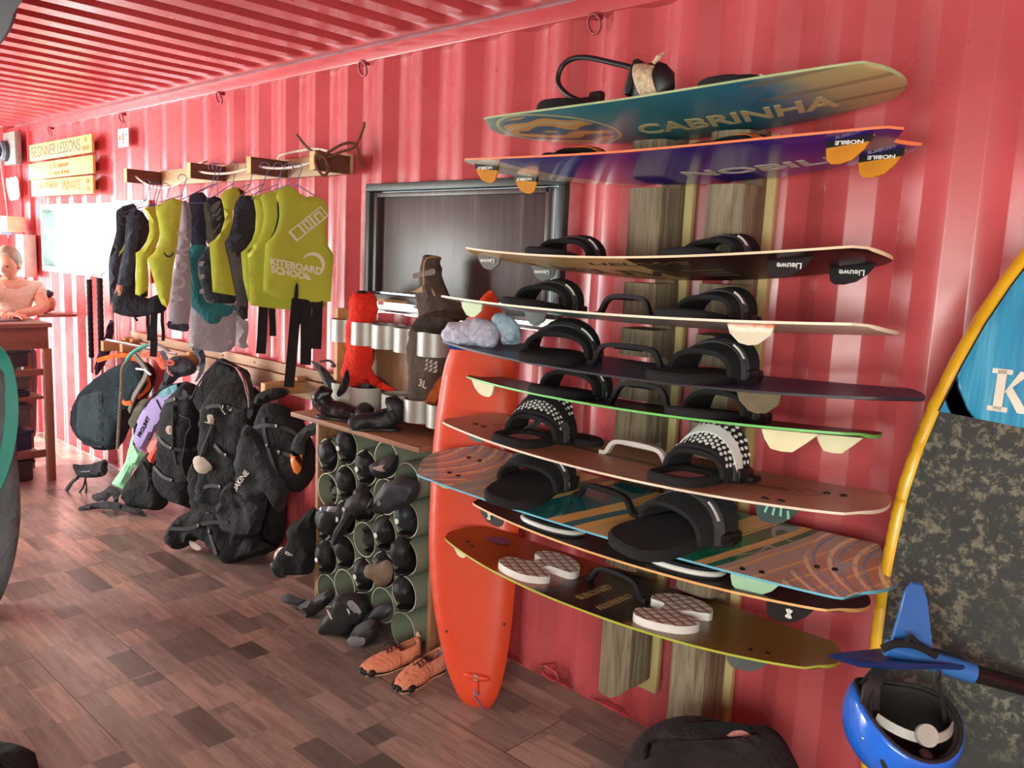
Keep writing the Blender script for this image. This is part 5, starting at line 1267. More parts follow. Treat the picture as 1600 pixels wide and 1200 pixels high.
t, s, F, sub = garment('dark_wetsuit', 'dark grey sleeveless wetsuit farthest left on the rail', 'wetsuit', B11, -5.16, .06, SLT, seed=13, hook=(275, 265, 110, 210, 415), group=None)
sub('black_shoulder', NV, [(90,455),(110,425),(160,405),(200,400),(170,470),(150,560),(130,650),(80,700),(50,725),(75,640),(92,560)], .016)
sub('lime_piping', LIME, [(160,500),(172,520),(176,590),(160,640),(110,720),(78,728),(80,712),(120,690),(150,630),(160,570)], .014)
# ---------------------------------------------------------------- harness rail
t = thing('harness_rail', 'low pale wooden wall board with short wooden arms and steel bars, behind the harnesses', 'rail', (-4.7, 0, .94))
RW = woody('raw_rail_wood', (150, 112, 88), (196, 156, 126), 0, .7, .8, .1)
mb = MB(); mb.box((-4.75, -.012, 1.058), (2.62, .022, .055), bev=.002); part(mb, 'upper_board', RW, t)
mb = MB(); mb.box((-4.75, -.020, .975), (2.62, .036, .10), bev=.003); part(mb, 'lower_board', RW, t)
ARM = woody('raw_arm_wood', (170, 130, 84), (210, 170, 116), 1, .7, .9, .1)
for X, D in ((-6.02, .20), (-5.90, .12), (-5.05, .12), (-3.83, .24), (-3.5, .08)):
    mb = MB(); mb.box((X, -.035-D/2, .99), (.045, D, .07), bev=.003); br = part(mb, 'arm', ARM, t)
    mb = MB(); mb.box((X, -.06, 1.03), (.045, .05, .03), bev=.003); o = mb.build('block', ARM); o.parent = br
STL = plain('polished_steel', (190, 190, 190), .22, .9, .05)
mb = MB(); mb.tube([(-6.0, -.21, 1.035), (-5.05, -.16, 1.035)], .008, 8); part(mb, 'steel_bar', STL, t)
for x, y in ((-4.0, .0), (-4.35, 0), (-4.72, 0)):
    mb = MB(); mb.lathe([(.006, 0), (.006, .004)], Matrix.Translation((x, -.023, 1.058)) @ Matrix.Rotation(math.pi/2, 4, 'X'), 8); part(mb, 'screw', BOLT, t)

# ---------------------------------------------------------------- harnesses hanging from it
H1M = fabric('slate_harness', (40, 52, 58), .2); HB = fabric('black_harness', (30, 30, 31), .22, .85); HG = fabric('charcoal_harness', (50, 50, 54), .2, .85)
PUR = grad('lilac_to_coral', [(0, srgb((150, 132, 184))), (.5, srgb((140, 120, 170))), (1, srgb((120, 110, 160)))], .7, 1, .1)
COR = fabric('coral_cloth', (214, 96, 76), .08); ORC = fabric('orange_cloth', (226, 112, 52), .08); MNT = fabric('mint_cloth', (150, 214, 168), .06); CRM = plain('cream_pad', (178, 166, 150), .7, 0, .08)
HN = (.45, -.89, 0); HGp = 'harnesses on the low rail'
def harness(label, pts, P0, T, m, k=4, ox=80, oy=500, seed=0, N=HN, name='kite_harness', cat='harness', group=HGp, rim=.05, wr=.014, ws=8, sm=2):
    return shape(name, label, cat, pts, P0, T, m, k, ox, oy, rim, .03, wr, ws, seed, N, group, sm, part_name='shell')
def band(t, nm, mat, pts, w_, th=.008, wd=(0, 0, 1)):
    mb = MB(); mb.strap(smooth(pts, 5), Vector(wd), w_, th); return part(mb, nm, mat, t)
def webbing(t, s, F, runs, w_=.022):
    for r_ in runs:
        P = smooth([s(*F(x, y), .005) for x, y in r_], 4); nn = basis(HN)[2]
        mb = MB(); mb.strap(P, [(P[min(i+1, len(P)-1)]-P[max(i-1, 0)]).cross(nn) for i in range(len(P))], w_, .005); part(mb, 'webbing', WEB, t)
        mb = MB(); c = P[len(P)//2]; mb.box(c, (.030, .014, .022), bev=.004); part(mb, 'slide_buckle', RUB, t)
WEB = plain('worn_webbing', (46, 45, 47), .7, 0, .15, 40, .4, 200)
def cordage(t, nm, mat, pts, r=.005):
    mb = MB(); mb.tube(smooth(pts, 5), r, 7); return part(mb, nm, mat, t)
t, s, F, sub = harness('large round slate seat harness at the far left end of the low rail', [(145,600),(168,500),(225,410),(320,335),(400,290),(500,255),(590,262),(635,330),(615,440),(540,540),(480,640),(455,740),(420,800),(330,815),(250,792),(185,735),(152,665)], (-5.95, -.24, .7), .16, H1M, seed=1, rim=.07)
sub('pocket', fabric('slate_pocket', (62, 74, 78), .15), [(225,500),(260,455),(330,435),(370,440),(375,560),(372,740),(300,735),(220,700),(215,600)], .03)
mb = MB(); mb.tube([s(*F(x, y), .004) for x, y in ((160,560),(175,640),(215,720),(290,770),(370,780))], .006, 6); part(mb, 'piping', GRY, t)
band(t, 'orange_edge_band', ORC, [s(*F(x, y), .012) for x, y in ((350,245),(420,225),(500,212),(550,225),(600,275),(640,360),(620,420),(570,480))], .03, .012, (0, -.3, 1))
band(t, 'grey_belt', fabric('beige_grey_webbing', (120, 116, 106)), [s(*F(x, y), .02) for x, y in ((590,215),(640,280),(650,330),(600,420),(560,480),(520,560))], .06, .012, (1, 0, .2))
mb = MB(); mb.tube([s(*F(x, y), .02) for x, y in ((590,295),(650,300),(690,330))], .008, 6); part(mb, 'metal_buckle', STL, t)
# braided leash
P0 = Vector((-5.6, -.36, .8)); ex, ey, en = basis(HN)
def pt(x, y, P=P0, N=HN, k=4, ox=80, oy=500): return at(ox+x/k, oy+y/k, P=P, N=basis(N)[2])
t = thing('kite_leash', 'braided kite leash with a green sleeve draped over the harnesses', 'leash', tuple(pt(415, 800)))
cordage(t, 'green_sleeve', plain('jade_rubber', (46, 140, 120), .5), [pt(x, y) for x, y in ((600,155),(545,180),(500,215),(470,260))], .013)
cordage(t, 'grey_sleeve', plain('grey_rubber_tube', (120, 124, 118), .6), [pt(x, y) for x, y in ((740,200),(700,170),(650,152),(600,155))], .010)
mb = MB(); pts = smooth([pt(x, y) for x, y in ((470,262),(450,285),(440,330),(438,420),(430,520),(424,620),(418,720),(413,805))], 12)
for ph in (0, 2.09, 4.19):
    mb2 = [p+ex*(.0065*math.cos(i*.8+ph))+en*(.0065*math.sin(i*.8+ph)) for i, p in enumerate(pts)]; mb.tube(mb2, .0042, 5)
part(mb, 'braid', plain('braided_beige', (128, 128, 108), .9), t)
# red and orange bits under the leash
t, s, F, sub = harness('small red strap harness peeping out under the green leash sleeve', [(560,215),(600,200),(650,195),(690,210),(720,250),(725,290),(690,310),(660,260),(620,225),(580,235)], (-5.4, -.30, .98), .03, COR, seed=2, rim=.015, wr=.004)
t, s, F, sub = harness('grey handle-like harness loop beside the red strap', [(700,190),(730,230),(745,290),(735,360),(715,420),(690,435),(670,425),(700,380),(715,310),(705,250),(680,205)], (-5.3, -.34, .96), .03, SLT, seed=3, rim=.015, wr=.003)
t, s, F, sub = harness('dark harness hook bundle with a pink tab below the steel bar', [(740,240),(800,225),(860,240),(910,290),(900,330),(850,350),(800,360),(760,400),(700,430),(740,330)], (-5.1, -.30, .95), .06, HG, seed=4, rim=.03, wr=.008)
cordage(t, 'pink_tab', plain('pink_rubber', (214, 130, 120), .6), [s(*F(x, y), .01) for x, y in ((740,290),(765,320),(790,345))], .006)
mb = MB(); c = s(*F(775, 262), .012); mb.tube([c+ex*(.028*math.cos(a))+ey*(.012*math.sin(a)) for a in [2*math.pi*k/14 for k in range(14)]], .006, 6, closed=True); part(mb, 'red_ring', COR, t)
t, s, F, sub = harness('olive-grey foam harness pad behind the purple harness', [(500,600),(540,520),(590,490),(620,520),(600,600),(560,660),(520,680),(490,660),(484,630)], (-5.5, -.32, .7), .05, fabric('olive_foam', (92, 90, 74)), seed=5, rim=.03, wr=.004)
band(t, 'orange_tab', ORC, [s(*F(x, y), .02) for x, y in ((480,500),(500,515),(530,510))], .03, .01)
t, s, F, sub = harness('mint green harness flap widening to the floor, left of the purple harness', [(520,690),(528,740),(555,800),(592,848),(560,890),(520,930),(488,990),(462,1060),(430,1055),(395,1035),(386,1008),(430,950),(465,880),(485,800),(500,740)], (-5.35, -.36, .45), .05, MNT, seed=6, rim=.02, wr=.005)
sub('dark_cuff', HG, [(395,1030),(462,1062),(440,1100),(430,1180),(410,1150),(400,1090),(360,1130),(345,1180),(325,1190),(345,1120),(310,1130),(275,1110),(275,1085),(330,1070),(370,1040)], .03)
t, s, F, sub = harness('lilac waist harness with a black outline and small lettering', [(865,388),(800,395),(740,420),(690,450),(640,490),(600,530),(565,590),(540,650),(528,720),(532,790),(560,822),(600,815),(620,780),(650,740),(690,680),(720,620),(750,560),(790,490),(840,430)], (-5.2, -.38, .75), .09, PUR, seed=7, rim=.03, wr=.004)
sub('teal_tip', fabric('teal_blue_cloth', (110, 160, 170)), [(860,392),(800,398),(740,425),(700,455),(720,480),(770,460),(820,440)], .01)
sub('coral_edge', grad('coral_edge_m', [(0, srgb((214, 130, 120))), (1, srgb((170, 130, 170)))], .7, 1), [(760,500),(720,580),(680,660),(640,740),(610,800),(640,830),(680,760),(700,680),(730,600),(775,520)], .012)
mb = MB(); mb.tube([s(*F(x, y), .003) for x, y in ((690,490),(715,540),(735,600),(710,630),(680,650),(640,740),(530,745))], .003, 5); mb.tube([s(*F(x, y), .003) for x, y in ((870,385),(760,405),(660,465),(580,560),(535,680),(530,780))], .006, 6); part(mb, 'black_piping', BLK, t)
fx, fy = F(612, 660); mb = MB(); text(mb, 'PROLIMIT', .035, lambda a, b, l: s(fx+a*math.cos(1.05)-b*math.sin(1.05), fy+a*math.sin(1.05)+b*math.cos(1.05), l+.002), 0, bold=.001); part(mb, 'lettering', BLK, t)
t, s, F, sub = harness('orange harness lining strip right under the lilac harness', [(690,700),(700,780),(690,830),(650,880),(625,910),(600,860),(640,790),(670,730)], (-5.1, -.33, .6), .05, COR, seed=8, rim=.02, wr=.004)
t, s, F, sub = harness('large black seat harness with a round cream emblem', [(850,385),(800,420),(755,465),(715,530),(690,610),(680,700),(682,780),(670,860),(655,950),(670,1030),(720,1100),(780,1140),(850,1165),(900,1175),(930,1100),(945,950),(940,820),(950,700),(960,580),(965,480),(930,420)], (-4.85, -.36, .62), .17, HB, seed=9, rim=.08, wr=.018)
c = s(*F(812, 668), .006); Mx = Matrix.Translation(c) @ Matrix((ex, ey, en)).transposed().to_4x4()
mb = MB(); mb.lathe([(.026, 0), (.026, .004), (.022, .005)], Mx, 20); em = part(mb, 'round_emblem', CRM, t)
mb = MB(); mb.lathe([(.020, .005), (.020, .0056), (.017, .0056), (.017, .005)], Mx, 20, cap=False); mb.box(c+en*.006, (.010, .003, .026), bev=.001); part(mb, 'emblem_ring', plain('coral_ring', (150, 100, 84), .5), t)
mb = MB(); mb.tube([s(*F(x, y), .004) for x, y in ((865,575),(890,585),(920,600),(925,650),(905,700),(890,780),(882,860),(890,940),(900,965))], .005, 6); mb.tube([s(*F(x, y), .005) for x, y in ((830,520),(835,640),(830,760),(850,880))], .006, 6); part(mb, 'grey_piping', GRY, t)
webbing(t, s, F, [[(700,700),(780,760),(860,790),(935,800)], [(690,900),(780,960),(870,980),(940,960)], [(760,500),(840,480),(930,470)]])
t, s, F, sub = harness('black peaked harness back panel rising to the rail', [(895,485),(930,400),(975,330),(1015,280),(1060,240),(1090,245),(1140,270),(1200,300),(1240,335),(1250,450),(1240,600),(1150,620),(1000,600),(920,560)], (-4.55, -.30, .85), .08, HB, seed=10, rim=.03, wr=.006)
mb = MB(); mb.tube([s(*F(x, y), .006) for x, y in ((905,480),(940,400),(985,330),(1060,248),(1140,275),(1200,308))], .006, 6); part(mb, 'grey_edge', GRY, t)
t, s, F, sub = harness('curved black spreader-bar harness strap with a red edge', [(1150,290),(1200,300),(1240,350),(1265,430),(1270,520),(1255,600),(1225,610),(1225,500),(1205,400),(1170,340)], (-4.35, -.38, .85), .05, HG, seed=11, rim=.02, wr=.003)
cordage(t, 'steel_spreader_bar', STL, [s(*F(x, y), .016) for x, y in ((1205,320),(1240,390),(1258,470),(1262,540))], .008)
cordage(t, 'red_edge', plain('dark_red_edge', (130, 50, 56), .5), [s(*F(x, y), .02) for x, y in ((1170,290),(1215,330),(1240,390),(1255,460))], .006)
t, s, F, sub = harness('curled grey rubber flap standing up between the harnesses', [(880,165),(905,150),(940,170),(960,215),(965,270),(950,330),(925,370),(895,390),(925,320),(925,250),(895,210)], (-4.95, -.28, .95), .03, SLT, seed=12, rim=.012, wr=.002)
t, s, F, sub = harness('broad black harness with two cream pads in the middle of the rail', [(1000,450),(1060,410),(1150,395),(1240,415),(1300,480),(1310,600),(1290,760),(1260,900),(1250,1050),(1180,1160),(1080,1170),(980,1150),(920,1120),(930,1000),(945,860),(940,740),(950,600),(970,500)], (-4.45, -.34, .6), .17, HB, seed=13, rim=.07, wr=.02)
sub('cream_pad', CRM, [(1012,600),(1040,578),(1075,575),(1085,630),(1050,628),(1015,615)], .03)
sub('cream_pad', CRM, [(950,850),(975,828),(1010,835),(1050,870),(1070,905),(1030,940),(980,930),(955,895)], .035)
band(t, 'grey_strap', GRY, [s(*F(x, y), .01) for x, y in ((1075,640),(1050,700),(1020,780),(1000,830))], .012, .006, (1, 0, 0))
webbing(t, s, F, [[(990,560),(1080,520),(1200,540),(1290,600)], [(1080,760),(1160,820),(1270,850)], [(960,1050),(1060,1010),(1180,1030),(1240,1060)]])
sub('grey_tab', SLT, [(885,430),(900,425),(915,445),(915,460),(890,462)], .02)
mb = MB(); mb.tube([s(*F(x, y), .012) for x, y in ((1125,505),(1130,550),(1145,575))], .006, 6); mb.tube([s(*F(x, y), .012) for x, y in ((1175,520),(1160,535),(1175,552),(1195,540))], .006, 6); part(mb, 'steel_hook', STL, t)
t, s, F, sub = harness('charcoal neoprene jacket slumped over the right harnesses', [(1180,720),(1230,650),(1290,680),(1340,760),(1390,850),(1440,940),(1490,980),(1490,1080),(1450,1190),(1400,1190),(1350,1090),(1300,1150),(1240,1130),(1180,1060),(1160,960),(1160,820)], (-4.1, -.40, .5), .13, HG, seed=14, name='neoprene_jacket', cat='jacket', rim=.06, wr=.024, ws=6)
fx, fy = F(1230, 990); mb = MB(); text(mb, 'DAKINE', .04, lambda a, b, l: s(fx+a*math.cos(.95)-b*math.sin(.95), fy+a*math.sin(.95)+b*math.cos(.95), l+.002), 0, bold=.001); part(mb, 'lettering', WHT, t)
K = 3.333; OX, OY = 220, 540
t, s, F, sub = harness('round black seat harness at the right end of the rail with an orange-tipped strap', [(650,300),(720,305),(790,335),(845,400),(885,480),(910,580),(895,690),(850,750),(800,765),(740,720),(690,640),(640,540),(600,440),(610,350)], (-3.95, -.28, .62), .14, HB, K, OX, OY, seed=15, rim=.07, wr=.014)
webbing(t, s, F, [[(620,420),(700,400),(800,420),(870,480)], [(660,560),(760,540),(880,580)], [(680,360),(690,450),(720,560),(760,680)]])
t2, s2, F2, sub2 = harness('dark curved strap ending in an orange plastic tab', [(985,400),(930,395),(880,408),(835,440),(800,480),(785,520),(784,570),(850,575),(855,520),(880,475),(930,455)], (-3.8, -.40, .72), .04, HG, K, OX, OY, seed=16, rim=.02, wr=.003, name='harness_strap', cat='strap', group=None)
sub2('orange_tab', plain('orange_tab', (224, 124, 44), .45), [(787,558),(805,572),(825,575),(850,560),(852,610),(845,645),(828,665),(808,655),(795,620)], .03, sm_=0)
t, s, F, sub = harness('black padded arm bar lying over the top of the right harness', [(600,260),(640,235),(700,220),(760,225),(775,245),(740,270),(680,290),(620,310),(590,300)], (-3.95, -.36, .95), .07, HB, K, OX, OY, seed=17, rim=.03, wr=.005, name='padded_bar', cat='bar', group=None)
t, s, F, sub = harness('black heap of harness leg straps sagging onto the floor in the middle', [(135,985),(160,940),(200,890),(290,850),(380,830),(470,840),(540,900),(600,980),(650,1020),(700,1050),(640,1085),(560,1110),(500,1130),(440,1110),(390,1060),(330,1000),(260,1035),(200,1062),(150,1030)], (-4.35, -.42, .25), .14, HB, K, OX, OY, seed=18, rim=.06, wr=.03, ws=7)
webbing(t, s, F, [[(200,930),(300,930),(400,900),(500,900)], [(380,850),(400,950),(450,1060)]])
sub('cream_hook', CRM, [(285,1005),(300,1000),(330,1020),(350,1040),(330,1050),(300,1035)], .03)
t, s, F, sub = harness('tangle of black straps between the lilac harness and the floor', [(600,830),(660,850),(680,950),(700,1060),(740,1120),(700,1180),(640,1190),(560,1180),(500,1190),(470,1130),(440,1100),(480,1000),(540,920)], (-5.1, -.28, .35), .10, HB, seed=19, rim=.05, wr=.024, ws=8)
cordage(t, 'white_buckle', WHT, [s(*F(x, y), .012) for x, y in ((450,1150),(475,1155),(500,1158))], .008)
cordage(t, 'grey_piping', GRY, [s(*F(x, y), .01) for x, y in ((610,870),(640,930),(650,1000),(640,1060))], .005)
t, s, F, sub = harness('charcoal wetsuit legs hanging in front of the right harness', [(1130,1010),(1180,1040),(1250,1060),(1330,1080),(1350,1160),(1330,1250),(1300,1330),(1220,1360),(1130,1330),(1060,1300),(1040,1200),(1070,1080)], (-4.2, -.36, .32), .12, HG, seed=20, rim=.05, wr=.022, name='wetsuit', cat='wetsuit')
t, s, F, sub = harness('black wetsuit bundle hanging behind the front harnesses near the floor', [(900,850),(1100,950),(1300,850),(1430,950),(1465,1200),(1450,1380),(1330,1470),(1180,1440),(1000,1400),(900,1250),(870,1050)], (-4.2, -.20, .35), .12, HB, seed=23, rim=.05, wr=.02, name='wetsuit', cat='wetsuit')
# small waist harness on the floor at the far left
t, s, F, sub = harness('small grey waist harness lying on the floor at the far left', [(135,900),(180,905),(250,900),(310,880),(340,870),(350,930),(340,970),(280,985),(200,985),(165,975),(145,940)], (-6.0, -.44, .14), .06, HG, seed=21, rim=.02, wr=.004, group=None)
band(t, 'leg_strap', GRY, [s(*F(x, y), .01) for x, y in ((195,975),(150,1015),(110,1080),(90,1115))], .05, .015, (1, 0, .4))
band(t, 'thin_strap', BLK, [s(*F(x, y), .01) for x, y in ((245,970),(225,1040),(180,1090),(120,1130),(60,1135))], .012, .006)
band(t, 'thin_strap', BLK, [s(*F(x, y), .01) for x, y in ((235,980),(250,1050),(230,1100),(170,1135))], .012, .006)
cordage(t, 'pale_mark', GREYC, [s(*F(x, y), .004) for x, y in ((210,942),(268,938))], .003)
t, s, F, sub = shape('strap_bundle', 'slate strap bundle trailing on the floor under the mint flap', 'strap', [(170,1175),(230,1150),(290,1140),(350,1130),(420,1140),(500,1170),(560,1180),(600,1230),(500,1210),(420,1190),(340,1180),(260,1185),(180,1195)], (-5.3, -.50, .04), .05, HG, 4, 80, 500, rim=.02, wr=.01)
# black bag and shoe pieces at the foot of the rail, left of the pipe rack
t, s, F, sub = shape('gear_bag', 'black gear bag with small white lettering on the floor left of the pipe rack', 'bag', [(770,945),(830,900),(900,840),(925,880),(920,960),(915,1060),(910,1140),(880,1190),(760,1190),(690,1150),(700,1110),(720,1070),(770,1020)], (-3.55, -.36, .2), .12, HB, K, OX, OY, rim=.05, wr=.015, N=HN)
fx, fy = F(805, 1065); mb = MB(); text(mb, 'ION', .022, lambda a, b, l: s(fx+a*.95+b*.2, fy+b-.3*a, l+.002), 0, bold=.0006); part(mb, 'lettering', WHT, t)
t, s, F, sub = shape('quilted_slipper', 'pink quilted slipper toe beside the black gear bag', 'shoe', [(700,1075),(730,1050),(775,1055),(775,1085),(740,1120),(705,1132),(692,1115)], (-3.68, -.42, .12), .05, QLT, K, OX, OY, rim=.03, wr=.002, N=HN)
t, s, F, sub = shape('neoprene_bootie', 'dark bootie lying under the pink slipper on the floor', 'bootie', [(680,1110),(700,1140),(740,1170),(760,1200),(720,1210),(690,1190),(672,1150)], (-3.66, -.44, .06), .05, NEO, K, OX, OY, rim=.03, wr=.004, N=HN)
# ---------------------------------------------------------------- signs and things on the far left of the wall
YW = woody('yellow_board', (206, 160, 88), (232, 192, 112), 0, .7, .7, .05)
INK = plain('grey_marker', (84, 80, 82), .8); INK2 = plain('orange_marker', (190, 96, 44), .8)
def sign(label, X0_, X1_, Z0_, Z1_, lines, dz=0):
    t = thing('lesson_board', label, 'sign', ((X0_+X1_)/2, -.06, min(Z0_, Z1_)), 'yellow lesson boards'); mb = MB()
    zc = (Z0_+Z1_)/2; mb.box(((X0_+X1_)/2, -.065, zc), (X1_-X0_, .02, Z1_-Z0_), Matrix.Rotation(-dz, 3, 'Y'), bev=.002); part(mb, 'board', YW, t)
    for s_, xx, zz, sz, m in lines:
        mb = MB(); text(mb, s_, sz, lambda a, b, l: Vector((xx+a, -.0755-l, zc+zz+b+dz*(xx+a-(X0_+X1_)/2))), 0, bold=.0006, sx=.95); part(mb, 'lettering', m, t)
    for xx in (X0_+.12, X1_-.12):
        mb = MB(); mb.box((xx, -.025, zc), (.04, .058, .06)); part(mb, 'spacer', DARKW, t)
sign('top yellow wooden board reading BEGINNER LESSONS', -7.86, -6.53, 2.345, 2.475, [('BEGINNER LESSONS', -7.28, -.002, .125, INK), ('3H', -6.64, .03, .05, INK2), ('120EUR', -6.65, -.03, .045, INK2)], .006)
sign('middle yellow wooden board with faint orange handwriting', -7.89, -6.52, 2.195, 2.325, [('2 x 2h  equipment', -7.2, .025, .06, INK2), ('1:1  course  all levels', -7.2, -.03, .055, INK2)], .006)
sign('bottom yellow wooden board reading PRIVATE', -7.85, -6.53, 2.055, 2.185, [('GROUP 60EUR', -7.45, .015, .07, INK2), ('PRIVATE', -6.95, .0, .105, INK2), ('100', -6.62, .025, .05, INK2), ('150', -6.62, -.03, .05, INK2)])
# framed fan/wheel on a plywood square
t = thing('wheel_panel', 'grey plywood square with a dark round wheel mounted on it, top left corner', 'panel', (-8.22, -.06, 2.33))
mb = MB(); mb.box((-8.20, -.10, 2.46), (.30, .05, .27), bev=.003); part(mb, 'panel', woody('grey_ply', (120, 110, 104), (150, 140, 132), 0), t)
mb = MB(); mb.lathe([(.085, 0), (.09, .03), (.075, .05), (.05, .05), (.045, .02), (.02, .02), (.02, .06)], Matrix.Translation((-8.27, -.125, 2.44)) @ Matrix.Rotation(math.pi/2, 4, 'X'), 24); part(mb, 'wheel', plain('grey_blue_iron', (70, 74, 84), .5, .3), t)
mb = MB(); mb.tube(smooth([(-8.33, -.16, 2.44), (-8.32, -.15, 2.2), (-8.30, -.13, 1.9), (-8.34, -.12, 1.7)], 4), .006, 6); part(mb, 'pink_cable', plain('pink_cable', (220, 150, 150), .6), t)
# white name sign hung by wires
t = thing('name_sign', 'white wavy-edged hanging name sign under the wheel panel', 'sign', (-8.2, -.11, 2.05))
out = [(-.16,.09),(-.10,.08),(-.04,.095),(.02,.085),(.08,.095),(.13,.07),(.14,.0),(.15,-.06),(.10,-.095),(.02,-.10),(-.06,-.105),(-.11,-.08),(-.15,-.01),(-.17,.05)]
mb = MB(); mb.prism(sm2([(a, b) for a, b in out], 3)[:-1], Matrix.Translation((-8.2, -.10, 2.13)) @ Matrix.Rotation(math.pi/2, 4, 'X'), .012, bev=.003); part(mb, 'plate', plain('white_sign', (236, 232, 226), .5, 0, .03), t)
mb = MB(); text(mb, 'wejdi', .07, lambda a, b, l: Vector((-8.17+a*.9, -.1125-l, 2.12+b*1.4)), 0, bold=.0004); part(mb, 'lettering', plain('dark_ink', (110, 104, 110), .6), t)
mb = MB(); mb.tube([(-8.28, -.10, 2.33), (-8.27, -.10, 2.22)], .003, 5); mb.tube([(-8.12, -.10, 2.33), (-8.13, -.10, 2.22)], .003, 5); part(mb, 'hanging_wires', plain('dark_wire', (110, 60, 66), .6), t)
# small card
t = thing('info_card', 'small white card with red and blue marks hanging from a lashing ring', 'card', (-6.07, -.03, 2.36))
mb = MB(); mb.box((-6.07, -.035, 2.425), (.17, .006, .125), bev=.002); part(mb, 'card', plain('white_card', (228, 222, 210), .6, 0, .03), t)
for nm, x, z, w_, h, c in (('red_block', -6.125, 2.425, .036, .03, (206, 96, 60)), ('blue_block', -6.015, 2.44, .036, .03, (90, 160, 214)), ('dark_emblem', -6.07, 2.432, .04, .055, (120, 96, 96)), ('red_bar', -6.07, 2.392, .045, .012, (200, 80, 60))):
    mb = MB(); mb.box((x, -.0388, z), (w_, .0012, h)); part(mb, nm, plain('card_'+nm, c, .6), t)
mb = MB(); mb.tube([(-6.13, -.035, 2.485), (-6.10, -.02, 2.56)], .002, 5); mb.tube([(-6.01, -.035, 2.485), (-6.10, -.02, 2.56)], .002, 5); part(mb, 'cord', DARKW, t)
# white acrylic sheet right of the bright window
mb = MB(); mb.box((-5.98, -.02, 1.72), (.52, .012, .56), bev=.002)
tag(mb.build('white_sheet', plain('white_sheet', (244, 244, 240), .4, 0, .02)), 'plain white sheet on the wall between the bright window and the vests', 'sheet')
# leashes hanging on the wall below the window, and a rolled kite bag
for x, z0, z1, lab, r in ((-6.72, 1.42, .70, 'black twisted leash hanging below the bright window, left one', .018), (-6.52, 1.44, .66, 'black strap leash hanging below the bright window, right one', .020)):
    t = thing('leash', lab, 'leash', (x, -.05, z0), 'leashes below the bright window')
    mb = MB(); mb.tube([(x, -.05, z1+.12+(z0-z1-.12)*i/30) for i in range(31)], [r*(1+.15*(i % 2)) for i in range(31)], 8); part(mb, 'cord', BLK, t)
    mb = MB(); mb.box((x, -.05, z1+.06), (.03, .02, .12), bev=.004); part(mb, 'pale_end', plain('pale_plastic_end', (190, 160, 150), .5), t)
    mb = MB(); mb.tube([(x, -.05, z0), (x+.01, -.03, z0+.03), (x, -.0, z0+.05)], .004, 6); part(mb, 'hook', STL, t)
t, s, F, sub = shape('folded_umbrella', 'dark purple folded umbrella standing behind the left harness', 'umbrella', [(370,0),(388,10),(390,60),(380,150),(350,250),(300,330),(270,340),(290,230),(330,130),(355,40)], (-6.25, -.12, .9), .08, fabric('dark_purple_cloth', (64, 42, 62), .2), 4, 80, 500, rim=.05, wr=.01, N=HN, part_name='canopy')
# shelf boxes behind the person
mb = MB(); mb.box((-8.05, -.16, 1.82), (.14, .14, .13), bev=.004)
tag(mb.build('tan_box', plain('tan_card', (206, 160, 128), .7)), 'small tan box on the wall bracket at the left edge', 'box')
mb = MB(); mb.box((-8.22, -.18, 1.81), (.10, .10, .16), bev=.004)
tag(mb.build('blue_carton', plain('blue_white_carton', (150, 180, 210), .6)), 'pale blue carton next to the small tan box', 'carton')
mb = MB(); mb.box((-8.02, -.08, 1.56), (.20, .10, .36), bev=.004)
t = tag(mb.build('pink_cabinet', plain('pinkish_board', (190, 150, 140), .7)), 'narrow pinkish wooden cabinet on the wall behind the person', 'cabinet')

# ---------------------------------------------------------------- counter
CW = woody('counter_wood', (128, 92, 84), (168, 124, 112), 1, .6, .6, .08)
t = thing('counter', 'wooden reception counter with shelves of crates at the left edge', 'counter', (-6.7, -1.1, 0))
mb = MB(); mb.box((-6.575, -1.20, 1.115), (.51, 1.50, .03), bev=.004); part(mb, 'top_board', CW, t)
mb = MB(); mb.box((-6.36, -1.18, 1.025), (.03, 1.42, .15), bev=.003); part(mb, 'front_apron', CW, t)
mb = MB(); mb.box((-6.345, -.485, .475), (.04, .055, .95), bev=.003); part(mb, 'leg', woody('leg_wood', (150, 110, 92), (186, 144, 122), 2), t)
mb = MB(); mb.box((-6.79, -.485, .55), (.04, .055, 1.1), bev=.003); part(mb, 'leg', woody('leg_wood', (150, 110, 92), (186, 144, 122), 2), t)
mb = MB(); mb.box((-6.345, -1.85, .55), (.04, .055, 1.1), bev=.003); part(mb, 'leg', woody('leg_wood', (150, 110, 92), (186, 144, 122), 2), t)
for z in (.785, .205):
    mb = MB(); mb.box((-6.36, -1.16, z), (.03, 1.32, .045), bev=.003); part(mb, 'rail', CW, t)
mb = MB(); mb.box((-6.58, -1.16, .60), (.42, 1.3, .02)); part(mb, 'shelf', CW, t)
mb = MB(); mb.box((-6.58, -1.16, .18), (.42, 1.3, .02)); part(mb, 'shelf', CW, t)
def crate(lab, z0, z1, c, grp='crates under the counter'):
    t = thing('storage_crate', lab, 'crate', (-6.58, -.95, z0), grp); hh = z1-z0; m = plain('crate_%d_%d_%d' % c, c, .6)
    mb = MB(); mb.box((-6.59, -.95, z0+hh*.4), (.36, .74, hh*.8), bev=.01); part(mb, 'body', m, t)
    mb = MB(); mb.box((-6.59, -.95, z0+hh*.86), (.38, .77, hh*.16), bev=.008); part(mb, 'rim', m, t)
crate('slate blue crate directly under the counter apron', .82, .945, (70, 76, 90)); crate('grey crate on the middle counter shelf, upper one', .66, .76, (104, 106, 110))
crate('dark crate with a bluish lid lower on the counter shelf', .612, .655, (70, 80, 92)); crate('grey wide crate just above the lowest counter shelf', .40, .56, (98, 102, 110))
crate('navy blue crate in the bottom counter compartment', .225, .38, (48, 60, 100)); crate('dark brown crate at floor level below the counter', .005, .16, (76, 66, 70))
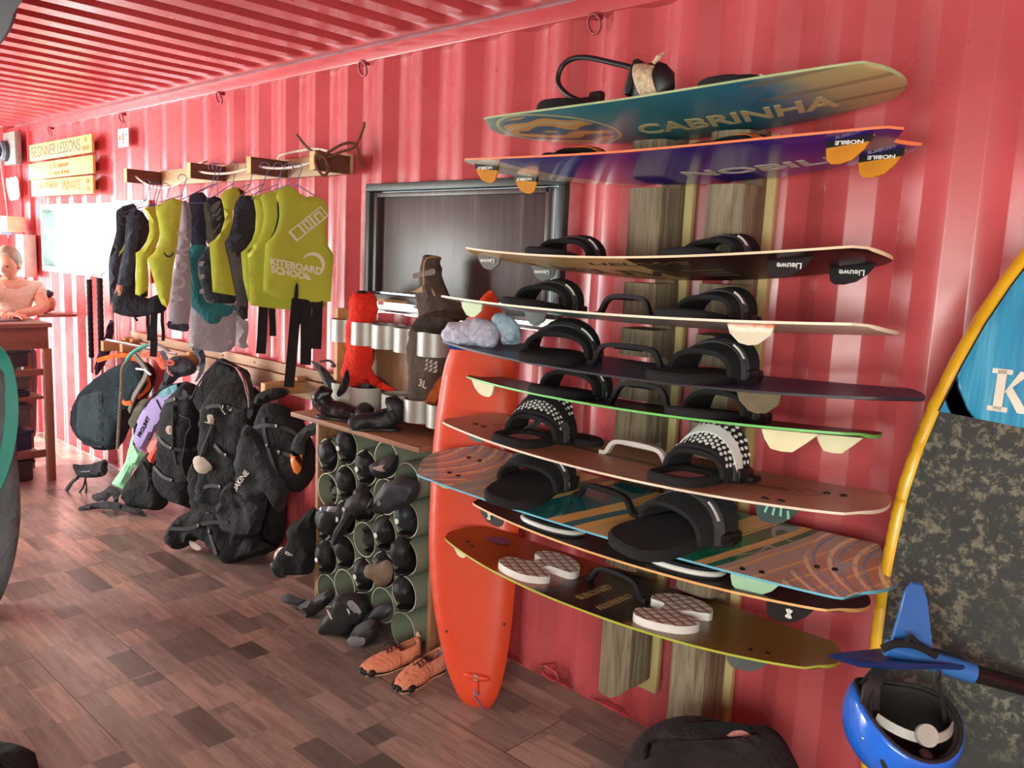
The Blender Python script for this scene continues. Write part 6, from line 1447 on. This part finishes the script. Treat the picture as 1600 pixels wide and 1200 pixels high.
mb = MB(); mb.box((-6.62, -.92, 1.139), (.34, .62, .012), Matrix.Rotation(.25, 3, 'Z'), bev=.002)
tag(mb.build('desk_mat', plain('grey_mat', (150, 150, 164), .4)), 'grey sheet lying on the counter in front of the person', 'sheet')
t = thing('paper_bag', 'crumpled tan bag with a dark item on the counter beside the wall', 'bag', (-7.3, -.2, 1.1))
mb = MB(); mb.ball((-7.3, -.20, 1.20), (.15, .09, .08), nz=.2, n=18); part(mb, 'bag', fabric('tan_paper', (206, 160, 130)), t)
mb = MB(); mb.ball((-7.22, -.19, 1.28), (.07, .05, .03), nz=.3); part(mb, 'dark_item', NEO, t)
mb = MB(); mb.box((-7.3, -.145, 1.11), (.30, .29, .02), bev=.004); part(mb, 'wall_bracket', CW, t)

# ---------------------------------------------------------------- person behind the counter
def skin_body(name, joints, edges, mat, parent=None, sub=2, root=0):
    me = bpy.data.meshes.new(name); me.from_pydata([j[0] for j in joints], edges, []); o = bpy.data.objects.new(name, me); C.objects.link(o)
    sk = o.modifiers.new('skin', 'SKIN'); sk.use_smooth_shade = True
    for i, j in enumerate(joints): me.skin_vertices[0].data[i].radius = (j[1], j[2] if len(j) > 2 else j[1]); me.skin_vertices[0].data[i].use_root = (i == root)
    sb = o.modifiers.new('sub', 'SUBSURF'); sb.levels = sub; sb.render_levels = sub
    me.materials.append(mat); dg = bpy.context.evaluated_depsgraph_get(); m2 = bpy.data.meshes.new_from_object(o.evaluated_get(dg)); bpy.data.objects.remove(o)
    for p in m2.polygons: p.use_smooth = True
    o2 = bpy.data.objects.new(name, m2); C.objects.link(o2); return o2
SKIN = plain('skin', (206, 150, 124), .55, 0, .05)
hp = at(22, 440, X=-6.98); PX_ = Vector((hp.x, hp.y, 0))
def pp(x, y, z): return (PX_.x+x, PX_.y+y, z)
pr = thing('person', 'person with tied-back grey-brown hair and a pale knit top leaning over the counter', 'person', (PX_.x, PX_.y, 0))
# x: towards the camera (+), y: towards the wall (+)
J = [(pp(-.12, -.04, .95), .15, .12), (pp(-.08, -.03, 1.10), .13, .11), (pp(-.02, -.02, 1.24), .15, .10), (pp(.0, -.01, 1.34), .12, .09), (pp(.01, -.02, 1.40), .055), (pp(.03, -.04, 1.46), .05),
     (pp(.0, .15, 1.33), .06), (pp(.10, .17, 1.20), .048), (pp(.22, .05, 1.175), .038), (pp(.32, -.09, 1.17), .028),
     (pp(.0, -.19, 1.33), .06), (pp(.10, -.24, 1.20), .048), (pp(.24, -.20, 1.17), .036), (pp(.34, -.14, 1.17), .028),
     (pp(-.12, .07, .82), .10), (pp(-.12, .08, .48), .07), (pp(-.16, .09, .09), .045), (pp(-.06, .09, .035), .04),
     (pp(-.12, -.13, .82), .10), (pp(-.12, -.14, .48), .07), (pp(-.16, -.15, .09), .045), (pp(-.06, -.15, .035), .04)]
Ed = [(0, 1), (1, 2), (2, 3), (3, 4), (4, 5), (3, 6), (6, 7), (7, 8), (8, 9), (3, 10), (10, 11), (11, 12), (12, 13), (0, 14), (14, 15), (15, 16), (16, 17), (0, 18), (18, 19), (19, 20), (20, 21)]
body = skin_body('body', J, Ed, SKIN); bm_ = MB(); bm_.add([tuple(v.co) for v in body.data.vertices], [tuple(p.vertices) for p in body.data.polygons]); bpy.data.objects.remove(body)
# head, looking down towards the counter and the left
hc = Vector(pp(.06, -.05, 1.515)); HR = Matrix.Rotation(-.75, 3, 'Z') @ Matrix.Rotation(.35, 3, 'Y')
def headwarp(p):
    x, y, z = p
    if z < 0: y *= 1+.9*z*3.0; x = x*(1+.3*z*3)+.012*(-z/.1)
    if x > .05: x += .020*math.exp(-((z+.012)/.022)**2-(y/.014)**2)+.008*math.exp(-((z+.055)/.012)**2-(y/.03)**2)-.010*math.exp(-((z-.012)/.016)**2-((abs(y)-.03)/.016)**2)
    return Vector((x, y, z))
bm_.ball(hc, (.092, .074, .112), n=40, m=30, rot=HR, warp=headwarp)
for s_ in (-1, 1): bm_.ball(hc+HR @ Vector((.0, s_*.075, -.012)), (.018, .010, .028), n=10, m=8, rot=HR)
# hands: palm, four fingers, thumb
for wr, dr, sd_ in ((Vector(J[9][0]), Vector((.75, -.62, -.1)), 1), (Vector(J[13][0]), Vector((.85, .45, -.1)), -1)):
    dr.normalize(); sdv = dr.cross(Vector((0, 0, 1))).normalized()
    bm_.tube([wr, wr+dr*.03, wr+dr*.075, wr+dr*.09], [.024, .034, .036, .028], 12, flat=.5, up=(0, 0, 1))
    for q in range(4):
        b = wr+dr*.085+sdv*(.027-.018*q); ln = (.062, .072, .068, .052)[q]
        bm_.tube([b-dr*.012, b+dr*ln*.45+Vector((0, 0, .006)), b+dr*ln*.8+Vector((0, 0, -.004)), b+dr*ln+Vector((0, 0, -.012))], [.009, .0085, .0075, .005], 8)
    b = wr+dr*.03+sdv*(.03*sd_); bm_.tube([b-sdv*.01*sd_, b+sdv*.028*sd_+dr*.03, b+sdv*.032*sd_+dr*.058], [.012, .010, .007], 8)
part(bm_, 'body', SKIN, pr)
for s_ in (-1, 1):
    mb = MB(); mb.ball(hc+HR @ Vector((.083, s_*.030, .012)), (.008, .013, .007), n=10, m=8, rot=HR); part(mb, 'eye', plain('eye_dark', (70, 50, 44), .3), pr)
mb = MB(); mb.ball(hc+HR @ Vector((.083, 0, -.056)), (.008, .022, .006), n=12, m=6, rot=HR); part(mb, 'lips', plain('lips', (186, 106, 96), .5), pr)
HAIR = woody('ash_hair', (110, 92, 78), (176, 156, 134), 2, .55, 2.5, .4)
mb = MB(); mb.ball(hc+HR @ Vector((-.022, 0, .028)), (.096, .084, .108), n=30, m=20, rot=HR, nz=.04, ns=9, warp=lambda p: Vector((min(p.x, .055+.25*p.z), p.y, max(p.z, -.075))))
mb.ball(hc+HR @ Vector((-.115, 0, .01)), (.042, .042, .038), n=16, m=12, nz=.15, rot=HR); part(mb, 'hair', HAIR, pr)
KN = plain('cream_knit', (222, 196, 176), .9, 0, .08, 60, .6, 140)
TJ = [(pp(-.12, -.04, .93), .165, .135), (pp(-.08, -.03, 1.10), .145, .125), (pp(-.02, -.02, 1.24), .165, .115), (pp(-.0, -.01, 1.345), .125, .10), (pp(.0, .155, 1.335), .072), (pp(.055, .175, 1.265), .062), (pp(.0, -.195, 1.335), .072), (pp(.055, -.22, 1.265), .062)]
tp = skin_body('knit_top', TJ, [(0, 1), (1, 2), (2, 3), (3, 4), (4, 5), (3, 6), (6, 7)], KN); wp(tp, pr)
TR = [(pp(-.12, -.03, .97), .17, .135), (pp(-.12, .07, .80), .112), (pp(-.12, .08, .48), .085), (pp(-.155, .09, .13), .065), (pp(-.12, -.13, .80), .112), (pp(-.12, -.14, .48), .085), (pp(-.155, -.15, .13), .065)]
tp = skin_body('trousers', TR, [(0, 1), (1, 2), (2, 3), (0, 4), (4, 5), (5, 6)], fabric('grey_denim', (96, 100, 112))); wp(tp, pr)

# ---------------------------------------------------------------- near left: board bag with a teal zip edge, other cut-off things
BGP = (-4.2, -1.30, 0); BN = (.95, -.31, 0)
t, s, F, sub = shape('board_bag', 'grey padded board bag with a wide teal zip edge, at the left frame edge', 'bag', [(-40,520),(-10,530),(8,560),(20,600),(24,650),(26,700),(31,760),(32,810),(24,870),(5,930),(-25,975),(-60,985),(-100,940),(-110,800),(-105,640),(-80,545)], BGP, .14, fabric('grey_bag_cloth', (128, 146, 152), .1), rim=.08, wr=.012, N=BN, part_name='cover')
TZ = plain('teal_zip_tape', (54, 190, 170), .5, 0, .05)
mb = MB(); exq, eyq, enq = basis(BN); P = smooth([s(*F(x, y), .012) for x, y in ((-60,528),(-20,535),(5,560),(16,600),(19,645),(12,700),(-5,750),(-30,790))], 6)
mb.strap(P, [((P[min(i+1, len(P)-1)]-P[max(i-1, 0)]).cross(enq)).normalized() for i in range(len(P))], .055, .02); part(mb, 'zip_edge', TZ, t)
# a dark board lying under the roof, only its tip in view
t = thing('hanging_board', 'dark slate board tip slung under the roof in the top left corner', 'board', (-3.5, -1.75, 2.42))
mb = MB(); out = []
c0 = at(12, 18, Z=2.44)
tips = [at(33, -30, Z=2.44), at(28, 5, Z=2.44), at(22, 30, Z=2.44), at(12, 50, Z=2.44), at(-3, 68, Z=2.44), at(-30, 80, Z=2.44)]
far = [Vector((-4.6, -1.75, 2.44)), Vector((-4.9, -2.3, 2.44)), Vector((-4.4, -2.9, 2.44)), Vector((-3.0, -2.4, 2.44)), Vector((-2.7, -1.9, 2.44))]
outl = [(p.x, p.y) for p in tips+far]
mb.prism(sm2(outl, 3), Matrix.Translation((0, 0, 2.41)), .06, bev=.02); part(mb, 'board', plain('dark_slate_board', (22, 27, 32), .7), t)
for x, y in ((-3.6, -1.9), (-4.3, -2.2)):
    mb = MB(); mb.tube([(x, y, 2.46), (x, y, 2.70)], .006, 6); part(mb, 'sling', BLK, t)
c = at(50, 1195, Z=.02); t = thing('dark_pouch', 'dark rounded pouch on the floor at the bottom left corner', 'pouch', (c.x, c.y, 0))
mb = MB(); mb.ball((c.x-.02, c.y-.11, .02), (.16, .13, .075), nz=.12, n=20, warp=lambda p: Vector((p.x, p.y, max(p.z, -.018)))); part(mb, 'pouch', fabric('dark_green_cloth', (40, 46, 44)), t)
mb = MB(); mb.tube([(c.x-.12, c.y-.11, .08), (c.x-.02, c.y-.11, .112), (c.x+.08, c.y-.11, .085)], .006, 6); part(mb, 'handle', BLK, t)

# ---------------------------------------------------------------- near right: big yellow board
ln2 = math.atan2(.22, 2.2); YN = Vector((0, -math.cos(ln2), math.sin(ln2))); YP = Vector((-.4, -.30, 0))
exy, eyy, eny = basis(YN)
def yf(px, py): q = at(px, py, P=YP, N=YN)-YP; return q.dot(exy), q.dot(eyy)
lf = [yf(*q) for q in ((1598,387),(1560,437),(1520,497),(1485,560),(1450,630),(1425,690),(1402,760),(1386,830),(1372,900),(1362,980),(1355,1060),(1350,1140),(1346,1200))]
zb = lf[-1][1]; xl = min(a for a, b in lf)
cx_ = xl+.43
bot = [(xl+.012, zb*.5), (xl+.03, .10), (xl+.09, .02), (xl+.2, 0.0)]
topp = [(cx_-.02, lf[0][1]+.26), (cx_-.12, lf[0][1]+.20), (lf[0][0]+.03, lf[0][1]+.06)]
half = topp+lf+bot
mir = [(2*cx_-a, b) for a, b in reversed(half)]
outY = half+mir
t = thing('paddle_board', 'large yellow-rimmed board, blue above and worn black below, leaning at the right edge', 'board', (-.3, -.30, 0))
mb = MB(); sY = mb.puff(outY, YP, exy, eyy, .14, .06, .02, 0, 5); part(mb, 'shell', plain('yellow_shell', (238, 182, 30), .28, 0, .05, 3), t)
def inset(P, d):
    n = len(P); o = []
    for i in range(n):
        a, b, c_ = Vector(P[i-1]), Vector(P[i]), Vector(P[(i+1) % n]); tt = (c_-a).normalized(); nn = Vector((-tt.y, tt.x)); o.append(tuple(b+nn*d))
    return o
deck = inset(outY, .052)
if deck[5][0] < outY[5][0]: deck = inset(outY, -.052)
yb0 = yf(1468, 640); yb1 = yf(1600, 666); slope = (yb1[1]-yb0[1])/(yb1[0]-yb0[0])
def cutpoly(P, above):
    o = []; f = lambda p: p[1]-(yb0[1]+slope*(p[0]-yb0[0])); n = len(P)
    for i in range(n):
        a, b = P[i], P[(i+1) % n]; fa, fb = f(a), f(b)
        if (fa > 0) == above: o.append(a)
        if (fa > 0) != (fb > 0): q = fa/(fa-fb); o.append((a[0]+(b[0]-a[0])*q, a[1]+(b[1]-a[1])*q))
    return o
def bluem():
    m = NT('streaky_blue_deck', .3); co = m.co(scale=(26, 4, 1.6), rot=(0, .25, 0)); f = m.noise(co, 1.3, 6, .6)
    m.col(m.ramp(f, [(.3, srgb((28, 116, 160))), (.5, srgb((50, 146, 184))), (.7, srgb((104, 178, 206)))])); return m.m
def tracm():
    m = NT('worn_black_traction', .75); co = m.co(); f = m.noise(co, 36, 8, .72, .3); g = m.noise(co, 2.6, 4)
    wv = m.n('ShaderNodeTexWave', Vector=m.co(rot=(0, .8, 0)), Scale=80.0, Distortion=.5)
    mask = m.math('MULTIPLY', m.ramp(f, [(.50, (0, 0, 0)), (.60, (1, 1, 1))]), m.ramp(g, [(.38, (0, 0, 0)), (.55, (1, 1, 1))]))
    a = m.mix(m.math('MULTIPLY', wv.outputs[0], .5), srgb((40, 40, 38)), srgb((70, 70, 64)))
    m.col(m.mix(m.math('MULTIPLY', mask, .8), a, srgb((124, 118, 98)))); m.bump(f, .4, .004); return m.m
mb = MB(); mb.puff(cutpoly(deck, True), YP+eny*.0712, exy, eyy, .010, .004, .05, 0, 5); part(mb, 'blue_deck', bluem(), t)
mb = MB(); mb.puff(cutpoly(deck, False), YP+eny*.0712, exy, eyy, .012, .006, .05, 0, 5); part(mb, 'traction_pad', tracm(), t)
mb = MB(); P = [YP+eny*.078+exy*a+eyy*b for a, b in cutpoly(deck, True)]
P2 = [p for p in P if (p-YP).dot(exy) < cx_]; P2.sort(key=lambda p: p.z)
mb.tube(P2, .0022, 5); part(mb, 'black_pinstripe', DKB, t)
kx, ky = yf(1587, 612)
mbk = MB(); KW = plain('k_cream', (226, 216, 196), .5, 0, .04)
def kp(a, b, l): return YP+exy*(kx+a)+eyy*(ky+b)+eny*(.0768+l)
bars = [[(-.028,-.05),(-.008,-.05),(-.008,.05),(-.028,.05)], [(-.040,.040),(.004,.040),(.004,.052),(-.040,.052)], [(-.040,-.052),(.004,-.052),(.004,-.040),(-.040,-.040)], [(-.010,-.008),(.004,.006),(.044,.050),(.020,.050)], [(-.006,.0),(.008,.010),(.050,-.050),(.026,-.050)]]
for b in bars: n4 = len(b); mbk.add([kp(x, y, .003) for x, y in b]+[kp(x, y, 0) for x, y in b], [(0, 1, 2, 3)]+[(k, (k+1) % 4, (k+1) % 4+4, k+4) for k in range(4)], 0, False)
part(mbk, 'letter', KW, t)

# ---------------------------------------------------------------- foil wing on a black mast, and the helmet hanging from it
def atd(x, y, D): return CAM+(FW+RT*((x-800)/FPX)-UP*((y-600)/FPX))*D
BL = plain('foil_blue', (48, 104, 172), .25, 0, .06, 4); BLD = plain('foil_dark_blue', (26, 50, 104), .3, 0, .1, 4)
DF = 1.92
t = thing('foil', 'blue hydrofoil tail with upright fin on a black tube before the yellow board', 'hydrofoil', tuple(atd(1440, 1045, DF)))
mb = MB(); mb.tube([atd(1385, 1012, DF), atd(1440, 1028, DF-.0), atd(1521, 1052, DF-.01)], [.019, .022, .023], 14); part(mb, 'fuselage', BL, t)
mb = MB(); mb.tube([atd(1515, 1050, DF-.01), atd(1600, 1073, DF-.02), atd(1800, 1128, DF-.04)], .0205, 16); part(mb, 'mast_tube', plain('gloss_black_tube', (20, 20, 20), .2), t)
def thin(mb, pts, th):
    n = len(pts); c = sum(pts, Vector())/n; nrm = Vector()
    for i in range(n): nrm += (pts[i]-c).cross(pts[(i+1) % n]-c)
    nrm.normalize(); ins = [p+(c-p)*.05 for p in pts]
    vs = [p for p in pts]+[p+nrm*th/2 for p in ins]+[p-nrm*th/2 for p in ins]
    fs = [tuple(range(n, 2*n)), tuple(range(2*n, 3*n))[::-1]]
    for k in range(n): j = (k+1) % n; fs += [(k, j, j+n, k+n), (k, j, j+2*n, k+2*n)]
    mb.add(vs, fs)
mb = MB(); thin(mb, [atd(1293, 1025, DF+.02), atd(1345, 1019, DF+.09), atd(1440, 1010, DF+.12), atd(1500, 1025, DF+.06), atd(1530, 1045, DF-.01), atd(1470, 1042, DF-.06), atd(1400, 1042, DF-.08), atd(1340, 1039, DF-.06)], .012); part(mb, 'horizontal_wing', BLD, t)
mb = MB(); thin(mb, [atd(1388, 1012, DF), atd(1403, 960, DF), atd(1413, 922, DF), atd(1424, 909, DF), atd(1440, 912, DF), atd(1448, 935, DF), atd(1452, 970, DF), atd(1457, 1018, DF), atd(1420, 1016, DF)], .012); part(mb, 'upright_fin', BL, t)
mb = MB(); mb.tube(smooth([atd(1378, 1014, DF-.03), atd(1400, 1006, DF-.035), atd(1430, 1008, DF-.035), atd(1462, 1024, DF-.03)], 5), .009, 8); mb.tube(smooth([atd(1415, 1010, DF-.04), atd(1420, 996, DF-.045), atd(1428, 998, DF-.045), atd(1440, 1014, DF-.04), atd(1460, 1022, DF-.03)], 5), .005, 6); part(mb, 'fin_cord', BLK, t)
# helmet, upside down, opening upwards and tilted to the room
HC_ = atd(1408, 1130, 1.93); ax = (CAM-HC_).normalized()
hz = (Vector((0, 0, 1))*.96-ax*.02+RT*.06).normalized(); hx = (RT-hz*RT.dot(hz)).normalized(); hy = hz.cross(hx)
HMx = Matrix.Translation(HC_) @ Matrix((hx, hy, hz)).transposed().to_4x4()
t = thing('helmet', 'blue water-sports helmet hanging upside down from the foil by its straps', 'helmet', M=HMx)
def shell(mb, rx, ry, rz, z0f, m_=0, n=40, mm=16, flip=False):
    vs = []; fs = []
    for i in range(mm+1):
        for k in range(n):
            a = 2*math.pi*k/n; zr = z0f(a); th = math.pi-(math.pi-math.acos(max(-1, min(1, zr/rz))))*i/mm if False else None
            tz = math.acos(max(-1, min(1, zr/rz))); ph = math.pi-(math.pi-tz)*i/mm
            vs.append((rx*math.sin(ph)*math.cos(a), ry*math.sin(ph)*math.sin(a), rz*math.cos(ph)))
    for i in range(mm):
        for k in range(n): fs.append((i*n+k, (i+1)*n+k, (i+1)*n+(k+1) % n, i*n+(k+1) % n))
    mb.add(vs, fs, m_)
rimf = lambda a: .034+.022*math.cos(2*a)+.026*math.sin(a)
HBl = plain('helmet_blue', (30, 104, 214), .22, 0, .04, 4); HBl.node_tree.nodes['Principled BSDF'].inputs['Coat Weight'].default_value = .5
FO = plain('helmet_foam', (36, 30, 28), .85)
mb = MB(); shell(mb, .122, .138, .125, rimf); o = mb.build('shell', HBl, t); md = o.modifiers.new('thickness', 'SOLIDIFY'); md.thickness = .004; md.offset = 1
mb = MB(); shell(mb, .115, .131, .118, lambda a: rimf(a)-.002); o = mb.build('foam_liner', FO, t); md = o.modifiers.new('thickness', 'SOLIDIFY'); md.thickness = .010; md.offset = -1
mb = MB(); mb.tube([(.119*math.cos(a)*math.sin(math.acos(rimf(a)/.125)), .135*math.sin(a)*math.sin(math.acos(rimf(a)/.125)), rimf(a)) for a in [2*math.pi*k/40 for k in range(40)]], .0055, 8, closed=True); mb.build('rim_edge', FO, t)
# vents in the shell
for a_, b_ in ((-2.25, .45), (-1.45, .72), (-.75, .45), (-1.9, .85)):
    d = Vector((math.cos(a_)*math.cos(b_), math.sin(a_)*math.cos(b_), -math.sin(b_))); p = Vector((d.x*.1235, d.y*.1395, d.z*.1265)); q = d.to_track_quat('Z', 'Y').to_matrix()
    mb = MB(); mb.ball(p, (.010, .022, .003), rot=q @ Matrix.Rotation(.5, 3, 'Z'), n=16, m=6); mb.build('vent', FO, t)
d = Vector((math.cos(-1.62)*math.cos(.38), math.sin(-1.62)*math.cos(.38), -math.sin(.38))); p = Vector((d.x*.124, d.y*.140, d.z*.127)); q = d.to_track_quat('Z', 'Y').to_matrix()
mb = MB(); mb.prism([(-.02, .016), (.02, .016), (0, -.018)], Matrix.Translation(p) @ q.to_4x4() @ Matrix.Rotation(.1, 4, 'Z'), .0015); mb.build('triangle_sticker', WHT, t)
for a_ in (-2.7, -.5):
    d = Vector((math.cos(a_), math.sin(a_), -.12)).normalized(); mb = MB(); mb.ball(Vector((d.x*.124, d.y*.140, d.z*.127)), .004, n=8, m=6); mb.build('rivet', STL, t)
# retention band with dial at the back (towards the viewer)
PG = plain('light_grey_plastic', (168, 168, 160), .45, 0, .05)
mb = MB(); P = [Vector((.100*math.sin(a), -.098*math.cos(a)-.004, .030-.008*math.cos(a*2))) for a in [(-1.05+2.1*i/14) for i in range(15)]]; mb.strap(P, Vector((0, .25, 1)), .022, .004); bd_ = mb.build('retention_band', PG, t)
mb = MB(); Md = Matrix.Translation((.0, -.110, .034)) @ Matrix.Rotation(-math.pi/2-.5, 4, 'X')
mb.lathe([(.024, -.004), (.024, .008), (.020, .013), (.006, .013)], Md, 22)
for k in range(10): a = 2*math.pi*k/10; mb.tube([Md @ Vector((.007*math.cos(a), .007*math.sin(a), .0135)), Md @ Vector((.022*math.cos(a), .022*math.sin(a), .012))], .0018, 5)
mb.build('fit_dial', PG, bd_)
mb = MB(); mb.ball((.06, -.02, -.06), (.014, .022, .010), n=12, m=8); mb.build('inner_vent', PG, t)
# ear pads and straps up to the foil
iM = HMx.inverted()
def hl(px, py, D): return iM @ atd(px, py, D)
mb = MB(); mb.strap(smooth([hl(1358, 1108, 1.90), hl(1362, 1075, 1.90), hl(1380, 1045, 1.92)], 5), iM.to_3x3() @ RT, [.045]*3+[.04]*3+[.03]*3+[.02]*2, .012); mb.build('ear_pad', RUB, t)
mb = MB(); mb.tube(smooth([hl(1360, 1120, 1.88), hl(1364, 1070, 1.90), hl(1373, 1040, 1.92)], 4), .004, 6); mb.tube(smooth([hl(1345, 1068, 1.93), hl(1360, 1050, 1.92), hl(1372, 1040, 1.92)], 4), .004, 6); mb.build('chin_strap', BLK, t)
mb = MB(); mb.strap(smooth([hl(1466, 1050, 1.90), hl(1468, 1075, 1.90), hl(1474, 1110, 1.90), hl(1478, 1150, 1.92)], 5), iM.to_3x3() @ RT, .010, .004); mb.build('chin_strap', BLK, t)
mb = MB(); mb.box(hl(1466, 1054, 1.90), (.010, .008, .022), bev=.002); mb.build('strap_buckle', RUB, t)

# ---------------------------------------------------------------- black bag on the floor at the bottom right
DB = fabric('faded_black_canvas', (46, 40, 40), .2)
DN = (.42, -.72, .55)
t, s, F, sub = shape('duffel_bag', 'black cloth bag slumped on the floor at the foot of the kiteboard rack', 'bag', [(972,1215),(978,1185),(990,1160),(1012,1138),(1040,1124),(1075,1118),(1105,1121),(1130,1127),(1165,1131),(1200,1135),(1222,1150),(1236,1175),(1252,1210),(1262,1260),(1240,1330),(1180,1380),(1080,1390),(1000,1350),(970,1280)], (-1.10, -.55, .16), .22, DB, rim=.11, wr=.014, ws=8, N=DN, step=.025)
sub('opening', plain('bag_mouth_shade', (14, 11, 12), .95), [(1045,1150),(1055,1135),(1100,1131),(1150,1134),(1172,1146),(1176,1153),(1150,1150),(1130,1156),(1090,1158)], .012)  # no real hole: shade in the bag's mouth is this near-black patch
sub('pink_lining', fabric('pink_cloth', (190, 126, 116)), [(1130,1157),(1140,1146),(1155,1144),(1168,1150),(1168,1153),(1150,1156)], .014)
sub('folded_flap', DB, [(985,1185),(1000,1168),(1040,1160),(1090,1160),(1140,1158),(1176,1152),(1180,1170),(1150,1185),(1090,1190),(1030,1185),(1000,1192)], .03)
